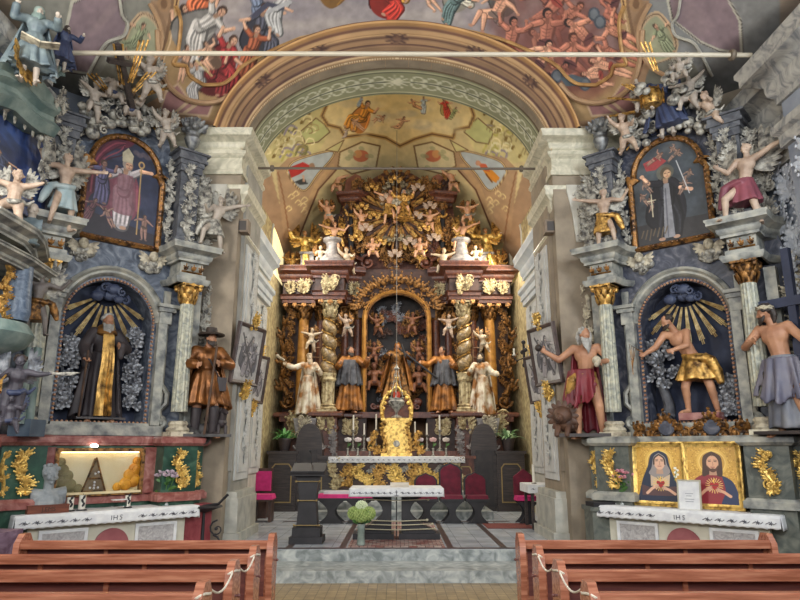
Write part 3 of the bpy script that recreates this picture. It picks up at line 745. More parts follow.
for nm, sx in (('left', -1), ('right', 1)):
    wall('wall_nave_'+nm, (sx*5.35, -1.5), (sx*5.35, 8.6), 0, 8.0, .2, STUCB)
    wall('wall_diagonal_'+nm, (sx*5.62, 8.6), (sx*2.86, 11.1), 0, 8.0, .2, TANW if sx > 0 else STUCB)
    # pier, chancel walls
    mb = MB(); mb.box((sx*2.86, 10.95, 3.55), (.56, 1.2, 6.7)); struct(mb.build('pier_'+nm, PIERL if sx < 0 else TANW))
    mb = MB(); mb.box((sx*2.8, 10.95, .62), (.74, 1.34, .64)); mb.box((sx*2.81, 10.95, .99), (.7, 1.28, .1)); mb.box((sx*2.8, 10.95, .37), (.84, 1.44, .14)); struct(mb.build('plinth_'+nm, STONE))
    wall('wall_chancel_'+nm, (sx*3.07, 11.3), (sx*3.07, 14.35), .3, 6.0, .2, STUC)
    # upper wall with an arched window opening, set back
    wy0, wy1, wz0, wzs = 15.0, 16.8, 5.95, 6.85
    hw = (wy1-wy0)/2; yc = (wy0+wy1)/2
    hin = [(hw, wz0)]+arcpts(0, wzs, hw, .6, 0, 180, 16)+[(-hw, wz0)]
    hout = [(17.6-yc, .3)]+[((17.6-yc) if math.cos(math.radians(180*i/16)) > .25 else ((11.1-yc) if math.cos(math.radians(180*i/16)) < -.25 else math.cos(math.radians(180*i/16))*4), 9.3) for i in range(17)]+[(11.1-yc, .3)]
    mb = MB(); mb.hole(hout, hin, -.12, .12)
    M = Matrix(((0, 1, 0, sx*3.2), (1, 0, 0, yc), (0, 0, 1, 0), (0, 0, 0, 1))); mb.xf(M); struct(mb.build('wall_window_'+nm, mat('olive_plaster', (150, 132, 96), (192, 176, 130), 9, .8, bump=.2, lo=.42, hi=.6)))
    w = 1 if sx < 0 else 2
    mb = MB(); mb.sweep(xz(hin), [(-.02, -.14), (.1, -.14), (.1, -.06), (-.02, -.06)], (0, 1, 0)); mb.xf(M if sx > 0 else Matrix(((0, -1, 0, sx*3.2), (1, 0, 0, yc), (0, 0, 1, 0), (0, 0, 0, 1))))
    wf = struct(mb.build('window_%d' % w, STUC))
    mb = MB(); mb.prism(hin, .1, .12)
    mb.xf(M); mb.build('pane', mat('leaded_glass', (238, 226, 176), (206, 192, 138), 7, .4, emit=(255, 236, 178), es=.9), wf)
    mb = MB()
    for k in range(1, 4): mb.box((hw*(k/2-1), .09, 6.7), (.025, .03, 1.5))
    for k in range(5): mb.box((0, .09, 6.1+k*.28), (2*hw, .03, .02))
    mb.xf(M); mb.build('glazing_bar', mat('lead', (150, 140, 110)), wf)
    # entablature round the pier; lower cornice along the chancel wall
    pA = [(-5.2, 10.05, 0), (-2.64, 10.05, 0), (-2.64, 11.55, 0)]; pB = [(-3.3, 10.2, 0), (-2.64, 10.2, 0), (-2.64, 11.55, 0)]
    pC = [(-2.95, 11.4, 0), (-2.95, 14.4, 0)]
    if sx > 0: pA, pB, pC = [[(-p[0], p[1], 0) for p in q][::-1] for q in (pA, pB, pC)]
    def run(nm2, path, prof, z, m, lab=None):
        mb = MB(); mb.sweep([(p[0], p[1], z) for p in path], prof, (0, 0, 1)); struct(mb.build(nm2+nm, m))
    run('trim_cornice_', pA, corn(.22, .36, .2), 6.58, CORN)
    run('trim_frieze_', pA, [(-.2, 0), (.06, 0), (.06, .08), (.03, .1), (.03, .3), (.1, .36), (.1, .41), (-.2, .41)], 6.17, CORN)
    run('trim_capital_', pB, corn(.16, .46, .2), 5.54, CORN)
    run('trim_astragal_', pB, [(-.2, 0), (.06, 0), (.08, .04), (.06, .08), (-.2, .08)], 5.22, CORN)
    run('trim_wall_cornice_', pC, corn(.24, .5, .2), 5.48, CORNB)
    run('trim_wall_architrave_', pC, [(-.1, 0), (.05, 0), (.05, .1), (.09, .12), (.09, .24), (.15, .28), (.15, .36), (-.1, .36)], 4.86, CORNB)
    # stuccoed pilaster panels
    mb = MB()
    for (y0, y1, xx) in ((10.5, 11.4, 2.58), (11.75, 12.9, 2.96), (13.1, 14.25, 2.96)):
        z0, z1 = 1.2, 5.1 if xx < 2.7 else 4.75
        mb.box((sx*xx, (y0+y1)/2, (z0+z1)/2), (.05, y1-y0, z1-z0))
        mb.box((sx*(xx-.02), (y0+y1)/2, (z0+z1)/2), (.05, y1-y0-.24, z1-z0-.24))
        for k in range(6):
            o = MB(); rocaille(o, .34, .6, 31+k, n=4); zz = z0+.55+k*(z1-z0-.9)/5
            mb.merge(o, Matrix.Translation((sx*(xx-.05), (y0+y1)/2, zz)) @ Matrix.Rotation(-sx*PI/2, 4, 'Z') @ Matrix.Scale(.5, 4, (0, 1, 0)))
    struct(mb.build('trim_panel_'+nm, mat('pale_stucco', (182, 182, 178), (204, 204, 200), 4, .7)))
    # fluted consoles on the pier front
    mb = MB(); mb.box((sx*2.76, 10.33, 3.3), (.4, .07, 3.9)); struct(mb.build('trim_pilaster_'+nm, PIERL if sx < 0 else TANW))
    mb = MB()
    mb.prism([(-.13, 0), (.13, 0), (.17, .5), (.24, .9), (.24, 1.0), (-.24, 1.0), (-.24, .9), (-.17, .5)], -.08, .06)
    for x in (-.07, 0, .07): mb.box((x, -.09, .35), (.03, .02, .6))
    curl(mb, .14, .8, .1, 0, 1, .03, -.09); curl(mb, -.14, .8, .1, PI, -1, .03, -.09)
    struct(mb.build('trim_console_'+nm, STUC, None, (sx*3.08, 10.1, 5.0)))
mb = MB(); mb.box((0, 17.7, 4.9), (6.6, .2, 9.4)); struct(mb.build('wall_back', mat('brown_plaster', (140, 106, 84), (162, 128, 102), 3, .8)))
# nave cornices on the side walls
for nm, sx in (('left', -1), ('right', 1)):
    p = [(5.24, 8.9, 6.02), (5.24, 7.45, 6.02), (4.95, 7.45, 6.02), (4.95, 5.6, 6.02), (5.24, 5.6, 6.02), (5.24, 0, 6.02)]
    if sx < 0: p = [(-q[0], q[1], q[2]) for q in p][::-1]
    mb = MB(); mb.sweep(p, corn(.36, .62, .12), (0, 0, 1)); struct(mb.build('trim_nave_cornice_'+nm, CORNG))
    mb = MB(); mb.sweep([(q[0], q[1], 5.42) for q in p], [(-.1, 0), (.06, 0), (.06, .16), (.12, .2), (.12, .3), (-.1, .3)], (0, 0, 1)); struct(mb.build('trim_nave_architrave_'+nm, CORNG))
    mb = MB(); mb.box((sx*5.1, 6.52, 3.02), (.3, 1.85, 6.04)); struct(mb.build('trim_nave_pilaster_'+nm, STUCB))
    mb = MB()
    for k in range(9):
        o = MB(); rocaille(o, .55, .8, 61+k, n=5, th=.07)
        mb.merge(o, Matrix.Translation((sx*5.22, 8.1-.3*(k % 2), 2.0+k*.42)) @ Matrix.Rotation(-sx*PI/2, 4, 'Z') @ Matrix.Scale(.5, 4, (0, 1, 0)))
    for k in range(12):
        o = MB(); rocaille(o, .55, .8, 81+k, n=5, th=.07)
        mb.merge(o, Matrix.Translation((sx*4.94, 6.0+.5*(k % 3), 1.6+(k//3)*1.1)) @ Matrix.Rotation(-sx*PI/2, 4, 'Z') @ Matrix.Scale(.5, 4, (0, 1, 0)))
    struct(mb.build('trim_stucco_'+nm, mat('white_stucco_relief', (168, 174, 184), (196, 200, 206), 5, .7)))
# ------------------------------------------------------------------ tie rods
for i, (yy, zz, hwid, r, lab) in enumerate(((7.4, 6.69, 4.62, .03, 'long pale iron tie rod spanning the nave below the painted vault'), (10.75, 6.62, 2.5, .024, 'dark iron tie rod spanning the chancel arch above the altar'))):
    mb = MB(); mb.tube([(-hwid, yy, zz), (hwid, yy, zz)], r, 8)
    o = mb.build('tie_rod', mat('rod_pale', (178, 168, 148), rough=.5) if i == 0 else mat('rod_dark', (96, 84, 70), rough=.5)); tag(o, lab, 'tie rod')
    for sx in (-1, 1):
        b = MB(); b.lathe([(r*2.2, -.03), (r*2.6, 0), (r*2.2, .03)], n=12); b.xf(Matrix.Rotation(PI/2, 4, 'Y')); b.build('wall_plate', mat('rod_dark', (96, 84, 70)), o, (sx*(hwid-.25), yy, zz))
# ------------------------------------------------------------------ painted nave vault
def zdome(X, Y):
    a = 12.25-.208*X*X-.126*(Y-5)**2; b = 7.06
    return .5*(a+b+((a-b)**2+.02)**.5)
def mir(P): return [(800-x, y) for x, y in P]
cv = CV(20, -60, 780, 150, 2.4, (150, 120, 92))
cv.noise(.10, 40, 3)
# side fields: mauve panels and grey frames
for sg in (0, 1):
    R = (lambda P: mir(P)) if sg else (lambda P: P)
    cv.poly(R([(20, -60), (215, -60), (206, 0), (150, 0), (160, 40), (140, 80), (75, 130), (20, 150)]), (128, 126, 116) if not sg else (124, 124, 122))
    P = R([(72, 2), (118, -20), (122, 14), (128, 24), (124, 36), (108, 42), (100, 52), (88, 74), (60, 70), (66, 30)]) if not sg else [(668, 0), (672, 20), (690, 34), (700, 42), (718, 50), (742, 54), (740, 20), (722, -12), (690, -30)]
    cv.poly(P, (126, 108, 112)); cv.line(P+[P[0]], 3.2, (176, 172, 156)); cv.line([(x+1.5, y+1.5) for x, y in P], 1, (64, 56, 54))
    for k in range(7): cv.ell(*R([(95+k*4, 30-k*5)])[0], 10, 4, (140, 122, 122), -.6, .35, .6)
    q = R([(128, 30), (142, 14), (156, 22), (162, 42), (152, 62), (132, 60), (124, 46)]); q = cv.spline(q+[q[0]], 5)
    cv.poly(q, (150, 150, 122)); cv.line(q, 5, (186, 160, 128)); cv.line(q, 1.2, (96, 76, 60))
    cv.person(*R([(144, 26)])[0], 30, (132, 138, 108), ang=.5-sg, seed=7+sg, nude=False)
    cv.poly(R([(96, 82), (112, 54), (150, 66), (160, 96), (120, 120), (90, 126)]), (118, 116, 104))
    # tan frame field round the medallion
    b = R([(176, -60), (172, 8), (166, 40), (158, 62), (166, 84), (182, 100), (198, 118), (192, 134), (236, 134), (262, 84), (300, 54), (270, -60)])
    cv.poly(b, (166, 136, 96)); cv.line(b[:7], 3, (120, 92, 68)); cv.line([(x+(4 if not sg else -4), y+3) for x, y in b[:7]], 1.4, (206, 176, 138))
    t = R([(166, 92), (178, 84), (192, 104), (214, 102), (208, 116), (160, 112)]); cv.poly(t, (150, 108, 104)); cv.line(t+[t[0]], 2, (190, 162, 132)); cv.line(R([(176, 112), (188, 102)]), 3, (186, 160, 128)); cv.line(R([(184, 113), (196, 105)]), 3, (186, 160, 128))
    cv.poly(R([(150, 112), (226, 122), (222, 140), (150, 140)]), (160, 128, 98))
    for c in ((164, 4), (205, -8)): cv.ell(*R([c])[0], 7, 8, (150, 118, 86)); cv.ell(*R([c])[0], 3.5, 5, (110, 82, 58))
# great medallion
med = [(188, -60), (176, 6), (181, 22), (178, 52), (174, 64), (186, 66), (190, 76), (204, 85), (222, 84), (233, 77), (243, 66), (262, 55), (300, 39), (345, 29), (400, 26)]
med = med+mir(med)[::-1]
cv.poly(med, (150, 140, 138)); cv.line(med, 5, (196, 158, 104)); cv.line(med, 1.6, (84, 56, 42)); 
for k in range(60):
    rg = random.Random(k); x = rg.uniform(190, 610); y = rg.uniform(-40, 30); cv.ell(x, y, rg.uniform(10, 26), rg.uniform(5, 12), rg.choice([(166, 156, 152), (136, 128, 132), (178, 166, 156), (128, 118, 122)]), 0, .45, .6)
for x, y, h, robe, sd, a, nude, mo in ((184, 10, 58, (112, 96, 92), 1, -.5, 0, 'sit'), (226, -22, 60, (196, 104, 66), 2, .9, 0, 'fly'), (222, 12, 62, (178, 172, 164), 3, 1.0, 0, 'fly'), (252, -14, 50, (120, 130, 150), 4, -.3, 0, 'stand'), (264, 8, 54, (78, 78, 88), 5, .2, 0, 'sit'), (290, -6, 44, (172, 170, 166), 12, .8, 0, 'fly'), (258, 30, 50, (156, 86, 58), 6, .35, 0, 'stand'), (232, 40, 58, (150, 50, 50), 7, .45, 0, 'sit'), (214, 56, 44, (128, 46, 46), 9, .1, 0, 'sit'), (196, 64, 40, (166, 162, 158), 8, -.2, 0, 'sit'), (188, 48, 34, (120, 96, 78), 10, .2, 1, 'stand'), (206, 44, 30, (140, 110, 90), 11, -.4, 1, 'sit'),
        (352, -24, 44, (170, 122, 60), 13, .8, 0, 'fly'), (372, -22, 46, (206, 150, 60), 14, -.9, 0, 'sit'), (400, -24, 50, (186, 56, 44), 15, .5, 0, 'sit'), (430, -16, 30, (188, 160, 130), 16, .1, 1, 'fly'), (446, -22, 40, (200, 190, 170), 17, -.4, 0, 'fly'), (468, -10, 40, (96, 116, 112), 18, .9, 0, 'fly'), (488, -14, 40, (120, 128, 122), 19, -.7, 0, 'fly')):
    cv.person(x, y, h, robe, seed=sd, ang=a, nude=bool(nude), cloak=tuple(int(k*.7) for k in robe) if sd % 2 else None, mode=mo)
rg = random.Random(5)
for k, (x, y, h, a) in enumerate(((506, -6, 50, .5), (536, -16, 50, -.6), (566, -20, 52, .4), (598, -14, 50, -.8), (604, 24, 46, -1.0), (580, 6, 48, .9), (514, 22, 54, .2), (534, 32, 48, -.6), (548, 14, 62, .1), (570, 22, 54, -.8), (598, 48, 46, -1.2), (548, 44, 46, .4), (574, 38, 56, .15), (592, 62, 42, -1.3), (566, 66, 40, 1.0), (584, 74, 36, -1.5))):
    sk = rg.choice([(204, 140, 112), (180, 116, 94), (214, 158, 128), (166, 104, 86)])
    cv.ell(x, y+h*.4, h*.35, h*.5, (110, 64, 56), a, .5, .5)
    cv.person(x, y, h, rg.choice([(150, 70, 60), (96, 60, 60), (120, 100, 90), (170, 90, 70)]), sk, rg.choice([(40, 30, 30), (80, 50, 40)]), a, k+3, nude=True, mode=('sit', 'stand', 'fly')[k % 3])
for x, y in ((594, 14), (600, 22), (557, 76), (585, 84)): cv.ell(x, y, 6, 7, (70, 76, 84)); cv.ell(x, y, 4, 5, (104, 108, 112))
cv.line([(254, 16), (268, 4), (282, 8)], 5, (70, 70, 84)); cv.line([(268, 12), (290, 2)], 4, (176, 174, 172)); cv.line([(196, 60), (212, 76)], 1.4, (210, 186, 130))
cv.poly([(560, 78), (566, 86), (580, 86), (584, 78), (572, 74)], (80, 92, 100)); cv.line(med[2:14], 2.4, (206, 168, 110)); cv.line(mir(med[2:14]), 2.4, (206, 168, 110))
cv.noise(.12, 6, 9)
NX, NY = 800, 380
xs = np.linspace(-5.6, 5.6, NX); ys = 10.06-5.06*np.linspace(0, 1, NY)**1.4; X, Y = np.meshgrid(xs, ys); Z = zdome(X, Y)
def projn(X, Y, Z):
    Z = Z-HC; fw = Y*CP+X*SP; dx = X*CP-Y*SP; d = fw*CT+Z*ST; u = Z*CT-fw*ST; return 400+F*dx/d, 300-F*u/d
px, py = projn(X, Y, Z); C = cv.at(px, py)
painted('ceiling', np.stack([X, Y, Z], -1), C, PAINT, keep=(Z > 5.9)); struct(bpy.data.objects['ceiling'])
mb = MB(); xs2 = np.linspace(-5.6, 5.6, 40); ys2 = np.linspace(5.05, -1.6, 24)
mb.grid(lambda u, v: (-5.6+11.2*u, 5.05-6.6*v, max(6.9, float(zdome(-5.6+11.2*u, max(3.4, 5.05-6.6*v))))), 40, 24); struct(mb.build('ceiling_nave', mat('vault_plaster', (160, 150, 136), (180, 168, 150), 1, .85)))
def on_dome(x, y, lift=.03):
    a, b = ray(x, y); lo, hi = 5.0, 10.06
    for _ in range(40):
        m = (lo+hi)/2
        if HC+b*m < zdome(a*m, m): lo = m
        else: hi = m
    Yv = (lo+hi)/2-lift; return (a*Yv, Yv, HC+b*Yv)
def mould(P, r, m, nm, lift=.03, n=4):
    mb = MB(); mb.tube([on_dome(x, y, lift) for x, y in cv.spline(P, n)], r, 6); struct(mb.build(nm, m))
TANG = mat('gilt_tan_moulding', (190, 148, 92), (150, 110, 66), 6, .5, .2)
TANF = mat('tan_moulding', (176, 142, 108), (158, 126, 94), 5, .7)
GRYF = mat('grey_moulding', (170, 166, 152), (140, 136, 126), 5, .7)
for i, (P, r, m) in enumerate(((med[1:8], .03, TANG), (med[7:14], .03, TANG), ([(158, 30), (160, 60), (168, 84), (184, 98), (206, 103), (226, 98), (240, 84)], .045, TANF), ([(150, 4), (160, 24), (161, 46), (150, 66), (134, 76)], .035, TANF), ([(88, 76), (100, 52), (108, 42), (124, 36), (128, 24), (122, 14), (118, -16)], .022, GRYF))):
    mould(P, r, m, 'trim_vault_rib_left.%03d' % i); mould(mir(P), r, m, 'trim_vault_rib_right.%03d' % i)
# ------------------------------------------------------------------ archivolt and soffit of the chancel arch
S = CV(0, 0, 400, 40, 1.5, (144, 112, 82))   # s across the band 0 (outer) .. 40, t along 0..400
for y, w, c in ((1, 3, (92, 62, 48)), (4, 3, (196, 152, 100)), (7, 2, (104, 72, 56)), (13, 9, (172, 138, 98)), (19, 1.6, (92, 66, 52)), (23, 6, (146, 114, 82)), (27, 1.6, (84, 58, 48)), (31, 4, (122, 94, 68)), (36, 6, (92, 66, 56)), (39, 2, (190, 160, 120))): S.line([(0, y), (400, y)], w, c)
for t in (70, 130, 200, 270, 330):
    for q in range(9):
        a = q*PI/4.5; S.line([(t, 20), (t+9*math.cos(a), 20+6*math.sin(a))], 2, (70, 48, 42)); 
    S.ell(t, 20, 3, 2.5, (110, 80, 60))
S.noise(.12, 20, 4)
PR = [(0, 9.98), (0, 9.82), (.04, 9.76), (.12, 9.76), (.14, 9.84), (.2, 9.88), (.34, 9.9), (.36, 9.86), (.42, 9.84), (.5, 9.9), (.62, 9.92), (.66, 9.88), (.74, 9.92), (.88, 9.95), (.92, 9.91), (1, 9.93), (1, 10.1)]
NT = 180; P = np.zeros((NT+1, 60, 3)); C = np.zeros((NT+1, 60, 3))
su = np.interp(np.linspace(0, 1, 60), np.linspace(0, 1, len(PR)), [p[0] for p in PR]); yu = np.interp(np.linspace(0, 1, 60), np.linspace(0, 1, len(PR)), [p[1] for p in PR])
for i in range(NT+1):
    a = math.radians(8.2+163.6*i/NT); rx = AO+(AI-AO)*su; rz = AOH+(AIH-AOH)*su
    P[i, :, 0] = -rx*math.cos(a); P[i, :, 1] = yu; P[i, :, 2] = AZ+rz*math.sin(a); C[i] = S.at(400*i/NT, su*40)
struct(painted('trim_archivolt', P, C, PAINT))
S = CV(0, 0, 400, 60, 1.6, (140, 142, 112))
S.poly([(0, 0), (400, 0), (400, 16), (0, 16)], (172, 140, 106)); S.line([(0, 16), (400, 16)], 2, (94, 78, 60)); S.line([(0, 1), (400, 1)], 3, (210, 186, 150))
for t in range(0, 400, 5): S.ell(t, 1, 1.4, 1.2, (236, 220, 190))
for y in (20, 56): S.line([(0, y), (400, y)], 1.6, (190, 188, 158)); S.line([(0, y+2), (400, y+2)], 1.2, (80, 84, 66))
for sg in (-1, 1):
    for k in range(12):
        t = 200+sg*(18+k*13)
        for q in (-1, 1):
            S.line(S.spline([(t-6, 38), (t-2, 38+q*9), (t+4, 38+q*9), (t+7, 38+q*3), (t+3, 38+q*2)], 4), 1.8, (206, 206, 184))
        S.ell(t, 38, 3, 2.4, (198, 198, 176)); S.line([(t-6, 38), (t+7, 38)], 1.4, (70, 76, 62))
for q in range(11):
    a = q*2*PI/11; S.line([(200, 38), (200+12*math.cos(a), 38+12*math.sin(a))], 2.6, (214, 212, 190), taper=True)
S.noise(.12, 14, 4)
P = np.zeros((NT+1, 70, 3)); C = np.zeros((NT+1, 70, 3))
for i in range(NT+1):
    a = PI*i/NT; u = np.linspace(0, 1, 70); k = np.where(u < .27, 0, .02)
    P[i, :, 0] = -(AI-k)*math.cos(a); P[i, :, 1] = 9.98+1.16*u; P[i, :, 2] = AZ+(AIH-k)*math.sin(a); C[i] = S.at(400*i/NT, u*60)
struct(painted('trim_arch_soffit', P, C, PAINT))
# ------------------------------------------------------------------ painted chancel vault
cv = CV(245, 70, 550, 300, 2.6, (206, 188, 140)); cv.noise(.08, 30, 5)
TANR, CRM, LN = (188, 150, 106), (222, 202, 146), (120, 92, 58)
for sg in (0, 1):
    R = (lambda P: mir([(x+6, y) for x, y in P])) if sg else (lambda P: [(x, y) for x, y in P])
    cv.poly(R([(262, 160), (300, 100), (350, 90), (330, 130), (320, 150), (290, 165)]), (206, 194, 138))
    for k in range(9):   # painted cartouche
        rg = random.Random(k+20*sg); x, y = rg.uniform(284, 306), rg.uniform(126, 158); x, y = R([(x, y)])[0]
        cv.line(cv.spline([(x-7, y+4), (x-2, y-5), (x+5, y-3), (x+3, y+3), (x-1, y+1)], 4), 2, rg.choice([(148, 136, 150), (186, 178, 96), (226, 220, 180), (120, 118, 70)]))
    q = R([(300, 132), (316, 118), (324, 124), (330, 132), (318, 142), (306, 144)]); cv.poly(q, (190, 192, 130)); cv.line(q+[q[0]], 1.2, LN)
    for k in range(6): cv.ell(*R([(274+k*7, 156-k*8.5)])[0], 1.6, 2.6, (122, 98, 40), .6)
    cv.poly(R([(252, 200), (262, 164), (270, 168), (292, 250), (290, 300), (245, 300)]), (166, 134, 104))
    cv.poly(R([(276, 170), (288, 158), (336, 150), (346, 160), (322, 184), (296, 244), (284, 240)]), (178, 146, 112))
    lu = R([(287, 172), (293, 162), (312, 155), (332, 151), (332, 158), (318, 174), (306, 190), (296, 186)]); lu = cv.spline(lu+[lu[0]], 4)
    cv.poly(lu, (176, 186, 190)); cv.line(lu, 2, (110, 82, 54)); cv.line(lu, .8, (220, 196, 140))
    if not sg:
        cv.poly([(288, 168), (303, 162), (311, 166), (300, 174), (291, 178)], (178, 44, 40)); cv.poly([(294, 182), (304, 178), (308, 184), (300, 185)], (52, 56, 58)); cv.ell(312, 166, 3, 3, (150, 120, 96)); cv.line([(303, 176), (304, 181)], 2, (214, 170, 140))
    else:
        cv.poly([(480, 166), (492, 170), (500, 178), (496, 183), (488, 178)], (214, 140, 44)); cv.poly([(478, 163), (486, 164), (490, 172), (482, 170)], (196, 92, 60)); cv.ell(478, 163, 2.6, 2.6, (190, 140, 110)); cv.line([(486, 174), (492, 182)], 1.6, (120, 70, 30))
    for k in range(7):
        rg = random.Random(k+50); x, y = R([(296+rg.uniform(-9, 9), 194+k*3)])[0]; cv.line(cv.spline([(x-3, y), (x, y-3), (x+3, y), (x, y+2)], 3), 1.2, (226, 204, 150))
    cv.line(R([(278, 172), (284, 200), (290, 240)]), 1.4, (140, 96, 62)); cv.line(R([(336, 170), (318, 190), (298, 240)]), 1.6, (110, 72, 48)); cv.line(R([(332, 166), (316, 186), (296, 236)]), 5, (204, 168, 122), .6)
    hx = R([(340, 152), (362, 142), (380, 146), (376, 168), (352, 174), (338, 166)]); cv.poly(hx, (214, 200, 158)); cv.line(hx+[hx[0]], 1.6, LN); cv.ell(*R([(361, 156)])[0], 8, 6, (190, 110, 78)); cv.ell(*R([(358, 154)])[0], 4, 4, (206, 150, 96))
    for k in range(8): cv.ell(*R([(348+random.Random(k).uniform(-4, 24), 150+random.Random(k+9).uniform(-4, 18))])[0], 3, 2, (160, 160, 120), .4, .6)
    gr = R([(326, 150), (344, 140), (338, 152)]); cv.poly(gr, (206, 198, 140)); cv.line(gr+[gr[0]], 1, LN)
m2 = [(322, 116), (328, 102), (346, 96), (372, 93), (400, 92), (428, 93), (454, 97), (470, 104), (474, 116), (469, 127), (455, 130), (453, 138), (432, 134), (415, 139), (400, 146), (386, 138), (366, 134), (345, 137), (340, 128), (328, 125), (322, 116)]
cv.poly(m2, (226, 206, 152)); cv.line(m2, 4, (186, 150, 92)); cv.line(m2, 1.4, (104, 74, 44))
for k in range(26):
    rg = random.Random(k+3); cv.ell(rg.uniform(335, 462), rg.uniform(100, 132), rg.uniform(5, 14), rg.uniform(3, 6), rg.choice([(236, 220, 176), (204, 190, 160), (214, 200, 160), (190, 186, 170)]), 0, .5, .6)
cv.person(368, 104, 34, (214, 142, 52), seed=3, ang=.45, cloak=(196, 128, 60), mode='sit'); cv.person(352, 120, 16, (206, 170, 140), seed=4, ang=-.9, nude=True); cv.person(384, 116, 14, (220, 200, 180), seed=5, ang=.8, nude=True)
cv.person(362, 97, 10, (150, 170, 196), seed=6, ang=.4); cv.person(424, 98, 15, (176, 190, 206), seed=8, ang=.1); cv.person(412, 100, 13, (206, 150, 110), seed=9, ang=-.4); cv.person(444, 100, 18, (190, 62, 48), seed=11, ang=-.2, cloak=(170, 150, 90)); cv.person(456, 108, 12, (150, 160, 110), seed=12, ang=.5); cv.person(404, 118, 16, (190, 150, 120), seed=13, ang=.5, nude=True); cv.person(346, 129, 10, (176, 160, 150), seed=14)
for k in range(46):
    rg = random.Random(k+300); x, y = rg.uniform(266, 342), rg.uniform(112, 164)
    if y > 200-.28*x+34 or (x > 318 and y < 146): continue
    for q in (0, 1):
        X_ = x if not q else 806-x; cv.line(cv.spline([(X_-5, y+2), (X_-2, y-3), (X_+3, y-2), (X_+4, y+2), (X_+1, y+3)], 4), 1.3, rg.choice([(232, 220, 172), (150, 132, 84), (176, 160, 104)]), .8)
cv.noise(.1, 6, 9)
def zvault(X, Y): return 9.6-.262*X*X-.09*np.maximum(0, Y-15)**2
xs = np.linspace(-3.35, 3.35, 330); ys = np.linspace(11.05, 17.7, 330); X, Y = np.meshgrid(xs, ys); Z = zvault(X, Y); px, py = projn(X, Y, Z)
C = cv.at(px, py); struct(painted('ceiling_chancel', np.stack([X, Y, Z], -1), C, PAINT))
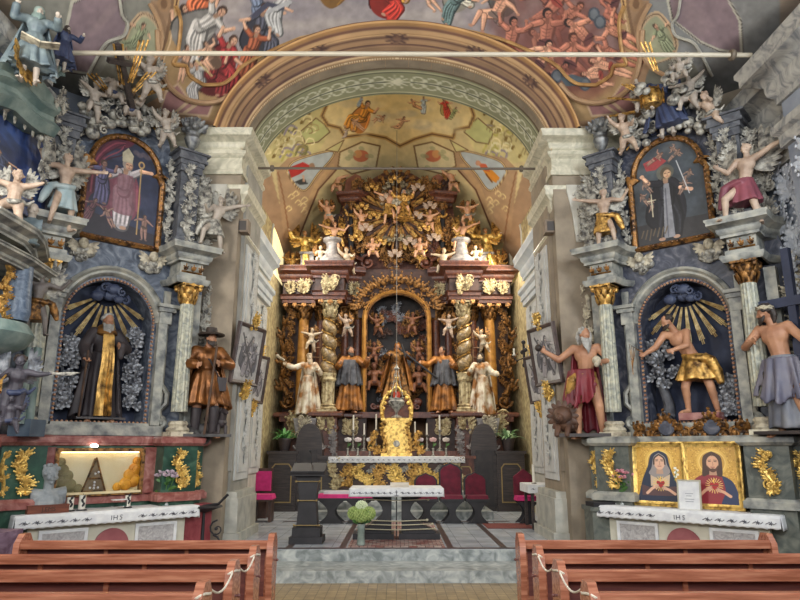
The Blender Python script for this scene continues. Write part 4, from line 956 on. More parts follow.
# ------------------------------------------------------------------ the two diagonal side altars
FR = Fr(4.16, 9.13, -42); FL = Fr(-4.16, 9.13, 42)
BEAD = mat('red_gilt_bead', (120, 70, 60), (190, 150, 110), 30, .5)
NICHE = mat('niche_blue_black', (26, 32, 52), (50, 58, 80), 4, .7, c3=(34, 42, 64))
GREENG = mat('dark_green_grey_marble', (72, 78, 74), (112, 114, 104), 5, .45, dist=2)
def rails(mb, path, off, r, n=5):
    for o in off: mb.tube([(x, o, z) for x, z in path], r, n)
def retable(fr, side, label):
    R = thing('altar_retable', label, 'altar', (fr.ox, fr.oy, 0), fr.t)
    left = side < 0
    body = DKALT2 if left else DKALT
    inner = arch_outline(.6, 2.05, 3.48, n=24); oc = []
    for x, z in inner:
        if z <= 3.48: oc.append((math.copysign(.86, x), 1.85 if z < 2.1 else 3.3))
        else:
            t = math.atan2(z-3.48, x); k = min(.86/max(abs(math.cos(t)), 1e-3), 1.15/max(math.sin(t), 1e-3)); oc.append((k*math.cos(t), 3.48+k*math.sin(t)))
    mb = MB(); mb.hole(oc, inner, -.03, .36)
    for s in (-1, 1): mb.prism([(s*.86, 1.85), (s*1.42, 1.85), (s*1.42, 4.2), (s*1.3, 4.7), (s*.86, 4.7)], .0, .3)
    mb.prism([(-1.3, 4.6), (1.3, 4.6), (1.2, 5.2), (1.12, 6.2), (.7, 6.35)]+arcpts(0, 6.25, .7, .7, 10, 170, 12)+[(-.7, 6.35), (-1.12, 6.2), (-1.2, 5.2)], .03, .3)
    mb.build('backing', body, R)
    mb = MB(); mb.prism(arch_outline(.66, 2.0, 3.48, n=24), .34, .4); mb.build('niche_back', NICHE, R)
    # predella with pedestals
    pm = GNMARB if left else GREENG; cm = RMARB if left else ALTG
    mb = MB(); mb.box((0, .05, .9), (2.86, .5, 1.7))
    for s in (-1, 1): mb.box((s*.99, -.28, .9), (.5, .5, 1.7)); mb.box((s*1.32, -.1, .9), (.22, .4, 1.7))
    mb.build('predella', pm, R)
    P = [(-1.46, .1, 0), (-1.46, -.3, 0), (-1.26, -.3, 0), (-1.26, -.54, 0), (-.73, -.54, 0), (-.73, -.2, 0), (.73, -.2, 0), (.73, -.54, 0), (1.26, -.54, 0), (1.26, -.3, 0), (1.46, -.3, 0), (1.46, .1, 0)]
    mb = MB(); mb.sweep([(x, y, 1.73) for x, y, _ in P], [(-.3, 0), (.02, 0), (.06, .04), (.06, .1), (.02, .13), (-.3, .13)], (0, 0, 1))
    mb.box((0, .0, 1.8), (2.8, .5, .12)); mb.sweep([(x, y, .98) for x, y, _ in P], [(-.3, 0), (.05, 0), (.05, .08), (.01, .12), (-.3, .12)], (0, 0, 1)); mb.build('predella_cornice', cm, R)
    if left:
        for s in (-1, 1): mb = MB(); mb.box((s*.66, -.22, 1.4), (.18, .1, .62)); mb.build('marble_pilaster', RMARB, R)
    for s in (-1, 1):
        for k, (x, y, w) in enumerate(((s*.99, -.56, .26), (s*1.32, -.33, .2))):
            mb = MB(); rocaille(mb, w*.95, .5, 11+k+s, th=.1); mb.build('gilded_ornament', GOLDB, R, (x, y, 1.4))
    # columns
    for s in (-1, 1):
        mb = MB(); n = 30; zs = np.linspace(2.08, 3.82, 14)
        mb.lathe([(.118-.02*((z-2.1)/1.75)**1.6, z) for z in zs], (s*.99, -.36, 0), 56, 14, .09)
        c = mb.build('column', COLM, R)
        mb = MB(); col_base(mb, (s*.99, -.36, 1.86), .118, .22); mb.build('base', IVORY, c)
        mb = MB(); capital(mb, (s*.99, -.36, 3.82), .105, .3); mb.build('capital', GOLD if s*side < 0 or left else GOLDD, c)
        # inner pilaster behind each column
        mb = MB(); mb.box((s*1.22, -.08, 2.95), (.14, .2, 2.2)); mb.box((s*.8, -.02, 2.95), (.1, .1, 2.2)); mb.build('pilaster', ALTG, R)
        # entablature block
        mb = MB(); mb.box((s*.99, -.2, 4.2), (.42, .56, .16)); mb.box((s*.99, -.18, 4.36), (.36, .5, .22))
        q = [(s*.99-.3, .1, 0), (s*.99-.22, -.2, 0), (s*.99-.22, -.48, 0), (s*.99+.22, -.48, 0), (s*.99+.22, -.2, 0), (s*.99+.36, .1, 0)]
        mb.sweep([(x, y, 4.46) for x, y, _ in q], corn(.17, .26, .3), (0, 0, 1)); mb.box((s*.99, -.15, 4.62), (.5, .6, .18))
        mb.sweep([(x, y, 4.12) for x, y, _ in q], [(-.2, 0), (.02, 0), (.05, .05), (.05, .09), (-.2, .09)], (0, 0, 1))
        e = mb.build('entablature', ALTG, R)
        mb = MB()
        for x in (-.12, .0, .12): acanthus(mb, s*.99+x, 4.32, PI/2, .09, .04, -.47, 3)
        mb.tube([(s*.99-.16, -.44, 4.31), (s*.99+.16, -.44, 4.31)], .014, 5)
        mb.build('gilded_leaf', GOLDD, e)
        # scrolling wing outside the column
        mb = MB(); x0 = s*1.5
        for k in range(5): rocaille(mb, .34-.02*abs(k-2), .56, 500+k+s*3, (x0+s*.03*(-1)**k, -.06, 2.5+k*.36), n=5, th=.1)
        mb.tube([(x0+s*.09*math.sin(k*1.3), -.02, 2.25+k*.2) for k in range(11)], .05, 6)
        mb.build('scroll_wing', SILV if left else IVORY, R)
        # upper pilaster with foliage drop
        mb = MB(); mb.box((s*.93, -.1, 5.42), (.3, .3, 1.4)); mb.box((s*.93, -.12, 6.14), (.4, .38, .08)); mb.box((s*.93, -.12, 6.2), (.48, .44, .05)); mb.box((s*.93, -.12, 6.27), (.44, .42, .08)); mb.box((s*.93, -.12, 6.32), (.54, .5, .03)); mb.box((s*.93, -.12, 4.8), (.4, .36, .14)); mb.box((s*.93, -.12, 6.06), (.36, .34, .14)); 
        u = mb.build('upper_pilaster', mat('upper_slate', (58, 60, 68), (104, 106, 110), 5, .5, bump=.2, dist=2), R)
        mb = MB()
        for k in range(4): rocaille(mb, .22, .4, 7+k, (s*.93, -.28, 5.9-k*.3), n=4, th=.1)
        mb.build('foliage_drop', SILV, u)
        mb = MB()
        for k in range(3): rocaille(mb, .36, .56, 520+k+s*3, (s*(1.24-.02*k), -.12, 5.0+k*.38), n=5, th=.11)
        mb.tube([(s*(1.2+.07*math.sin(k*1.4)), -.08, 4.85+k*.16) for k in range(9)], .05, 6)
        mb.build('upper_scroll', SILV, R)
        mb = MB()
        for k in range(4): rocaille(mb, .2, .4, 17+k, (s*.7, -.06, 6.0-k*.33), n=4, th=.1)
        mb.build('silver_foliage', SILV, R)
    # niche frame: straight jambs with ears, arch, bead and volute consoles
    mb = MB(); pr = [(-.07, .02), (-.07, -.1), (-.03, -.14), (.0, -.1), (.03, -.1), (.07, -.05), (.07, .02)]
    arc = [(x, 0, z) for x, z in arcpts(0, 3.48, .71, .74, 5, 175, 26)]
    mb.sweep(arc, pr, (0, 1, 0))
    for s in (-1, 1):
        mb.box((s*.74, -.06, 2.85), (.13, .14, 1.66)); mb.box((s*.78, -.07, 3.74), (.26, .2, .06)); mb.box((s*.77, -.06, 3.62), (.18, .16, .18)); mb.box((s*.8, -.08, 3.8), (.34, .24, .05))
        p = spiral((s*.82, 2.05), .1, 1.4, PI/2, -s, 14, -.08); mb.tube(p, [.035]*15, 6)
        mb.tube([(s*.8, -.08, 2.62), (s*.9, -.08, 2.5), (s*.9, -.08, 2.34), (s*.8, -.08, 2.24), (s*.82, -.08, 2.15)], .04, 6)
    mb.box((0, -.08, 1.94), (1.7, .16, .14)); mb.box((0, -.06, 2.02), (1.3, .14, .05))
    nf = mb.build('niche_frame', ALTG, R)
    mb = MB(); pts = [(.62, 2.05+.06*k) for k in range(24)]+arcpts(0, 3.48, .62, .62, 0, 180, 40)+[(-.62, 3.48-.06*k) for k in range(24)]
    for x, z in pts: mb.sph((x, -.05, z), .021, 6, 4)
    for k in range(22): mb.sph((-.62+k*.059, -.09, 2.05), .021, 6, 4)
    mb.build('beading', BEAD, nf)
    # cloud and rays inside the niche
    mb = MB(); cloud(mb, [(-.14, .12, 3.9), (0, .1, 3.94), (.14, .12, 3.9), (.05, .08, 3.86)], .1, 5, per=2); g = mb.build('cloud', mat('dark_blue_cloud', (44, 52, 76), (78, 86, 108), 6, .6), R)
    mb = MB()
    for k in range(9):
        a = math.radians(205+k*16.2); 
        for d in (-.05, -.017, .017, .05):
            b = a+d; L = (.5 if k in (0, 8) else .6)-abs(d)*2
            mb.tube([(.2*math.cos(b), .2, 3.9+.16*math.sin(b)), ((.2+L*.9)*math.cos(b), .2, 3.9+(.2+L)*math.sin(b))], [.005, .009], 4)
    mb.build('gilded_ray', mat('pale_gilt_ray', (214, 196, 150), (150, 122, 74), 12, .4, .4), R)
    # panel between the niche and the picture
    for s in (-1, 1):
        mb = MB(); cloud(mb, [(s*.5, -.06, 4.44), (s*.42, -.06, 4.4), (s*.58, -.06, 4.4), (s*.5, -.06, 4.36)], .075, 40+s, per=3, jit=.4); cl = mb.build('cloud', SILV, R)
        mb = MB(); mb.sph((0, 0, 0), (.07, .07, .08), 10, 8); mb.sph((0, -.065, -.005), .018, 6, 4)
        for q in (-1, 1):
            for i in range(5): a = .5-.4*i; mb.leaf((q*.045, .02, -.04), (q*math.cos(a), 0, math.sin(a)), .2-.02*i, .06, .3)
        mb.build('cherub_head', IVORY, cl, (s*.5, -.15, 4.53))
    # crowning urns
    for s in (-side,):
        mb = MB(); mb.lathe([(.07, 0), (.09, .04), (.03, .1), (.1, .2), (.13, .3), (.1, .36), (.12, .4)], (0, 0, 0), 14)
        for k in range(16):
            a = k*2.4; r = .05+.012*k*.8; mb.sph((r*math.cos(a), r*math.sin(a)*.7, .46+.2*(1-k/16)), .055, 7, 5); mb.leaf((0, 0, .4), (math.cos(a), math.sin(a)*.6-.2, .8), .3, .08)
        mb.build('urn', mat('dark_silver', (84, 86, 90), (150, 150, 146), 12, .45, .4), R, (s*.96, -.14, 6.33))
    return R
def picture_on(fr, name, label, cv, z0=4.66):
    T = thing(name, label, 'painting', fr.world((0, 0, 0)), fr.t)
    o = [(.56, 4.68), (.56, 5.74), (.5, 5.84)]+arcpts(0, 5.84, .5, .5, 0, 180, 24)+[(-.5, 5.84), (-.56, 5.74), (-.56, 4.68)]
    mb = MB(); mb.sweep([(x, -.06, z) for x, z in o], [(-.05, .04), (-.05, -.03), (-.01, -.06), (.03, -.03), (.03, .04)], (0, 1, 0), True); f = mb.build('frame', GOLDD, T)
    mb = MB(); n = 0
    for i in range(len(o)):
        a, b = Vector(o[i-1]), Vector(o[i]); k = max(1, int((b-a).length/.07))
        for j in range(k): p = a.lerp(b, j/k); mb.sph((p.x, -.1, p.y), .018, 5, 4)
    mb.build('beading', BEAD, f)
    flat_picture('canvas', cv, -.57, 4.66, .57, 6.36, -.035, OILP, T, lambda X, Z: (Z < 5.84+np.sqrt(np.maximum(0, .26-X*X))))
    return T
rl = retable(FL, -1, 'blue grey marbled side altar with a bearded monk in its niche, green predella')
rr = retable(FR, 1, 'dark marbled side altar with a bending man in its niche, grey green predella')
# gold cresting with two medallions over the right predella
mb = MB(); mb.box((0, -.15, 1.92), (1.5, .05, .05))
for s in (-1, 1):
    for k in range(6): curl(mb, s*(.06+.13*k), 1.98-.03*(k % 2), .085, PI/2, s*(-1)**k, .03, -.17); acanthus(mb, s*(.1+.13*k), 1.94, PI/2-s*.5*(-1)**k, .15, .06, -.19, 3)
    acanthus(mb, s*.3, 2.02, PI/2, .2, .08, -.2, 5)
cr_ = mb.build('cresting', GOLDD, rr)
for s in (-1, 1):
    mb = MB(); mb.lathe([(.001, 0), (.1, 0), (.115, .02), (.1, .04), (.001, .04)], n=24); mb.xf(Matrix.Translation((s*.3, -.2, 1.98)) @ Matrix.Rotation(PI/2, 4, 'X')); md = mb.build('medallion', DKALT, cr_)
# paintings over the niches
W_, H_ = 114, 170
cv = CV(0, 0, 114, 170, 1.5, (38, 44, 66)); cv.noise(.3, 30, 3)
for k in range(14): rg = random.Random(k); cv.ell(rg.uniform(10, 105), rg.uniform(20, 120), rg.uniform(10, 24), rg.uniform(6, 14), rg.choice([(52, 58, 84), (30, 34, 50), (66, 68, 90)]), 0, .5, .7)
cv.poly(cv.spline([(0, 140), (4, 60), (14, 24), (34, 4), (66, 0), (60, 14), (36, 26), (24, 44), (20, 70), (24, 90), (10, 110), (8, 150)], 5), (88, 34, 50))
for k in range(5): cv.line(cv.spline([(8+k*3, 100), (10+k*4, 50), (30+k*5, 14+k*4), (52, 8+k*2)], 5), 2, (132, 62, 76) if k % 2 else (56, 22, 36))
cv.poly([(0, 128), (114, 146), (114, 170), (0, 170)], (40, 34, 42)); cv.person(58, 44, 98, (166, 158, 158), seed=5, ang=.04, cloak=(108, 58, 70), hair=(150, 140, 130)); cv.poly([(51, 40), (50, 26), (58, 16), (67, 27), (66, 40)], (176, 166, 140)); cv.poly(cv.spline([(48, 60), (40, 92), (42, 120), (74, 122), (76, 92), (69, 60)], 5), (118, 74, 84), .75)
cv.line([(80, 42), (82, 150)], 2, (170, 140, 90)); cv.ell(80, 38, 5, 6, (170, 140, 90)); cv.ell(80, 38, 2.6, 3.6, (50, 50, 70))
sk = (140, 108, 96); cv.person(26, 52, 60, (84, 80, 110), sk, seed=9, ang=.05, mode='stand'); cv.person(20, 112, 34, (96, 60, 66), sk, seed=3, ang=.4); cv.person(34, 122, 28, (110, 84, 90), sk, seed=6, ang=-.5, nude=True); cv.person(92, 120, 36, (96, 80, 66), sk, seed=8, nude=True)
for k in range(6): cv.ell(70+6*k, 20+3*(k % 2), 5, 4, (96, 84, 90), 0, .7, .5)
cv.noise(.15, 6, 8)
picture_on(FL, 'altar_painting', 'arched painting of a bishop in pale robes beside a crimson curtain, above the monk', cv)
cv = CV(0, 0, 114, 170, 1.5, (56, 62, 68)); cv.noise(.3, 30, 13)
cv.poly([(0, 130), (114, 134), (114, 170), (0, 170)], (44, 42, 44))
for k in range(16): rg = random.Random(k+40); cv.ell(rg.uniform(10, 105), rg.uniform(10, 90), rg.uniform(10, 22), rg.uniform(6, 12), rg.choice([(72, 80, 84), (60, 62, 64), (88, 90, 90)]), 0, .5, .7)
cv.person(54, 56, 100, (28, 28, 34), seed=4, ang=.03, cloak=(22, 22, 28), hair=(60, 50, 44)); cv.poly([(50, 72), (58, 72), (60, 158), (44, 158)], (128, 128, 132)); cv.line([(52, 80), (50, 156)], 2, (90, 90, 96))
cv.ell(54, 54, 13, 13, (170, 150, 100), 0, .25)
cv.poly([(22, 30), (46, 24), (58, 36), (40, 46), (26, 44)], (150, 60, 62)); cv.person(52, 22, 26, (140, 60, 60), (150, 114, 98), seed=2, ang=1.1, nude=True)
for x, y, s_ in ((66, 16, 1), (78, 24, 2), (20, 62, 3), (14, 80, 4), (90, 60, 5), (84, 76, 6), (26, 90, 7)): cv.person(x, y, 22, (96, 88, 84), (132, 106, 92), seed=s_, ang=random.Random(s_).uniform(-1, 1), nude=True)
cv.line([(30, 84), (30, 120)], 1.6, (200, 190, 160)); cv.line([(24, 94), (36, 94)], 1.6, (200, 190, 160)); cv.line([(72, 40), (86, 96)], 1.4, (190, 190, 190))
for k in range(7): cv.line([(10+k*6, 150+k % 3*3), (14+k*6, 140)], 2, (92, 78, 60))
cv.noise(.15, 6, 8)
picture_on(FR, 'altar_painting', 'arched painting of a friar in black habit under red winged cherubs, above the bending man', cv)
# ------------------------------------------------------------------ altar tables with cloths
MENS = mat('mensa_cream', (186, 182, 164), (206, 200, 182), 4, .6)
def stitched(mb, x, z, y, s=1., k=0):
    for q in range(5):
        a = q*PI*2/5+k; mb.leaf((x, y, z), (math.cos(a), 0, math.sin(a)), .028*s, .012*s, .3)
    mb.tube([(x-.06*s, y, z-.01), (x-.02*s, y, z+.012), (x+.03*s, y, z-.012), (x+.06*s, y, z+.008)], .004*s, 4)
def mensa(fr, x0, x1, lab, clab):
    T = thing('altar_table', lab, 'altar', (fr.ox, fr.oy, 0), fr.t); cx = (x0+x1)/2; b0, b1 = x0+.17, x1-.15
    mb = MB(); mb.box(((b0+b1)/2, -.36, .42), (b1-b0, .56, .84)); mb.box(((b0+b1)/2, -.36, .04), (b1-b0+.08, .62, .08)); mb.build('body', MENS, T)
    mb = MB(); mb.box((cx, -.38, .875), (x1-x0-.04, .68, .07)); mb.build('table_top', STONE, T)
    for k, (a, b) in enumerate(((b0+.14, b0+.66), (b1-.66, b1-.14))):
        mb = MB(); mb.box(((a+b)/2, -.64, .48), (b-a, .02, .46)); f = mb.build('panel', mat('panel_grey', (150, 146, 146), (196, 192, 190), 14, .6, dist=2), T)
        mb = MB(); mb.sweep([(a, -.65, .25), (b, -.65, .25), (b, -.65, .71), (a, -.65, .71)], [(-.02, 0), (.02, 0), (.02, -.015), (-.02, -.015)], (0, 1, 0), True); mb.build('moulding', WHITE, f)
    mb = MB(); mb.lathe([(.001, 0), (.2, 0), (.22, .012), (.22, .03), (.001, .03)], n=32); mb.xf(Matrix.Translation(((b0+b1)/2, -.64, .48)) @ Matrix.Rotation(PI/2, 4, 'X')); r = mb.build('roundel', mat('roundel_red', (134, 70, 74), (150, 86, 88), 6, .6), T)
    mb = MB(); c = (b0+b1)/2; mb.leaf((c, -.66, .42), (0, 0, 1), .2, .09, .2); mb.leaf((c, -.66, .5), (.6, 0, 1), .14, .05, .2); mb.leaf((c, -.66, .5), (-.6, 0, 1), .14, .05, .2); mb.build('relief', IVORY, r)
    C = thing('altar_cloth', clab, 'cloth', (fr.ox, fr.oy, .91), fr.t)
    mb = MB(); n = 90
    def fn(u, v):
        x = x0+(x1-x0)*u; w = .004*math.sin(u*60)
        if v < .6: return (x, -.02-.72*v/.6, .008+.002*math.sin(u*31+v*9))
        k = (v-.6)/.4; sc = .012*abs(math.sin(u*n*PI/4)) if k > .95 else 0
        return (x, -.745-.008*k+w*k, .004-.15*k+sc)
    mb.grid(fn, 240, 12)
    for s, xx in ((-1, x0), (1, x1)): mb.grid(lambda u, v: (xx+s*.012*v, -.02-.72*u, .006-.16*v), 12, 4)
    cl = mb.build('sheet', WHITE, C)
    mo = cl.modifiers.new('thick', 'SOLIDIFY'); mo.thickness = .006; mo.offset = 1
    mb = MB()
    for k in range(16):
        x = x0+.1+(x1-x0-.2)*k/15
        if abs(k-7.5) < 1.6: continue
        stitched(mb, x, -.075, -.762, .95, k)
    mb.build('embroidery', mat('grey_thread', (84, 84, 92)), C)
    mb = MB(); c = cx; z = -.075
    for a, b in (((-.07, -.04), (-.07, .04)), ((-.03, -.04), (-.03, .04)), ((.03, -.04), (.03, .04)), ((-.03, 0), (.03, 0))): mb.tube([(c+a[0]*.7, -.762, z+a[1]*.7), (c+b[0]*.7, -.762, z+b[1]*.7)], .004, 4)
    mb.tube([(c+.085, -.762, z+.025), (c+.065, -.762, z+.028), (c+.057, -.762, z+.014), (c+.082, -.762, z-.008), (c+.07, -.762, z-.028), (c+.054, -.762, z-.02)], .004, 4)
    mb.build('monogram', mat('grey_thread', (84, 84, 92)), C)
    return T
mensa(FL, -1.05, 1.22, 'cream stone altar table with a dark red roundel below the lit glass shrine', 'white embroidered cloth under the grey bust and the short candles')
mensa(FR, -1.22, 1.1, 'cream stone altar table with a dark red roundel below two gilt framed pictures', 'white embroidered cloth under the two gilt framed sacred pictures')
# ------------------------------------------------------------------ figures of the side altars
REDC = mat('red_drapery', (132, 40, 50), (92, 26, 36), 5, .5); GREYD = mat('grey_drapery', (92, 96, 108), (132, 132, 134), 6, .55); DBLUE = mat('dark_blue_drapery', (44, 52, 80), (70, 80, 108), 5, .5)
DKROBE = mat('dark_brown_habit', (44, 38, 42), (70, 62, 62), 5, .6); BRONZE = mat('bronze_gold', (150, 96, 48), (84, 52, 30), 8, .4, .55, bump=.2); PALEB = mat('pale_blue_drapery', (140, 160, 164), (170, 180, 178), 6, .55)
STICK = mat('brown_stick', (92, 66, 46), (62, 44, 34), 10, .6)
def base_block(mb, w=.3, d=.2, h=.03): mb.box((0, 0, h/2), (w, d, h))
def staff(p0, p1, r=.01):
    def f(mb, S): mb.tube([p0, p1], r, 7)
    return f
# bearded monk of the left niche
def scap(mb, S):
    n = 24; vs = []; fs = []
    for lay in (0, .012):
        for j in range(n+1):
            t = j/n; z = .8-.77*t
            for i in range(9):
                u = i/8-.5; vs.append((u*(.1+.05*t), -.115-.05*t-.03*math.sin(PI*min(1, t*1.6))-.014*math.cos(u*22+t)*t-lay, z))
    for j in range(n):
        for i in range(8):
            a = j*9+i; fs.append((a, a+1, a+10, a+9)); b = a+(n+1)*9; fs.append((b, b+9, b+10, b+1))
    for j in range(n):
        for i in (0, 8): a = j*9+i; b = a+(n+1)*9; fs.append((a, a+9, b+9, b))
    mb.add(vs, fs)
monk = fig('monk', dict(head=(0, -.04), lean=(0, -.02), armL=((-.55, -.25, -1), (.05, -.7, -.75)), armR=((.6, -.35, -1), (-.75, -.8, .1)), face=(.15, -1, -.25), rb=(.15, .13), wide=1), 'robe', hair='short', beard=2.6, seed=4,
    cloak=[dict(a0=-35, a1=215, z0=.85, z1=.03, rt=(.125, .1), rb=(.23, .19), seed=8, c0=(0, .0), c1=(0, .02), folds=9)], extra={'cowl': lambda mb, S: mb.lathe([(.05, .02), (.07, .0), (.115, -.05), (.125, -.08), (.1, -.1), (.05, -.1)], S['neck']+V(0, .02, .02), 20), 'scapular': scap, 'staff': staff((-.19, -.2, .62), (-.2, -.16, .02)), 'plinth': lambda mb, S: base_block(mb, .44, .3, .02)})
def in_alt(fr, lx, w, z): return fr.world((lx, -w, z))
place('monk_statue', 'statue of a bearded monk in dark habit with a gold scapular, in the left niche', 'statue', monk, {'*': DKROBE, 'body': FLESH, 'robe': DKROBE, 'cloak': DKROBE, 'hair': HAIRG, 'cowl': GOLDD, 'scapular': GOLD, 'staff': STICK, 'plinth': DKW}, in_alt(FL, -.0, -.14, 2.09), 1.5, FL.t)
# pilgrim with broad hat
def hat(mb, S): c = S['head']+V(0, .0, .045); mb.lathe([(.02, .075), (.05, .07), (.062, .02), (.07, .0), (.125, -.01), (.13, .0), (.12, .012), (.07, .02)], c, 20)
def wallet(mb, S): mb.box((.14, -.06, .5), (.09, .05, .13), .2); mb.tube([(.12, -.05, .56), (.02, -.12, .72), (-.1, -.02, .83)], .009, 5)
def scallop(mb, S): mb.sph((.05, -.11, .74), (.022, .012, .022), 8, 6)
def boots(mb, S):
    for n in ('L', 'R'): caps(mb, S['kn'+n], S['an'+n], .052, .036); caps(mb, S['an'+n], S['an'+n]+S['ft'+n], .036, .026)
def dog(mb, S):
    c = (.15, -.02, .0); caps(mb, (.1, .06, .1), (.17, -.02, .14), .05, .055); caps(mb, (.17, -.03, .16), (.185, -.06, .23), .04, .034); caps(mb, (.185, -.06, .24), (.2, -.13, .225), .03, .018)
    for x, y in ((.14, -.06), (.21, -.05), (.08, .05), (.14, .1)): caps(mb, (x, y, .1), (x, y-.015, .012), .018, .014)
    caps(mb, (.16, -.03, .27), (.15, -.02, .23), .012, .02); mb.tube([(.06, .1, .12), (.03, .15, .18), (.05, .17, .24)], [.014, .011, .006], 5)
pil = fig('pilgrim', dict(head=(.02, -.03), lean=(.0, -.03), armL=((-.75, -.35, -1), (.75, -.8, -.1)), armR=((.8, -.3, -1), (-.8, -.75, .05)), legR=((.15, -.25, -1), (.0, .12, -1)), face=(.45, -1, .1), hem=.3, rb=(.2, .14), amp=.35), 'tunic', hair='short', beard=.8, seed=9,
    cloak=[dict(a0=0, a1=190, z0=.84, z1=.26, rt=(.13, .1), rb=(.26, .17), seed=5)], extra={'hat': hat, 'wallet': wallet, 'staff': staff((.06, -.24, .85), (.0, -.2, .02), .012), 'boot': boots, 'dog': dog, 'rock': lambda mb, S: (cloud(mb, [(-.15, -.0, .05), (.0, .08, .05), (-.1, .06, .03)], .09, 6), base_block(mb, .5, .36, .025))})
place('pilgrim_statue', 'gilt brown statue of a pilgrim with hat and staff beside the left altar column', 'statue', pil, {'*': BRONZE, 'body': FLESH, 'hair': HAIRD, 'hat': HAIRD, 'staff': STICK, 'boot': DKROBE, 'dog': DKROBE, 'rock': mat('dark_rock', (58, 56, 56), (98, 94, 92), 8, .7), 'wallet': DKROBE}, in_alt(FL, 1.37, .36, 1.86), 1.56, FL.t-.35)
# aged hermit with red cloak
def skull(mb, S): p = S['wrR']+S['hdR']*.9; mb.sph(p+V(0, -.02, .01), (.04, .05, .042), 10, 8); mb.sph(p+V(0, -.055, -.03), (.025, .025, .025), 8, 6)
def lion(mb, S):
    caps(mb, (-.12, .04, .11), (-.2, -.06, .13), .075, .09); mb.sph((-.22, -.09, .19), .095, 12, 9); mb.sph((-.24, -.15, .17), (.05, .06, .05), 10, 8); mb.sph((-.245, -.2, .165), .022, 8, 6)
    for i in range(14):
        a = i*PI/7; mb.leaf((-.22+.05*math.cos(a), -.11, .19+.05*math.sin(a)), (math.cos(a), .1, math.sin(a)), .1, .05)
    for x, y in ((-.26, -.1), (-.17, -.1)): caps(mb, (x, y, .1), (x-.01, y-.06, .02), .03, .026)
    for s in (-1, 1): mb.sph((-.22+s*.06, -.1, .27), .022, 6, 5)
jer = fig('hermit', dict(head=(.0, -.05), lean=(.02, -.03), armL=((-1, -.2, -.75), (-.9, -.35, .6)), armR=((.8, -.3, -1), (-.55, -1, -.15)), legL=((-.15, -.1, -1), (0, .1, -1)), legR=((.25, -.35, -1), (.05, .25, -1)), face=(.75, -.8, -.15), hem=.36, rb=(.15, .12), tail=-.8, sx=-.02), 'loin', hair='long', beard=2.0, seed=14,
    cloak=[dict(a0=150, a1=310, z0=.62, z1=.4, rt=(.15, .12), rb=(.19, .16), seed=3, amp=.25, dz=-.14), dict(a0=20, a1=170, z0=.8, z1=.05, rt=(.12, .1), rb=(.2, .15), seed=6)],
    extra={'stone': lambda mb, S: mb.sph(S['wrL']+S['hdL']*.9, .035, 8, 6), 'skull': skull, 'lion': lion, 'rock': lambda mb, S: base_block(mb, .5, .34, .03)})
place('hermit_statue', 'white bearded hermit statue in red cloak raising a stone beside the right altar', 'statue', jer, {'*': REDC, 'body': FLESH, 'loincloth': GOLD, 'cloak': REDC, 'hair': HAIRG, 'stone': HAIRD, 'skull': IVORY, 'lion': mat('lion_brown', (96, 66, 48), (60, 42, 34), 12, .6), 'rock': DKW}, in_alt(FR, -1.38, .38, 1.86), 1.62, FR.t+.35)
# man carrying a cross
def crossp(mb, S):
    mb.box((.1, .06, .7), (.06, .05, 1.5), M=None); mb.box((.16, .05, 1.02), (.62, .05, .075))
def crown(mb, S):
    c = S['head']+V(0, 0, .035)
    for k in range(3): mb.tube([c+V(.062*math.cos(a*PI/8), .062*math.sin(a*PI/8), .006*math.sin(a*2.3+k*2)+.008*k) for a in range(17)], .007, 4)
chr_ = fig('cross_bearer', dict(head=(-.03, -.03), lean=(-.03, -.02), armL=((-.7, -.35, -.9), (1, -.75, .25)), armR=((.7, -.1, -.8), (.5, -.6, .9)), legR=((.28, -.3, -1), (.15, .15, -1)), legL=((-.1, 0, -1), (0, .05, -1)), face=(-.9, -.6, -.3), hem=.05, rb=(.15, .12)), 'loin', hair='long', beard=.8, seed=5,
    cloak=[dict(a0=200, a1=345, z0=.58, z1=.33, rt=(.14, .12), rb=(.2, .16), seed=9, amp=.22, dz=-.1)], extra={'cross': crossp, 'crown': crown, 'plinth': lambda mb, S: base_block(mb, .42, .32, .025)})
place('cross_bearer_statue', 'statue of a man in grey loincloth shouldering a dark cross at the right edge', 'statue', chr_, {'*': GREYD, 'body': FLESH, 'hair': HAIRD, 'cross': mat('cross_blue_black', (38, 44, 66), (54, 62, 86), 5, .5), 'crown': IVORY, 'cloak': mat('violet_grey_drapery', (86, 86, 104), (118, 112, 118), 5, .5), 'loincloth': GREYD, 'plinth': DKW}, in_alt(FR, 1.3, .5, 1.86), 1.6, FR.t-.3)
# bending man by a tree
sb = fig('bending_man', dict(lean=(-.14, -.1), head=(-.05, -.06), armL=((-.5, -.5, -.9), (-.5, -.75, -.5)), armR=((.1, -.6, -1), (-.75, -.75, -.35)), legL=((-.2, -.3, -1), (-.05, .3, -1)), legR=((.3, -.12, -1), (.12, .25, -1)), face=(-.6, -.7, -.65), hem=.33, rb=(.19, .16), tail=1.2), 'loin', hair='short', beard=.5, seed=21,
    extra={'plinth': lambda mb, S: mb.box((.02, -.02, -.03), (.38, .26, .07)), 'whip': lambda mb, S: [mb.tube([S['wrL'], S['wrL']+V(-.08-.02*k, -.05, .05+.02*k), S['wrL']+V(-.12, -.06, -.12-.03*k)], .004, 4) for k in range(4)]})
place('bending_man_statue', 'statue of a bending man in a gold loincloth in the right niche', 'statue', sb, {'*': GOLD, 'body': FLESH, 'hair': HAIRD, 'plinth': RMARB, 'whip': GOLDD}, in_alt(FR, .1, -.06, 2.17), 1.4, FR.t)
SILVD = mat('tarnished_silver', (150, 152, 156), (66, 68, 76), 9, .45, .5, bump=.2)
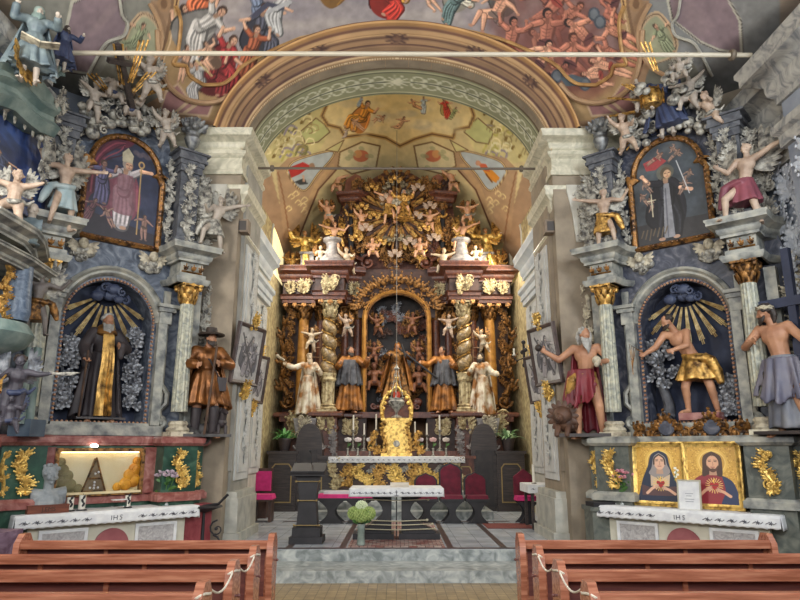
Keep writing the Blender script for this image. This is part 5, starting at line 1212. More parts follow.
def tree(name, lab, fr, x, z, h, seed, trunk=True, wd=.2, grp=None):
    T = thing(name, lab, 'carved tree', in_alt(fr, x, -.16, z), fr.t, grp); rg = random.Random(seed)
    if trunk:
        mb = MB(); mb.tube([(.04*math.sin(k*.9), .02*math.cos(k*.8), h*.62*k/7) for k in range(8)], [.09-.006*k for k in range(8)], 9)
        for k in range(5): mb.tube([(0, 0, .1), (.12*math.cos(k*1.3), .1*math.sin(k*1.3)-.04, .02)], [.05, .02], 6)
        mb.build('trunk', mat('grey_bark', (92, 92, 96), (54, 54, 60), 9, .6, bump=.3), T)
    mb = MB()
    mb.tube([(.05*math.sin(k), .0, h*.1+h*.85*k/9) for k in range(10)], .018, 5)
    for k in range(40):
        z2 = h*(.12 if not trunk else .4)+rg.random()*h*(.85 if not trunk else .6); a = rg.uniform(0, 6.28); r = rg.uniform(.03, wd)
        c = (r*math.cos(a), r*.5*math.sin(a)-.03, z2)
        for q in range(5): b = q*1.257+a; mb.leaf(c, (math.cos(b), -.45, math.sin(b)), .085, .06, .3)
        mb.sph((c[0], c[1]-.03, c[2]), .018, 6, 4)
    mb.build('foliage', SILVD, T)
tree('silver_tree', 'carved dark tree with silver leaves beside the bending man in the right niche', FR, -.4, 2.12, 1.2, 3, True, .26)
tree('silver_spray', 'small spray of silver leaves at the right foot of the bending man', FR, .46, 2.12, .55, 5, False, .1)
tree('silver_garland', 'tall garland of silver leaves left of the bearded monk', FL, -.46, 2.1, 1.25, 7, False, .12)
tree('silver_garland', 'tall garland of silver leaves right of the bearded monk', FL, .44, 2.1, 1.35, 8, False, .14)
# ------------------------------------------------------------------ angels and putti
PUT = [fig('putto_arms_wide', dict(child=True, armL=((-1, -.2, .25), (-1, -.3, .1)), armR=((1, -.2, .2), (1, -.35, .35)), legL=((-.5, -.8, -.5), (-.2, .1, -1)), legR=((.15, -.2, -1), (.3, .3, -1)), head=(.02, -.03), face=(.3, -1, .1)), 'sash', 'curly', wings=True, seed=2, vox=.014),
       fig('putto_flying', dict(child=True, lean=(-.08, -.08), armL=((-.9, -.5, .6), (-.5, -.4, .8)), armR=((.7, -.7, -.5), (.2, -1, .2)), legL=((-.2, .3, -1), (-.3, .9, -.5)), legR=((.4, -.4, -.8), (.3, .6, -.7)), face=(-.4, -1, .3)), 'sash', 'curly', wings=True, seed=3, vox=.014),
       fig('putto_seated', dict(child=True, armL=((-.6, -.5, -.8), (.2, -1, -.1)), armR=((.9, -.3, -.4), (.4, -.6, .8)), legL=((-.4, -1, -.1), (-.1, -.1, -1)), legR=((.5, -1, -.2), (.3, .0, -1)), face=(.1, -1, -.3), head=(0, -.04)), 'sash', 'curly', wings=True, seed=4, vox=.014)]
ANG = [fig('angel_tall', dict(lean=(.03, -.05), armL=((-1, -.3, .1), (-1, -.35, .15)), armR=((1, -.2, -.3), (.6, -.6, .6)), legL=((-.15, -.25, -1), (-.1, .35, -1)), legR=((.35, -.5, -.9), (.1, .3, -1)), face=(-.5, -1, -.1), hem=.26, rb=(.17, .14), tail=1.5), 'loin', 'curly', wings=dict(L=.46), seed=6, vox=.012),
       fig('angel_stretched', dict(lean=(.08, -.05), armL=((-.6, -.4, -.8), (-.3, -.7, .2)), armR=((1, -.15, .35), (1, -.25, .15)), legL=((-.5, -.7, -.6), (-.15, .2, -1)), legR=((.2, -.3, -1), (.15, .25, -1)), face=(-.3, -1, .1), hem=.3, rb=(.18, .15), tail=-1.4), 'loin', 'curly', wings=dict(L=.46), seed=7, vox=.012),
       fig('angel_robed', dict(lean=(-.03, -.03), armL=((-.9, -.4, -.1), (-.5, -.5, .8)), armR=((.9, -.3, -.5), (.5, -.8, .3)), face=(.4, -1, .1), sway=(.06, 0), rb=(.16, .13)), 'robe', 'curly', wings=dict(L=.46), seed=8, vox=.012)]
def fm(kind, body, cl, hair=None): return {'*': cl, 'body': body, 'hair': hair or body, 'wing': cl}
STONEF = mat('stone_flesh', (182, 170, 156), (146, 134, 122), 6, .55)
def gat(fr, x, y, w):
    p = fr.wat(x, y, w)
    if p[2] > zdome(p[0], p[1])-.35: p = on_dome(x, y, .38)
    return p
def lat(fr, x, y, w):
    p = gat(fr, x, y, w); dx, dy = p[0]-fr.ox, p[1]-fr.oy
    return (dx*fr.U[0]+dy*fr.U[1], -(dx*fr.W[0]+dy*fr.W[1]), p[2])
def putto_at(fr, px_, py_, w, H, k, lab, body, cl, rz=0, name='putto', grp=None, tilt=None, cat='angel figure', hair=None, lib=None):
    p = fr.wat(px_, py_, w); lib = lib or PUT
    q = gat(fr, px_, py_-14, w)
    if q[1] < fr.wat(px_, py_-14, w)[1]-.01: k_ = q[1]/fr.wat(px_, py_-14, w)[1]; p = atY(px_, py_, p[1]*k_); H = H*k_ if not hasattr(H, '__len__') else tuple(v*k_ for v in H)
    return place(name, lab, cat, lib[k], {'*': cl, 'body': body, 'hair': hair or body, 'wing': SILV, 'sash': cl, 'loincloth': cl, 'robe': cl}, p, H, fr.t+rz, grp, tilt=tilt)
putto_at(FR, 606, 249, .36, .95, 0, 'pale winged boy with a gold sash standing on the inner cornice of the right altar', PUTS, GOLD, .3, 'angel_statue', lib=ANG)
putto_at(FR, 750, 228, .42, 1.15, 1, 'pale angel stretching one arm outward on the outer cornice of the right altar', PUTS, mat('rose_drapery', (140, 74, 84), (110, 60, 72), 6, .5), -.1, 'angel_statue', lib=ANG)
putto_at(FL, 60, 230, .56, (-1.0, 1.05, 1.05), 0, 'pale angel reaching leftward on the outer cornice of the left altar', PUTS, PALEB, .1, 'angel_statue', lib=ANG)
putto_at(FL, 212, 254, .36, .95, 1, 'grey angel holding a staff on the inner cornice of the left altar', STONEF, SILV, -.3, 'angel_statue', lib=ANG)
# glory above each picture
def glory(fr, lab, pts, rays, seed):
    G = thing('cloud_glory', lab, 'carved clouds', fr.world((0, 0, 0)), fr.t)
    mb = MB(); cloud(mb, [lat(fr, x, y, .16) for x, y in pts], .1, seed, per=3, jit=.8); mb.build('cloud', SILV, G)
    for (xa, ya, xb, yb) in rays:
        mb = MB()
        for d in (-2, 0, 2): mb.tube([lat(fr, xa+d, ya+abs(d)*.5, .12), lat(fr, xb+d*2.2, yb, .12)], [.012, .016], 4)
        mb.build('gilded_ray', GOLD, G)
    return G
glory(FR, 'silver clouds with gold rays around the blue robed saint over the right altar', [(640, 140), (650, 126), (665, 122), (680, 124), (692, 128), (704, 126), (714, 122), (700, 110), (686, 106), (640, 120), (646, 108), (660, 110), (635, 132), (678, 92), (672, 78), (640, 90), (722, 120)], [(646, 100, 612, 98), (646, 108, 614, 116), (648, 96, 626, 84), (656, 70, 645, 42), (700, 120, 720, 138), (640, 130, 622, 150)], 5)
glory(FL, 'silver clouds with gold rays around the dark cross over the left altar', [(86, 126), (92, 118), (100, 112), (108, 124), (116, 118), (124, 122), (134, 116), (142, 122), (150, 126), (156, 132), (84, 108), (110, 106), (128, 108), (146, 114), (98, 126), (76, 122), (138, 126)], [(132, 92, 152, 72), (140, 96, 164, 88), (122, 84, 118, 44), (130, 82, 144, 40), (146, 116, 164, 134), (112, 96, 92, 74), (128, 118, 118, 126)], 6)
s_ = fig('seated_saint', dict(lean=(-.04, -.06), head=(.0, -.03), armL=((-.8, -.6, -.6), (-.2, -.9, .3)), armR=((.8, -.4, -.5), (.1, -.9, .4)), face=(-.5, -1, .5), hem=.12, rb=(.2, .17), sway=(.1, -.05)), 'robe', 'short', cloak=[dict(a0=-10, a1=200, z0=.84, z1=.15, rt=(.13, .1), rb=(.3, .2), seed=8)], seed=12)
def harp(mb, S):
    mb.lathe([(.12, -.12), (.15, -.06), (.155, .0), (.15, .06), (.12, .12)], (-.14, -.2, .55), 18)
    for k in range(8): a = k*PI/4; mb.tube([(-.14+.155*math.cos(a), -.2+.155*math.sin(a), .43), (-.14+.155*math.cos(a), -.2+.155*math.sin(a), .67)], .012, 4)
s2 = dict(s_); mb = MB(); harp(mb, None); s2['drum'] = mb.mesh('drum')
putto_at(FR, 668, 136, .2, 1.05, 0, 'saint in dark blue robe seated with a gold drum on clouds over the right altar', STONEF, DBLUE, .2, 'saint_statue', lib=[s2], cat='statue', hair=HAIRG)
for o in bpy.data.objects:
    if o.name.startswith('drum'): o.material_slots[0].link = 'OBJECT'; o.material_slots[0].material = GOLD
    if o.name.startswith('cloak') and o.parent and o.parent.name.startswith('saint_statue'): o.material_slots[0].link = 'OBJECT'; o.material_slots[0].material = DBLUE
T = thing('wooden_cross', 'tall dark cross leaning among the clouds over the left altar', 'cross', FL.world((0, 0, 0)), FL.t)
a, b = Vector(lat(FL, 133, 112, .3)), Vector(lat(FL, 117, 44, .3)); mb = MB(); mb.tube([a, b], .055, 4); mb.build('beam', DKW, T)
mb = MB(); mb.tube([lat(FL, 108, 60, .3), lat(FL, 131, 64, .3)], .05, 4); mb.build('crossbar', DKW, T)
for x, y, k, H, lab, rz in ((150, 100, 1, .75, 'pale angel boy flying beside the leaning cross over the left altar', -.3), (92, 118, 0, .62, 'silver putto with spread arms under the cross at the left shoulder of the clouds', .3), (128, 124, 2, .6, 'dark blue draped putto sitting over the top of the bishop painting', 0), (166, 146, 1, .62, 'silver putto tumbling beside the right shoulder of the bishop painting', -.4), (110, 106, 2, .6, 'silver putto clasping the foot of the leaning cross', .2)):
    putto_at(FL, x, y+2, .3, H, k, lab, STONEF, DBLUE if k == 2 else SILV, rz)
for x, y, k, H, lab, rz in ((645, 118, 2, .6, 'silver putto at the left knee of the blue robed saint', .3), (692, 110, 0, .66, 'silver putto with spread arms behind the blue robed saint', -.2), (714, 128, 1, .62, 'silver putto tumbling beside the right shoulder of the friar painting', -.4), (628, 152, 1, .66, 'pale putto at the left shoulder of the friar painting beside the urn', .4), (682, 86, 2, .55, 'small silver putto above the head of the blue robed saint', 0)):
    putto_at(FR, x, y+2, .3, H, k, lab, PUTS if k == 1 else STONEF, SILV, rz)
# ------------------------------------------------------------------ things on the left altar table
def on_table(fr, px_, py_, w): p = fr.at(px_, py_, w); return fr.world((p[0], -w, .922)), p[0]
GLASS = bpy.data.materials.new('clear_glass'); GLASS.use_nodes = True
gb = GLASS.node_tree.nodes['Principled BSDF']; gb.inputs['Transmission Weight'].default_value = 1; gb.inputs['Roughness'].default_value = .02; gb.inputs['IOR'].default_value = 1.1; gb.inputs['Base Color'].default_value = (.95, .97, .97, 1)
T = thing('glass_shrine', 'lit glass shrine in a gilt frame set under the bearded monk', 'shrine', FL.world((0, -.2, 0)), FL.t)
x0, x1, z0, z1 = -.56, .56, 1.1, 1.68
mb = MB(); mb.sweep([(x0, -.06, z0), (x1, -.06, z0), (x1, -.06, z1), (x0, -.06, z1)], [(-.02, .03), (-.02, -.03), (.03, -.03), (.03, .03)], (0, 1, 0), True); mb.build('frame', GOLDD, T)
mb = MB()
mb.box((0, .0, (z0+z1)/2), (1.12, .02, .58)); mb.build('back_panel', mat('shrine_cream', (232, 218, 186), (222, 200, 150), 2, .7), T)
mb = MB(); mb.box((0, -.055, z0+.02), (1.1, .11, .03)); mb.build('shelf', mat('shrine_cream', (1, 1, 1)), T)
mb = MB(); mb.box((0, -.075, (z0+z1)/2), (1.1, .006, .56)); mb.build('pane', GLASS, T)
mb = MB(); mb.tube([(-.5, -.05, z1-.03), (.5, -.05, z1-.03)], .012, 8); mb.build('lamp_tube', mat('lamp_tube', (255, 240, 200), emit=(255, 226, 170), es=6.), T)
for lab, s, m in (('grey gold carved cloud at the left of the lit shrine', -1, mat('cloud_grey_gold', (150, 138, 100), (120, 106, 70), 6, .5)), ('amber carved cloud at the right of the lit shrine', 1, mat('cloud_amber', (226, 160, 40), (196, 120, 24), 6, .45))):
    mb = MB()
    for x, z, r in ((.46, .15, .1), (.36, .1, .09), (.25, .06, .06), (.47, .29, .09), (.4, .22, .08), (.49, .4, .06)): mb.sph((s*x, -.035, z0+.02+z), (r, .03, r), 14, 10); mb.tube(spiral((s*x, z0+.02+z), r*.8, .9, 0, s, 12, -.062), .008, 5)
    o = mb.build('carved_cloud', m, None, FL.world((0, -.2, 0)), FL.t); tag(o, lab, 'carved cloud')
T = thing('pyramid_reliquary', 'small wooden pyramid reliquary with pearls inside the lit shrine', 'reliquary', FL.world((-.06, -.245, z0+.035)), FL.t)
mb = MB(); mb.prism([(-.14, 0), (.14, 0), (.015, .43), (-.015, .43)], -.012, .03); mb.build('body', mat('reliquary_wood', (148, 126, 96), (112, 90, 66), 9, .5), T)
mb = MB(); 
for a, b in (((-.15, 0), (0, .44)), ((.15, 0), (0, .44)), ((-.15, 0), (.15, 0)), ((-.09, .17), (.09, .17))): mb.tube([(a[0], -.018, a[1]), (b[0], -.018, b[1])], .013, 5)
mb.build('frame', GOLDD, T)
mb = MB()
for x, z in ((0, .23), (0, .12), (0, .08), (0, .045), (.05, .05), (-.05, .05), (.04, .25)): mb.sph((x, -.022, z), .016, 8, 6)
mb.build('pearl', WHITE, T)
mb = MB(); mb.lathe([(.03, -.01), (.05, 0), (.045, .02), (.02, .035)], n=14); o = mb.build('spotlight', mat('spot_lamp', (255, 250, 240), emit=(255, 250, 235), es=9), None, FL.world((-.12, -.3, 1.72)), FL.t); tag(o, 'small bright lamp over the glass shrine', 'lamp')
# bust
p, lx = on_table(FL, 46, 505, .5)
bs = fig('bust_head', dict(armL=((-.4, 0, -1), (0, 0, -1)), armR=((.4, 0, -1), (0, 0, -1)), face=(.35, -1, -.05), head=(.0, -.01)), 'none', hair='short', seed=3, vox=.006)
def cutlow(me, z):
    m = me.copy(); b = bmesh.new(); b.from_mesh(m); g = b.verts[:]+b.edges[:]+b.faces[:]
    bmesh.ops.bisect_plane(b, geom=g, plane_co=(0, 0, z), plane_no=(0, 0, 1), clear_inner=True)
    g = b.verts[:]+b.edges[:]+b.faces[:]
    for s in (-1, 1): bmesh.ops.bisect_plane(b, geom=b.verts[:]+b.edges[:]+b.faces[:], plane_co=(s*.112, 0, 0), plane_no=(s, 0, 0), clear_outer=True)
    bmesh.ops.holes_fill(b, edges=[e for e in b.edges if e.is_boundary]); b.to_mesh(m); b.free(); m.transform(Matrix.Translation((0, 0, -z))); return m
T = thing('bust', 'large grey bust of a short haired man on a wooden box', 'bust', p, FL.t)
BG = mat('bust_grey', (128, 134, 138), (158, 162, 162), 12, .55, bump=.1); K = 1.8
for nm, k in (('head_and_shoulders', 'body'), ('hair', 'hair')):
    me = cutlow(bs[k], .745); me.transform(Matrix.Scale(K, 4)); me.transform(Matrix.Translation((0, 0, .1))); link(nm, me, BG, T)
mb = MB(); mb.box((0, 0, .05), (.46, .28, .1)); mb.box((0, -.001, .098), (.47, .29, .012)); bx = mb.build('box', mat('bust_box_wood', (124, 70, 48), (98, 52, 38), 4, .4, kind='wood'), T)
def text3d(s, size, loc, parent, m, name='lettering', rot=(PI/2, 0, 0)):
    c = bpy.data.curves.new(name, 'FONT'); c.body = s; c.size = size; c.extrude = .001; c.align_x = 'CENTER'; c.align_y = 'CENTER'
    o = bpy.data.objects.new(name, c); COL.objects.link(o); bpy.context.view_layer.update(); me = bpy.data.meshes.new_from_object(o.evaluated_get(bpy.context.evaluated_depsgraph_get())); bpy.data.objects.remove(o); me.materials.clear(); o = link(name, me, m, parent, loc); o.rotation_euler = rot; return o
text3d('J.EMS', .07, (.0, -.142, .05), bx, mat('dark_letter', (52, 34, 26)))
# candles, flowers and a small glass
def candle(fr, px_, py_, w, h, r, lab):
    p, lx = on_table(fr, px_, py_, w); T = thing('candle', lab, 'candle', p, fr.t)
    mb = MB(); mb.lathe([(.001, 0), (r*1.5, 0), (r*1.6, .012), (r*1.1, .02), (.001, .02)], n=16); mb.build('dish', BLACK, T)
    mb = MB(); mb.lathe([(r, .018), (r, h-.01), (r*.9, h), (.001, h-.01)], n=18); b = mb.build('wax', mat('candle_wax', (232, 228, 214), (220, 214, 198), 6, .5), T)
    mb = MB(); mb.tube([(0, 0, h-.01), (.004, 0, h+.02)], .003, 5); mb.build('wick', BLACK, T)
    mb = MB()
    for k in range(3): mb.leaf((-r*.2+.012*(k % 2), -r*1.0, .05+.045*k), (.5*(-1)**k, 0, 1), .06, .03, .2)
    mb.build('dark_motif', BLACK, b)
candle(FL, 70, 505, .52, .17, .042, 'leftmost short white pillar candle with dark decoration, next to the bust')
candle(FL, 82, 504, .52, .19, .042, 'second short white pillar candle from the bust, before the pyramid reliquary')
candle(FL, 128, 500, .5, .16, .036, 'white pillar candle before the amber carved cloud')
p, lx = on_table(FL, 119, 503, .52); T = thing('glass_box', 'small clear glass box on the cloth in front of the shrine', 'box', p, FL.t)
mb = MB(); mb.box((0, 0, .055), (.17, .1, .11)); mb.build('case', GLASS, T); mb = MB(); mb.box((0, 0, .113), (.18, .11, .008)); mb.build('lid', WHITE, T)
def flowers(loc, rz, lab, vh, vr, vm, blooms, bm, lm, H, spread, seed, n=9, name='flower_vase', drop=0.):
    T = thing(name, lab, 'vase', loc, rz); rg = random.Random(seed)
    mb = MB(); mb.lathe([(vr*.55, 0), (vr*.7, .01), (vr*.5, vh*.3), (vr*.75, vh*.75), (vr*.95, vh), (vr*.85, vh), (vr*.65, vh*.75), (vr*.4, vh*.3), (.001, .02)], n=18); mb.build('vase', vm, T)
    st = MB(); hd = MB(); lf = MB()
    for k in range(n):
        a = k*2.4; r = spread*math.sqrt((k+.5)/n); e = (r*math.cos(a), r*math.sin(a)*.7, H-(r/spread)**2*spread*.6+rg.uniform(-.03, .03))
        st.tube([(0, 0, vh*.3), (e[0]*.25, e[1]*.25, vh*1.15), e], .006, 5)
        if blooms == 'ball':
            for q in range(60):
                t = q*2.4; zc = 1-2*(q+.5)/60; rr = math.sqrt(1-zc*zc); b = spread*.42; mb_c = (e[0]+b*rr*math.cos(t), e[1]+b*rr*math.sin(t), e[2]+b*zc*.8); hd.sph(mb_c, b*.24, 5, 4)
        else:
            for q in range(9):
                t = q*.7+k; hd.leaf(e, (math.cos(t), math.sin(t)-.2, .5 if q % 2 else .1), .06, .03, .35)
            hd.sph(e, .022, 7, 5)
        for q in range(3):
            t = rg.uniform(0, 6.28); lf.leaf((e[0]*.5, e[1]*.5, vh+(e[2]-vh)*rg.uniform(.1, .8)), (math.cos(t), math.sin(t), rg.uniform(.0, .9)), .12, .045, .15)
    st.build('stem', lm, T); lf.build('leaf', lm, T); hd.build('blossom', bm, T); return T
GRN = mat('leaf_green', (52, 92, 44), (88, 128, 66), 9, .5); GLV = mat('vase_glass', (150, 160, 156), (190, 196, 192), 8, .15)
p, _ = on_table(FL, 166, 500, .5); flowers(p, FL.t, 'glass vase of pale mauve flowers at the right end of the left altar cloth', .16, .06, GLV, 'fl', mat('mauve_bloom', (196, 176, 190), (168, 150, 160), 9, .6), GRN, .48, .15, 4, 12)
p, _ = on_table(FR, 623, 505, .5); flowers(p, FR.t, 'glass vase of pink flowers left of the gilt framed sacred pictures', .15, .06, GLV, 'fl', mat('pink_bloom', (216, 150, 160), (190, 120, 132), 9, .6), GRN, .46, .15, 6, 12)
# ------------------------------------------------------------------ two sacred pictures and the card on the right altar
GMOS = (206, 158, 62)
def sacred(px0, px1, py1, lab, who, rot):
    p, lx0 = on_table(FR, px0, py1, .3); q, lx1 = on_table(FR, px1, py1, .34); w = lx1-lx0; h = .86
    T = thing('sacred_picture', lab, 'picture', FR.world(((lx0+lx1)/2, -.42, .925)), FR.t); T.rotation_euler = (-.1, 0, FR.t)
    mb = MB(); mb.sweep([(-w/2, 0, 0), (w/2, 0, 0), (w/2, 0, h), (-w/2, 0, h)], [(0, .03), (0, -.04), (.02, -.05), (.045, -.03), (.07, -.02), (.07, .03)], (0, 1, 0), True); mb.build('frame', GOLDB, T)
    c = CV(0, 0, 70, 92, 2.6, GMOS); rg = random.Random(3)
    for k in range(900): c.ell(rg.uniform(0, 70), rg.uniform(0, 92), .9, .9, rg.choice([(230, 190, 96), (176, 124, 44), (214, 168, 76), (196, 146, 56)]))
    for r, cc in ((22, (226, 182, 84)), (19, (236, 200, 110)), (17.5, (206, 156, 66))): c.ell(36, 26, r, r, cc)
    if who == 'w':
        c.poly(c.spline([(36, 7), (24, 14), (18, 34), (10, 54), (4, 78), (2, 92), (68, 92), (66, 74), (58, 52), (52, 32), (48, 14), (36, 7)], 6), (34, 44, 66)); c.poly(c.spline([(36, 11), (28, 18), (24, 36), (20, 46), (36, 54), (52, 44), (48, 30), (45, 18), (36, 11)], 6), (150, 140, 136)); c.poly([(22, 48), (36, 56), (52, 46), (50, 66), (22, 66)], (206, 180, 150)); c.poly(c.spline([(8, 64), (30, 70), (62, 66), (64, 80), (8, 82)], 5), (86, 60, 62))
        hair, sk = (64, 42, 34), (222, 176, 146)
    else:
        c.poly(c.spline([(36, 42), (20, 46), (8, 56), (2, 78), (0, 92), (70, 92), (68, 76), (60, 54), (48, 46), (36, 42)], 6), (140, 42, 50)); c.poly(c.spline([(48, 46), (64, 58), (70, 92), (46, 92), (52, 70), (48, 46)], 6), (40, 52, 84)); c.poly(c.spline([(36, 8), (24, 16), (22, 34), (22, 48), (34, 44), (48, 48), (50, 32), (48, 16), (36, 8)], 6), (70, 44, 34))
        hair, sk = (70, 44, 34), (216, 164, 130)
    c.poly([(32, 36), (41, 36), (42, 46), (31, 46)], tuple(k*.85 for k in sk)); c.ell(36.5, 27, 8.5, 12, sk); 
    c.line([(31, 24.5), (34, 24.3)], 1.1, (60, 40, 34)); c.line([(39, 24.3), (42, 24.5)], 1.1, (60, 40, 34)); c.line([(30.5, 22.6), (34.5, 22)], .8, hair); c.line([(38.5, 22), (42.5, 22.6)], .8, hair); c.line([(36.6, 25), (37.4, 30), (36, 30.4)], .8, (176, 124, 98)); c.line([(34, 33.2), (39, 33.2)], 1.1, (166, 84, 76))
    if who == 'm': c.poly(c.spline([(28.5, 30), (31, 38), (36.5, 41.5), (42, 38), (44.5, 30), (40, 35.4), (36.5, 34.8), (33, 35.4), (28.5, 30)], 5), (88, 54, 40)); c.line([(34, 33.4), (39, 33.4)], 1.1, (150, 78, 70)); c.line([(36.5, 12), (36.5, 16)], .6, (110, 76, 56))
    else: c.line(c.spline([(36, 14), (29, 20), (28, 30)], 5), 2.2, hair); c.line(c.spline([(36, 14), (43.5, 20), (45, 30)], 5), 2.2, hair)
    for k in range(20): a = k*PI/10; c.line([(37+6*math.cos(a), 62+6*math.sin(a)), (37+12*math.cos(a), 62+12*math.sin(a))], 1.0, (236, 196, 110))
    c.poly(c.spline([(37, 69), (31, 62), (32, 57.5), (36, 58.5), (37, 60), (38, 58.5), (42, 57.5), (43, 62), (37, 69)], 4), (170, 36, 36)); c.line([(37, 58), (36, 54), (38, 52)], 1.6, (240, 190, 80)); c.line([(31.5, 62), (42.5, 62)], .9, (92, 64, 40))
    c.line([(16, 78), (24, 70), (30, 66)], 4.4, sk); c.line([(58, 78), (50, 72), (43, 69)], 4.4, sk)
    for k in range(4): c.line([(29, 66+k*1.4), (33+k*.5, 63+k*1.8)], 1.3, tuple(v*.92 for v in sk)); c.line([(45, 68+k*1.4), (41-k*.5, 65+k*1.8)], 1.3, tuple(v*.92 for v in sk))
    if who == 'w':
        for k in range(5): c.ell(60+3*(k % 2), 36+k*3.5, 2.4, 2, (236, 232, 214)); c.line([(62, 40), (58, 56)], 1, (90, 110, 60))
    flat_picture('canvas', c, -w/2+.06, .06, w/2-.06, h-.06, -.012, OILP, T)
sacred(637.5, 691, 505, 'gilt framed picture of a veiled woman pointing to her heart on the right altar', 'w', 0)
sacred(688.5, 748, 509, 'gilt framed picture of a bearded man in red pointing to his heart', 'm', 0)
p, _ = on_table(FR, 690, 507, .58); T = thing('card', 'white framed text card standing between the two gilt framed sacred pictures', 'card', p, FR.t); T.rotation_euler = (-.12, 0, FR.t)
mb = MB(); mb.box((0, 0, .18), (.27, .014, .36)); mb.build('board', WHITE, T)
mb = MB(); mb.sweep([(-.135, -.004, 0), (.135, -.004, 0), (.135, -.004, .36), (-.135, -.004, .36)], [(-.014, .01), (-.014, -.012), (.004, -.012), (.004, .01)], (0, 1, 0), True); mb.build('frame', mat('card_frame', (176, 170, 150)), T)
mb = MB()
for z, a, b in ((.2, -.05, .05), (.17, -.04, .03), (.1, -.05, .05), (.13, -.06, .06)): mb.box(((a+b)/2, -.009, z), (b-a, .003, .008))
mb.build('writing', mat('card_grey', (150, 150, 156)), T)
# small things beside the altars
mb = MB(); mb.box((2.98, 9.55, .42), (.5, .4, .84)); mb.box((2.98, 9.55, .87), (.56, .46, .06)); o = mb.build('stone_pedestal', GREENG); tag(o, 'mottled grey stone block left of the right altar table', 'pedestal')
T = thing('black_device', 'flat black device on the stone block left of the right altar table', 'device', (2.9, 9.48, .9), .2)
mb = MB(); mb.box((0, 0, .03), (.36, .24, .06)); mb.build('casing', BLACK, T); mb = MB(); mb.box((.17, -.123, .03), (.03, .004, .04)); mb.build('label', WHITE, T)
mb = MB(); mb.tube([(.1, .1, .04), (.25, .13, .02), (.36, .1, -.25), (.3, .1, -.5)], .008, 5); mb.build('cable', BLACK, T)
mb = MB(); mb.box((1.3, -.46, .46), (.4, .22, .92)); mb.build('base_block', mat('red_painted_marble', (124, 44, 52), (150, 72, 74), 3, .4, dist=3), rl)
T = thing('iron_stand', 'black wrought iron stand by the pier right of the left altar', 'stand', (-2.75, 9.62, .0))
mb = MB(); mb.lathe([(.22, .0), (.24, .03), (.03, .06), (.02, .8), (.2, .86), (.26, .88), (.24, .9), (.02, .9)], n=16); mb.build('pole', BLACK, T)
mb = MB()
for k in range(3): curl(mb, .1+.05*k, .3+.2*k, .12, PI/2, (-1)**k, .018)
mb.tube([(-.1, 0, .88), (.2, 0, .92), (.33, 0, 1.05)], .02, 5); mb.build('scroll', BLACK, T)
# ------------------------------------------------------------------ teal altar on the left nave wall, seen edge-on
FW = Fr(-4.75, 7.2, 90)
T = thing('teal_altar', 'teal and silver altar with a blue painting on the left nave wall', 'altar', (-4.75, 7.2, 0), FW.t)
A = lambda x, y, w=0.: FW.at(x, y, w)
SLV = SILV
def P2(pts, w=0.): return [(A(x, y, w)[0], A(x, y, w)[2]) for x, y in pts]
mb = MB(); mb.prism([(-1.6, 0), (.95, 0), (.95, 4.6), (.75, 6.3), (.2, 6.75), (-1.6, 6.9)], .02, .35); mb.build('backing', DKALT2, T)
o = P2([(-40, 78), (0, 88), (14, 94), (26, 106), (38, 116), (52, 122)], .25)
mb = MB(); mb.sweep([(x, -.2, z) for x, z in o], [(-.2, .25), (-.2, -.08), (-.08, -.16), (0, -.08), (.06, -.08), (.12, -.16), (.2, -.1), (.2, .25)], (0, 1, 0)); mb.build('arched_moulding', TEAL, T)
q = P2([(-40, 60), (10, 62), (34, 72), (50, 96), (60, 112), (44, 116), (22, 98), (0, 84), (-40, 74)], .2)
mb = MB(); mb.prism(q, -.24, .1); mb.build('cresting', TEAL, T)
p = A(20, 62, .35); mb = MB()
for k in range(11): a = PI*(k/10)*1.1-PI*.05+PI; mb.leaf((p[0], p[1], p[2]+.05), (math.cos(a), -.35, math.sin(a)), .34, .1, .4)
mb.sph((p[0], p[1]-.05, p[2]+.05), .08, 10, 8); mb.build('gilded_shell', GOLD, T)
p = A(56, 72, .3); mb = MB(); curl(mb, p[0]+.1, p[2], .2, 0, 1, .07, p[1]); mb.build('volute', TEAL, T)
mb = MB()
for k, (x, y) in enumerate(((44, 118), (47, 128), (46, 142), (45, 158), (42, 172), (56, 110), (62, 102))): c = A(x, y, .22); rocaille(mb, .2, .34, 200+k, c, n=4, th=.12)
for k, (x, y) in enumerate(((6, 108), (16, 112), (26, 118), (34, 126), (40, 138))): c = A(x, y, .2); mb.sph(c, .05, 7, 5); mb.leaf(c, (0, 0, -1), .16, .07)
mb.build('silver_foliage', SILV, T)
cv = CV(0, 0, 60, 120, 1.5, (44, 64, 112)); cv.noise(.35, 20, 5)
for k in range(18): rg = random.Random(k); cv.ell(rg.uniform(0, 60), rg.uniform(0, 120), rg.uniform(6, 18), rg.uniform(4, 10), rg.choice([(62, 88, 140), (36, 48, 84), (90, 106, 140), (30, 44, 72)]), rg.uniform(-1, 1), .5, .6)
for k in range(5): cv.person(12+k*9, 60+k*9, 30, random.Random(k).choice([(70, 80, 110), (110, 120, 140), (60, 60, 84)]), seed=k, ang=.3*(k-2))
cv.noise(.2, 5, 3)
x0, z1 = A(-30, 88, .05)[0], A(0, 88, .05)[2]; x1, z0 = A(45, 200, .05)[0], A(20, 212, .05)[2]
flat_picture('painting', cv, x0, z0, x1, z1, -.06, OILP, T)
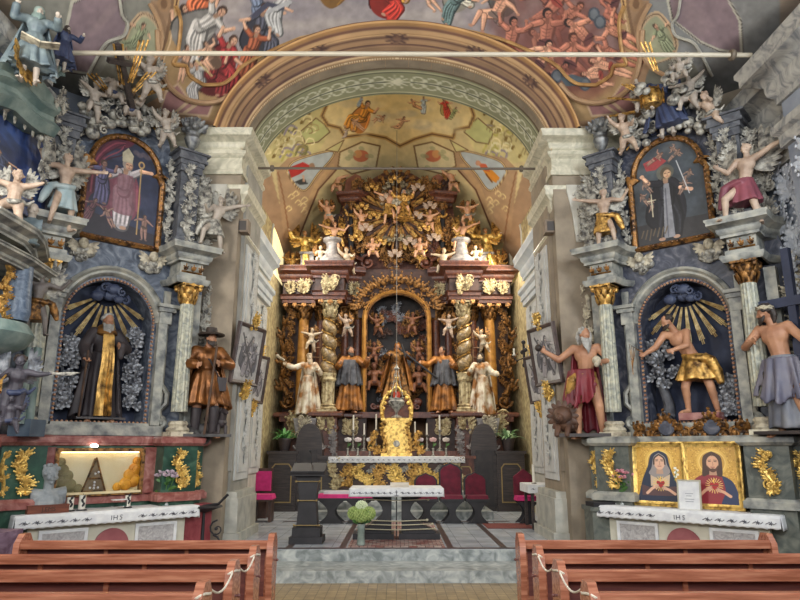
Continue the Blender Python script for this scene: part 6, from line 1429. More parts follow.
# angled cornices and column
for nm, pts, w, h in (('cornice', [(-30, 244), (14, 240), (30, 252), (62, 268)], .4, .2), ('lower_cornice', [(-30, 262), (10, 262), (44, 284)], .3, .14)):
    mb = MB(); z = A(14, 246 if nm == 'cornice' else 270, w)[2]; xs_ = [A(x, y, w)[0] for x, y in pts]; ys_ = [-w-.1, -w-.1, -w, -.05][:len(xs_)]
    mb.sweep([(a, b, z) for a, b in zip(xs_, ys_)], corn(.16, h, .4), (0, 0, 1)); mb.build(nm, ALTG, T)
c = A(16, 300, .3); mb = MB(); zt, zb = A(16, 262, .3)[2], A(16, 322, .3)[2]; mb.lathe([(.15, zb), (.17, zb+.1), (.15, (zb+zt)/2), (.14, zt)], (c[0], c[1], 0), 24); mb.build('column', mat('blue_marble', (70, 86, 108), (116, 130, 146), 6, .4, dist=3), T)
c = A(4, 300, .34); mb = MB()
for k in range(4): rocaille(mb, .2, .3, 230+k, (c[0], c[1], zb+.1+k*.24), n=4, th=.12)
mb.build('gilded_foliage', GOLD, T)
c = A(2, 336, .3); mb = MB(); mb.lathe([(.2, A(2, 356, .3)[2]), (.42, A(2, 346, .3)[2]), (.5, A(2, 334, .3)[2]), (.42, A(2, 322, .3)[2]), (.2, A(2, 318, .3)[2])], (c[0], c[1]+.2, 0), 28); mb.build('bulging_frieze', TEAL, T)
for x in (22, 31):
    c = A(x, 400, .3); mb = MB(); z0_, z1_ = A(x, 424, .3)[2], A(x, 346, .3)[2]; mb.lathe([(.06, z0_), (.055, z1_)], (c[0], c[1], 0), 14); mb.build('post', TEAL, T)
mb = MB(); c = A(27, 428, .3); mb.box((c[0], c[1], c[2]), (.34, .26, .2)); mb.build('post_plinth', mat('blue_grey_block', (66, 80, 96), (92, 106, 118), 5, .5), T)
mb = MB(); mb.box((-.95, -.25, .9), (1.3, .5, 1.7)); mb.build('predella', GNMARB, T)
mb = MB(); mb.box((-.95, -.28, 1.76), (1.4, .6, .1)); mb.box((-.95, -.28, 1.0), (1.4, .6, .1)); mb.build('predella_cornice', RMARB, T)
for x in (3,):
    c = A(x, 474, .52); mb = MB(); rocaille(mb, .18, .46, 41+x, n=4, th=.1); mb.build('gilded_ornament', GOLDB, T, (c[0], c[1], c[2]))
c = A(-8, 530, .9); mb = MB(); mb.box((c[0], -.75, .45), (.9, .4, .9)); mb.build('mauve_block', mat('mauve_marble', (92, 62, 84), (150, 126, 146), 3, .35, dist=4), T)
def wfig(px_, py_, w, H, key, lab, mats, rz=-.5, cat='statue', nm='statue'):
    return place(nm, lab, cat, key, mats, FW.wat(px_, py_, w), H, rz)
prophet = fig('prophet', dict(lean=(.02, -.06), armL=((-.8, -.5, -.4), (.1, -.6, .8)), armR=((.7, -.6, -.5), (-.1, -1, .3)), face=(.3, -1, -.2), rb=(.24, .2), hem=.2), 'robe', veil=True, hair=None, beard=1.2, seed=31, cloak=[dict(a0=-10, a1=190, z0=.84, z1=.15, rt=(.13, .1), rb=(.3, .22), seed=8)])
TEALD = mat('teal_drapery', (76, 90, 98), (120, 132, 132), 6, .55)
wfig(28, 82, .45, .95, prophet, 'veiled bearded prophet in teal robe reading on top of the left wall altar', {'*': TEALD, 'body': STONEF, 'robe': TEALD, 'hair': HAIRG, 'veil': TEAL}, .5)
mb = MB()
for s in (-1, 1): mb.box((s*.1, 0, .02), (.2, .14, .02), 0, M=Matrix.Rotation(s*-.25, 3, 'Y'))
o = mb.build('open_book', IVORY, None, FW.wat(40, 44, .62), .6); tag(o, 'open stone book before the veiled prophet on the left wall altar', 'book')
wfig(60, 70, .45, .62, prophet, 'dark capped man with raised hands beside the volute of the left wall altar', {'*': TEALD, 'body': STONEF, 'robe': DBLUE, 'hair': HAIRD, 'cloak': DBLUE, 'veil': HAIRD}, .9)
# bust of a bald saint on the cornice
T2 = thing('bust', 'bust of a bald man in pale robe on the teal altar cornice, left edge', 'bust', FW.wat(26, 245, .45), .5)
for nm, k in (('head_and_shoulders', 'body'),):
    me = cutlow(FIGS['prophet']['body'], .62); me.transform(Matrix.Scale(1.25, 4)); link(nm, me, STONEF, T2)
me = cutlow(FIGS['prophet']['robe'], .62); me.transform(Matrix.Scale(1.25, 4)); link('robe', me, TEALD, T2)
wfig(10, 226, .45, .66, PUT[0], 'pale winged boy beside the bald bust on the left wall altar', {'*': SILV, 'body': PUTS, 'hair': PUTS}, .4, 'angel figure', 'putto')
wfig(32, 338, .3, .82, ANG[0], 'grey winged figure in gold loincloth between the left wall altar and the monk niche', {'*': SILV, 'body': mat('grey_brown_flesh', (128, 120, 114), (96, 88, 84), 6, .55), 'loincloth': GOLDD, 'hair': HAIRD}, .5, 'angel figure', 'angel_statue')
def trumpet(mb, S): mb.tube([S['wrL'], S['wrL']+V(-.06, -.12, -.1), S['wrL']+V(-.1, -.2, -.28)], [.012, .018, .06], 10)
def palm(mb, S):
    for k in range(5): mb.leaf(S['wrR']+V(0, 0, .01*k), (1, -.15, .1-.07*k), .46-.05*k, .04, .4)
tr = fig('trumpet_angel', dict(child=True, lean=(.03, -.06), armL=((-.6, -.6, -.6), (.3, -1, .2)), armR=((1, -.3, -.2), (1, -.3, .1)), legL=((-.2, -.2, -1), (0, .1, -1)), face=(-.2, -1, -.2)), 'sash', 'curly', wings=True, seed=9, vox=.014, extra={'trumpet': trumpet, 'palm_branch': palm})
wfig(10, 420, .5, .72, tr, 'dark angel with a gold trumpet and silver palm branch, low on the left wall altar', {'*': DBLUE, 'body': mat('dark_flesh', (84, 80, 88), (60, 58, 66), 6, .5), 'hair': HAIRD, 'trumpet': GOLD, 'palm_branch': SILV, 'wing': SILVD}, .6, 'angel figure', 'angel_statue')
wfig(6, 440, .5, .5, PUT[2], 'dark blue draped putto seated below the trumpet angel at the left edge', {'*': DBLUE, 'body': mat('dark_flesh', (84, 80, 88)), 'hair': HAIRD, 'wing': DBLUE}, .4, 'angel figure', 'putto')
# ------------------------------------------------------------------ the high altar
HO = (0, 16.4, .3)
HA = thing('high_altar_retable', 'tall red brown and gilded high altar retable filling the chancel end', 'altar', HO)
def hp(name, mb, m, parent=None, ang=40):
    if parent is None: return mb.build(name, m, HA, (-HO[0], -HO[1], -HO[2]), 0, ang)
    return mb.build(name, m, parent, None, 0, ang)
def share(name, me, m, parent, loc, rz=0, sc=1., rx=0, ry=0):
    o = link(name, me, m, parent, loc); o.rotation_euler = (rx, ry, rz); o.scale = (sc,)*3 if not hasattr(sc, '__len__') else sc; return o
PEARL = mat('pearl_grey', (156, 150, 146), (96, 90, 90), 8, .45, bump=.2); REDM = mat('retable_red_marble', (116, 68, 46), (62, 36, 30), 7, .38, dist=2.5, c3=(90, 52, 40))
COLG = mat('golden_column', (206, 152, 78), (160, 108, 52), 6, .35, .35, bump=.1); TWIST = mat('twisted_marble', (96, 80, 56), (172, 146, 104), 6, .35, dist=3, c3=(136, 114, 80))
CREAMG = mat('cream_gilt', (200, 184, 142), (108, 82, 50), 12, .5, .2, bump=.25, lo=.42, hi=.68)
# backing wood
mb = MB(); mb.prism([(-2.95, .3), (-.9, .3), (-.9, 6.3), (-2.95, 6.2)], 16.75, 17.2); mb.prism([(.9, .3), (2.95, .3), (2.95, 6.2), (.9, 6.3)], 16.75, 17.2)
hp('backing', mb, RETD)
mb = MB(); mb.prism([(-2.2, 6.2), (2.2, 6.2), (2.0, 7.0), (1.62, 7.7), (1.5, 8.5), (.9, 8.9), (.4, 9.2), (-.4, 9.2), (-.9, 8.9), (-1.5, 8.5), (-1.62, 7.7), (-2.0, 7.0)], 16.7, 17.0); hp('upper_backing', mb, RETW)
mb = MB(); mb.box((0, 17.15, 4.2), (1.9, .1, 3.4)); hp('niche_back', mb, mat('niche_brown_black', (30, 24, 24), (54, 42, 36), 5, .6))
# pedestal storey
def mirx(f):
    for s in (-1, 1): f(s)
ped = []
for s in (-1, 1):
    mb = MB(); mb.box((s*1.7, 16.05, 1.6), (.5, .6, 1.75)); mb.box((s*1.7, 16.02, 1.35), (.6, .7, .12)); mb.box((s*1.7, 16.02, 2.18), (.56, .66, .08)); hp('column_pedestal', mb, RETW)
    mb = MB(); mb.box((s*2.4, 16.4, 1.55), (.75, .6, 1.7)); mb.box((s*2.4, 16.38, 2.4), (.95, .8, .14)); hp('side_pedestal', mb, RETW)
    mb = MB(); mb.box((s*1.1, 16.5, 1.6), (.7, .5, 1.75)); hp('inner_pedestal', mb, RETD)
    mb = MB(); P = [(s*2.95, 16.6), (s*2.95, 16.05), (s*2.05, 16.05), (s*2.05, 15.68), (s*1.38, 15.68), (s*1.38, 16.15), (s*.85, 16.2)]
    if s > 0: P = P[::-1]
    mb.sweep([(x, y, 2.42) for x, y in P], [(-.3, 0), (.02, 0), (.08, .04), (.08, .1), (.03, .14), (-.3, .14)], (0, 0, 1)); mb.sweep([(x, y, .9) for x, y in P], [(-.3, 0), (.06, 0), (.06, .14), (.0, .2), (-.3, .2)], (0, 0, 1)); hp('pedestal_cornice', mb, REDM)
    for x, y, z, w, h in ((1.7, 15.72, 2.28, .5, .3), (2.4, 16.02, 2.26, .7, .26), (1.15, 16.16, 2.2, .5, .3)): mb = MB(); rocaille(mb, w, h, int(x*10), (s*x, y, z), n=5, sym=True); hp('gilded_ornament', mb, CREAMG)
    for x in (1.88, 1.52):
        mb = MB()
        for k in range(3): rocaille(mb, .22, .35, 300+k+int(x*10), (s*x, 15.72, 1.65+k*.2), n=4, th=.12)
        hp('pale_ornament', mb, PEARL)
    # pale consoles under the outer statues
    mb = MB(); mb.prism([(s*2.2-.28, 2.4), (s*2.2+.28, 2.4), (s*2.2+.22, 2.1), (s*2.2+.12, 1.7), (s*2.2-.12, 1.7), (s*2.2-.22, 2.1)], 15.62, 16.05); hp('statue_console', mb, PEARL)
    mb = MB(); rocaille(mb, .4, .55, 77, (s*2.2, 15.58, 2.1), n=5, sym=True); hp('console_ornament', mb, IVORY)
    # twisted column on a fluted drum
    mb = MB(); col_base(mb, (s*1.7, 16.0, 2.56), .17, .2); mb.lathe([(.165, 2.74), (.165, 3.3)], (s*1.7, 16.0, 0), 48, 12, .12); mb.lathe([(.18, 3.3), (.21, 3.35), (.19, 3.42), (.21, 3.5), (.15, 3.54)], (s*1.7, 16.0, 0), 24); c = hp('twisted_column', mb, CREAMG)
    mb = MB(); n = 40; n = 72; pts = [(s*1.7+.05*math.cos(s*k/n*2*PI*4), 16.0+.05*math.sin(s*k/n*2*PI*4), 3.52+1.42*k/n) for k in range(n+1)]; mb.tube(pts, [(.155-.02*k/n)*(1+.06*math.sin(k/n*2*PI*8)) for k in range(n+1)], 16); mb.build('twisted_shaft', TWIST, c)
    mb = MB(); mb.tube([(s*1.7+.145*math.cos(s*k/60*2*PI*4+3.1), 16.0+.145*math.sin(s*k/60*2*PI*4+3.1), 3.52+1.42*k/60) for k in range(61)], .02, 5)
    for k in range(0, 60, 4): a = s*k/60*2*PI*4+3.1; mb.leaf((s*1.7+.14*math.cos(a), 16+.14*math.sin(a), 3.52+1.42*k/60), (math.cos(a), math.sin(a), .6), .09, .05)
    mb.build('gilded_garland', GOLD, c)
    mb = MB(); capital(mb, (s*1.7, 16.0, 4.93), .13, .42); mb.build('capital', CREAMG, c)
    for x, y, r, m, zz in ((2.42, 16.45, .155, COLG, 2.56), (1.02, 16.5, .12, REDM, 2.6), (2.0, 16.6, .12, REDM, 2.6), (1.36, 16.62, .1, REDM, 2.6)):
        mb = MB(); mb.lathe([(r, zz+.2), (r*1.0, 3.6), (r*.86, 4.98)], (s*x, y, 0), 24); col = hp('column', mb, m)
        mb = MB(); col_base(mb, (s*x, y, zz), r, .22); mb.build('base', GOLDD, col)
        mb = MB(); capital(mb, (s*x, y, 4.94), r*.9, .4); mb.build('capital', GOLDD, col)
    # entablature
    P = [(s*2.98, 17.0), (s*2.98, 16.2), (s*2.1, 16.2), (s*2.1, 15.78), (s*1.32, 15.78), (s*1.32, 16.3), (s*.86, 16.42)]
    if s > 0: P = P[::-1]
    mb = MB(); mb.sweep([(x, y, 5.36) for x, y in P], [(-.4, 0), (0, 0), (0, .08), (.03, .1), (.03, .18), (.07, .22), (-.4, .22)], (0, 0, 1)); e = hp('entablature', mb, REDM)
    mb = MB(); mb.sweep([(x, y, 5.58) for x, y in P], [(-.4, 0), (-.02, 0), (-.02, .36), (-.4, .36)], (0, 0, 1)); mb.build('frieze', RETD, e)
    mb = MB(); mb.sweep([(x, y, 5.92) for x, y in P], corn(.24, .4, .4), (0, 0, 1)); mb.build('cornice', REDM, e)
    for x, y, w in ((1.7, 15.74, .5), (2.4, 16.16, .4), (2.75, 16.16, .3), (1.12, 16.36, .36)):
        mb = MB(); rocaille(mb, w, .3, 90+int(x*9), (s*x, y, 5.74), n=5, sym=True); mb.build('pale_ornament', CREAMG, e)
    for k in range(9): mb = MB(); acanthus(mb, s*(.95+.24*k), 5.36, -PI/2, .14, .08, 16.16 if k > 5 else (15.76 if 1 < k < 5 else 16.21), 3); mb.build('gilded_leaf', GOLDD, e)
    # bell shaped pedestal over each twisted column
    mb = MB(); mb.lathe([(.36, 6.32), (.38, 6.4), (.33, 6.44), (.2, 6.6), (.15, 6.8), (.17, 6.9), (.25, 6.96), (.25, 7.02), (.02, 7.04)], (s*1.68, 16.0, 0), 28); hp('bell_pedestal', mb, PEARL)
    mb = MB(); mb.box((s*2.35, 16.35, 6.5), (.34, .36, .4)); mb.box((s*2.35, 16.35, 6.7), (.42, .44, .06)); hp('block_pedestal', mb, PEARL)
    mb = MB()
    for k in range(2): curl(mb, s*(1.25-.5*k), 6.55+.12*k, .22, PI/2, -s, .06, 16.0+.2*k)
    mb.tube([(s*1.5, 16.0, 6.4), (s*1.2, 16.05, 6.62), (s*.9, 16.15, 6.5)], .06, 6); hp('pediment_scroll', mb, REDM)
    # upper storey black columns with gilded herms
    mb = MB(); mb.lathe([(.085, 6.6), (.085, 7.3), (.07, 7.96)], (s*1.22, 16.3, 0), 18); c = hp('black_column', mb, BLACK)
    mb = MB(); capital(mb, (s*1.22, 16.3, 7.92), .07, .24); mb.build('capital', GOLDD, c)
    mb = MB(); mb.lathe([(.085, 6.6), (.085, 7.3), (.07, 7.96)], (s*.92, 16.42, 0), 18); c = hp('black_column', mb, BLACK)
    mb = MB(); capital(mb, (s*.92, 16.42, 7.92), .07, .24); mb.build('capital', GOLDD, c)
    mb = MB(); P = [(s*1.5, 16.7, 8.16), (s*1.5, 16.25, 8.16), (s*1.05, 16.15, 8.16), (s*.8, 16.4, 8.16)]
    mb.sweep(P if s < 0 else P[::-1], corn(.14, .26, .3), (0, 0, 1)); hp('upper_cornice', mb, REDM)
    mb = MB(); mb.prism([(s*1.45, 8.42), (s*.8, 8.42), (s*1.0, 9.0), (s*1.2, 9.1), (s*1.4, 8.9)], 16.45, 16.7); hp('pink_gable', mb, mat('pink_brown_gable', (156, 100, 76), (120, 74, 56), 4, .5))
    # scrolling wings at the outer edge
    mb = MB()
    curl(mb, s*2.92, 2.85, .2, 0 if s > 0 else PI, -s, .05, 16.3); mb.tube([(s*2.75, 16.3, 3.0), (s*2.95, 16.3, 3.4), (s*2.85, 16.3, 3.9), (s*2.98, 16.3, 4.4), (s*2.88, 16.3, 4.9)], [.07, .06, .05, .05, .03], 7)
    for k in range(6): acanthus(mb, s*2.9, 3.1+k*.33, PI/2-s*.5*(-1)**k, .3, .1, 16.25, 3)
    hp('scroll_wing', mb, GOLDD)
# arch frame of the central niche
o = [(.84, 0, 2.58), (.84, 0, 5.0)]+[(x, 0, z) for x, z in arcpts(0, 5.0, .84, .68, 12, 168, 18)]+[(-.84, 0, 5.0), (-.84, 0, 2.58)]
mb = MB(); mb.sweep([(x, 16.25, z) for x, _, z in o], [(-.05, .12), (-.05, -.04), (0, -.08), (.05, -.04), (.05, .12)], (0, 1, 0)); hp('niche_frame', mb, COLG)
mb = MB(); mb.sweep([(x*.93, 16.32, 2.6+(z-2.6)*.985) for x, _, z in o], [(-.02, .1), (-.02, -.02), (.02, -.02), (.02, .1)], (0, 1, 0)); hp('niche_bead', mb, GOLDD)
mb = MB(); mb.prism([(-1.0, 5.0), (-.84, 5.0)]+arcpts(0, 5.0, .84, .68, 168, 12, 16)+[(.84, 5.0), (1.0, 5.0), (1.0, 6.3), (-1.0, 6.3)], 16.32, 16.6); hp('spandrel', mb, RETD)
mb = MB(); mb.box((0, 16.6, 2.5), (1.9, .9, .14)); hp('niche_shelf', mb, RETW)
mb = MB()
for k in range(14):
    a = math.radians(14+k*11.7); acanthus(mb, .98*math.cos(a), 5.05+.82*math.sin(a), a, .3, .11, 16.2, 3); curl(mb, .95*math.cos(a), 5.05+.8*math.sin(a), .1, a, (-1)**k, .03, 16.2)
hp('gilded_crest', mb, GOLDD)
# carved gilt foliage all over the upper storey and inside the niche
FOL = []
for k in range(7):
    mb = MB(); rocaille(mb, .42, .6, 400+k, n=6, sym=k % 3 == 0, th=.1); FOL.append(mb.mesh('foliage'))
rg = random.Random(11)
for k in range(84):
    z = rg.uniform(6.35, 8.75); lim = 2.1 if z < 7.0 else (1.75 if z < 7.8 else 1.35); x = rg.uniform(-lim, lim)
    y = 16.25+.25*rg.random() if abs(x) > .5 else 16.4
    share('gilded_foliage', FOL[k % 7], (GOLDD, GOLDD, RETW, GOLDD, GOLD, RETD, GOLDD)[(k*3) % 7], HA, (x, y-16.4, z-.3), rg.uniform(-.3, .3), rg.uniform(.6, 1.15), 0, rg.uniform(-1.4, 1.4))
for k in range(26):
    x = rg.uniform(-.75, .75); z = rg.uniform(2.9, 5.4)
    if abs(x) < .3 and z < 4.6: x = math.copysign(.6, x)
    share('carved_tracery', FOL[k % 7], (RETW, GOLDD, RETD, SILVD)[k % 4], HA, (x, .5, z-.3), 0, rg.uniform(.5, .9), 0, rg.uniform(-1.5, 1.5))
for s in (-1, 1):
    for k in range(6): share('gilded_foliage', FOL[k], GOLDD, HA, (s*2.75, .02, 2.6+k*.45), 0, .6, 0, .3*(-1)**k)
    for k in range(5): share('gilded_foliage', FOL[k+1], GOLDD, HA, (s*1.5, .3, 2.7+k*.45), 0, .55, 0, .3*(-1)**k)
# ------------------------------------------------------------------ sunburst glory over the altar
G = thing('sunburst_glory', 'gilded sunburst with clouds and cherub heads crowning the high altar', 'glory', (0, 16.2, 7.75))
mb = MB(); mb.prism([(-.02, .3), (.02, .3), (.035, 1.0), (0, 1.06), (-.035, 1.0)], -.015, .015); r1 = mb.mesh('ray')
mb = MB(); mb.prism([(-.03, .3), (.03, .3), (.05, .8), (0, .86), (-.05, .8)], -.015, .015); r2 = mb.mesh('ray')
for k in range(52):
    a = 2*PI*k/52; share('gilded_ray', r1 if k % 2 else r2, (GOLD, GOLDD, RETD, GOLDD)[k % 4], G, (0, .0-.04*(k % 2), 0), 0, (1, 1, .95+.35*((k*7) % 5)/5), 0, a)
for k in range(17):
    a = -1.7+3.4*k/16; share('crown_ray', r2, GOLDD if k % 2 else RETD, G, (0, -.02, .85), 0, (1.2, 1, .5+.18*(k % 2)), 0, a)
mb = MB(); cloud(mb, [(.34*math.cos(a*.42), -.08, .5*math.sin(a*.42)+.5) for a in range(15)]+[(x*.16, -.1, -.62-.05*abs(x)) for x in range(-4, 5)], .09, 9, per=2); mb.build('cloud', mat('gilt_grey_cloud', (150, 138, 112), (92, 80, 62), 8, .45, .3), G)
def cherub():
    mb = MB(); mb.sph((0, -.02, 0), (.08, .075, .09), 10, 8); mb.sph((0, -.1, -.01), .016, 6, 4)
    for s in (-1, 1):
        mb.sph((s*.045, -.075, -.03), .03, 7, 5)
        for i in range(5): a = .5-.4*i; mb.leaf((s*.05, .02, -.05), (s*math.cos(a), 0, math.sin(a)), .22-.02*i, .06, .3)
    for i in range(9): a = i*.7; mb.sph((.06*math.cos(a), .0+.03*math.sin(a), .06), .035, 6, 5)
    return mb.mesh('cherub')
CH = cherub()
for k, (px_, py_) in enumerate(((372, 186), (418, 186), (362, 205), (430, 204), (380, 240), (410, 240), (395, 178), (386, 196), (404, 196), (366, 226), (424, 226), (395, 252), (356, 236), (434, 236), (374, 214), (416, 214))):
    p = atY(px_, py_, 15.98); share('cherub_head', CH, PUTS if k % 2 else GOLD, G, (p[0], p[1]-16.2, p[2]-7.75), 0, .8)
mb = MB(); mb.sph((0, -.2, .28), (.05, .05, .08), 8, 6); mb.sph((0, -.22, .38), .04, 8, 6)
for s in (-1, 1):
    for i in range(5): a = .9-.3*i; mb.leaf((0, -.18, .3), (s*math.cos(a), 0, math.sin(a)), .24, .06, .3)
mb.build('dove', IVORY, G)
# ------------------------------------------------------------------ statues of the high altar
WGOLD = mat('white_gold_drapery', (216, 206, 184), (150, 100, 48), 6, .45, .2, bump=.2, lo=.42, hi=.6); DKD = mat('black_drapery', (34, 34, 40), (96, 96, 100), 9, .5, bump=.3); ORG = mat('orange_gold_drapery', (188, 124, 60), (84, 52, 30), 9, .42, .45, bump=.3); PALES = mat('pale_statue', (204, 186, 158), (176, 152, 124), 6, .5)
def scroll_(mb, S): mb.tube([S['wrL']+S['hdL']+V(.03, 0, .04), S['wrL']+S['hdL']+V(-.09, -.03, .1)], .022, 8); mb.sph(S['wrL']+S['hdL']+V(-.1, -.03, .11), .035, 8, 6)
ap1 = fig('apostle', dict(lean=(.02, -.02), armL=((-1, -.2, -.35), (-1, -.3, .35)), armR=((.7, -.3, -1), (-.3, -.8, .3)), face=(.4, -1, -.15), rb=(.2, .15), folds=8, amp=.4), 'robe', 'short', beard=1.2, seed=41, cloak=[dict(a0=-30, a1=150, z0=.82, z1=.1, rt=(.13, .1), rb=(.25, .17), seed=8)], extra={'key': scroll_})
ap2 = fig('apostle_praying', dict(lean=(-.03, -.03), armL=((-.7, -.4, -1), (.3, -.8, .3)), armR=((.8, -.2, -1), (.6, -.7, -.2)), face=(-.3, -1, .1), rb=(.2, .15), folds=8, amp=.4), 'robe', 'long', beard=.9, seed=43, cloak=[dict(a0=20, a1=220, z0=.82, z1=.1, rt=(.13, .1), rb=(.25, .17), seed=5)])
ap3 = fig('robed_inner', dict(lean=(.02, -.03), armL=((-.6, -.4, -1), (.2, -.9, .2)), armR=((.7, -.4, -.7), (.2, -.8, .5)), face=(.5, -1, -.1), rb=(.19, .15), folds=10, amp=.35), 'robe', 'short', beard=.9, seed=47, cloak=[dict(a0=-178, a1=178, z0=.8, z1=.4, rt=(.14, .115), rb=(.21, .17), seed=2, folds=11)])
def blackcross(mb, S):
    h = S['wrL']+S['hdL']; mb.tube([h+V(.3, .05, -.25), h+V(-.28, -.12, .2)], .016, 5); mb.tube([h+V(-.24, -.12, .26), h+V(-.18, -.1, .06)], .016, 5)
ap4 = fig('robed_cross', dict(lean=(-.03, -.04), armL=((-.8, -.5, -.7), (-.6, -.8, .1)), armR=((.7, -.2, -1), (-.4, -.9, .1)), face=(-.7, -1, -.1), rb=(.19, .15), folds=10, amp=.35), 'robe', 'short', seed=48, cloak=[dict(a0=-178, a1=178, z0=.8, z1=.4, rt=(.14, .115), rb=(.21, .17), seed=4, folds=11)], extra={'black_cross': blackcross})
place('apostle_statue', 'pale gold apostle with outstretched arm left of the left twisted column', 'statue', ap1, {'*': WGOLD, 'body': PALES, 'hair': PALES, 'key': IVORY}, (-2.19, 15.84, 2.47), (1.32, 1.4, 1.5), .1)
place('apostle_statue', 'pale gold apostle right of the right twisted column, hands at his chest', 'statue', ap2, {'*': WGOLD, 'body': PALES, 'hair': HAIRD}, (2.12, 15.84, 2.47), (1.32, 1.4, 1.5), -.2)
place('robed_statue', 'dark cloaked statue with gold skirts between the left twisted column and the niche', 'statue', ap3, {'*': DKD, 'body': FLESH, 'hair': HAIRD, 'robe': ORG}, (-1.2, 16.12, 2.58), 1.6, .1)
place('robed_statue', 'dark cloaked statue holding a slanting black cross, right of the central niche', 'statue', ap4, {'*': DKD, 'body': FLESH, 'hair': HAIRD, 'robe': ORG, 'black_cross': BLACK}, (1.2, 16.12, 2.58), 1.6, -.1)
vg = fig('queen', dict(head=(.02, -.02), armL=((-.7, -.5, -.6), (.5, -.8, .3)), armR=((.8, -.4, -.6), (-.3, -.8, .4)), face=(-.2, -1, -.1), rb=(.26, .17), folds=9, amp=.4), 'robe', None, veil=True, seed=51, cloak=[dict(a0=-30, a1=210, z0=.84, z1=.1, rt=(.14, .11), rb=(.34, .2), seed=7)])
place('queen_statue', 'golden robed crowned figure at the centre of the dark altar niche', 'statue', vg, {'*': ORG, 'body': FLESH, 'robe': GOLDD}, (0, 16.5, 2.95), 1.4)
mb = MB(); mb.box((0, 0, .2), (.7, .4, .4)); cloud(mb, [(x*.16, -.15, .32-.04*abs(x)) for x in range(-3, 4)], .12, 4, per=2); o = mb.build('cloud_pedestal', RETW, None, (0, 16.6, 2.56)); tag(o, 'dark carved cloud base under the golden figure in the niche', 'pedestal')
for x, z, k, H, lab, m in ((-.58, 3.3, 2, .85, 'dark putto kneeling left of the golden figure in the niche', RETW), (.58, 3.25, 2, .85, 'dark putto kneeling right of the golden figure in the niche', RETD), (-.5, 4.85, 1, .6, 'gilt putto flying at the upper left inside the niche', GOLDD), (.42, 4.9, 0, .6, 'gilt putto flying at the upper right inside the niche', GOLDD), (-.6, 4.1, 0, .6, 'brown putto at the left jamb inside the niche', RETW), (.6, 4.1, 1, .6, 'brown putto at the right jamb inside the niche', RETW)):
    place('putto', lab, 'angel figure', PUT[k], {'*': m, 'body': mat('brown_flesh', (150, 100, 70), (110, 70, 50), 6, .5), 'hair': m, 'wing': GOLDD}, (x, 16.6, z-.3), H)
# angels between columns, on the entablature and about the glory
RF = mat('rosy_flesh', (206, 158, 122), (164, 116, 86), 6, .5)
rows = [  # px, py(base), Y, H, lib, idx, body, cloth, label
 (311, 352, 15.95, .62, PUT, 0, PALES, IVORY, 'white putto climbing before the left gold column above the pale apostle'), (347, 338, 16.0, .62, PUT, 1, PUTS, SILV, 'silver putto flying beside the left twisted column capital'),
 (449, 338, 16.0, .62, PUT, 0, PUTS, SILV, 'silver putto flying beside the right twisted column capital'), (484, 354, 15.95, .62, PUT, 1, PALES, IVORY, 'white putto before the right gold column above the praying apostle'),
 (305, 275, 16.3, 1.2, ANG, 2, WGOLD, GOLDB, 'gold robed angel standing on the left end of the high altar cornice'), (488, 272, 16.3, 1.2, ANG, 2, WGOLD, GOLDB, 'gold robed angel standing on the right end of the high altar cornice'),
 (292, 277, 16.25, .65, PUT, 0, GOLD, GOLD, 'small gilt putto at the outermost left of the high altar cornice'), (501, 274, 16.25, .65, PUT, 1, GOLD, GOLD, 'small gilt putto at the outermost right of the high altar cornice'),
 (333, 256, 16.0, .9, ANG, 0, RF, GOLD, 'rosy angel seated over the left bell shaped pedestal'), (462, 255, 16.0, .9, ANG, 1, RF, GOLD, 'rosy angel seated over the right bell shaped pedestal'),
 (320, 268, 15.9, .6, PUT, 2, PALES, SILV, 'pale putto sitting on the cornice left of the left bell pedestal'), (476, 268, 15.9, .6, PUT, 2, PALES, SILV, 'pale putto sitting on the cornice right of the right bell pedestal'),
 (348, 276, 15.95, .75, PUT, 1, PALES, IVORY, 'pale winged putto between the left bell pedestal and the niche arch'), (444, 276, 15.95, .75, PUT, 0, PALES, IVORY, 'pale winged putto between the right bell pedestal and the niche arch'),
 (337, 196, 16.2, .75, PUT, 0, RF, GOLDD, 'putto on the left edge of the pinkish upper gable'), (453, 194, 16.2, .75, PUT, 1, RF, GOLDD, 'putto on the right edge of the pinkish upper gable'),
 (328, 226, 16.1, .7, PUT, 1, RF, SILV, 'putto leaning outward left of the left black columns'), (468, 226, 16.1, .7, PUT, 0, RF, SILV, 'putto leaning outward right of the right black columns'),
 (372, 262, 15.95, .65, PUT, 2, RF, GOLD, 'putto seated on the left shoulder of the niche arch'), (420, 262, 15.95, .65, PUT, 2, RF, GOLD, 'putto seated on the right shoulder of the niche arch'),
 (362, 232, 16.05, .62, PUT, 1, RF, GOLDD, 'rosy putto flying beside the left black columns toward the glory'), (430, 232, 16.05, .62, PUT, 0, RF, GOLDD, 'rosy putto flying beside the right black columns toward the glory')]
for x, y, Y, H, lib, k, bm_, cm_, lab in rows:
    place('angel_statue' if lib is ANG else 'putto', lab, 'angel figure', lib[k], {'*': cm_, 'body': bm_, 'hair': GOLDD, 'wing': GOLD if lib is ANG else GOLDD}, atY(x, y, Y), H, -.2 if x > 396 else .2)
for s, lab in ((-1, 'gilded herm figure on the left black column of the high altar'), (1, 'gilded herm figure on the right black column of the high altar')):
    place('herm_statue', lab, 'statue', ANG[2], {'*': GOLD, 'body': GOLD}, (s*1.07, 16.2, 7.1), .8, 0)
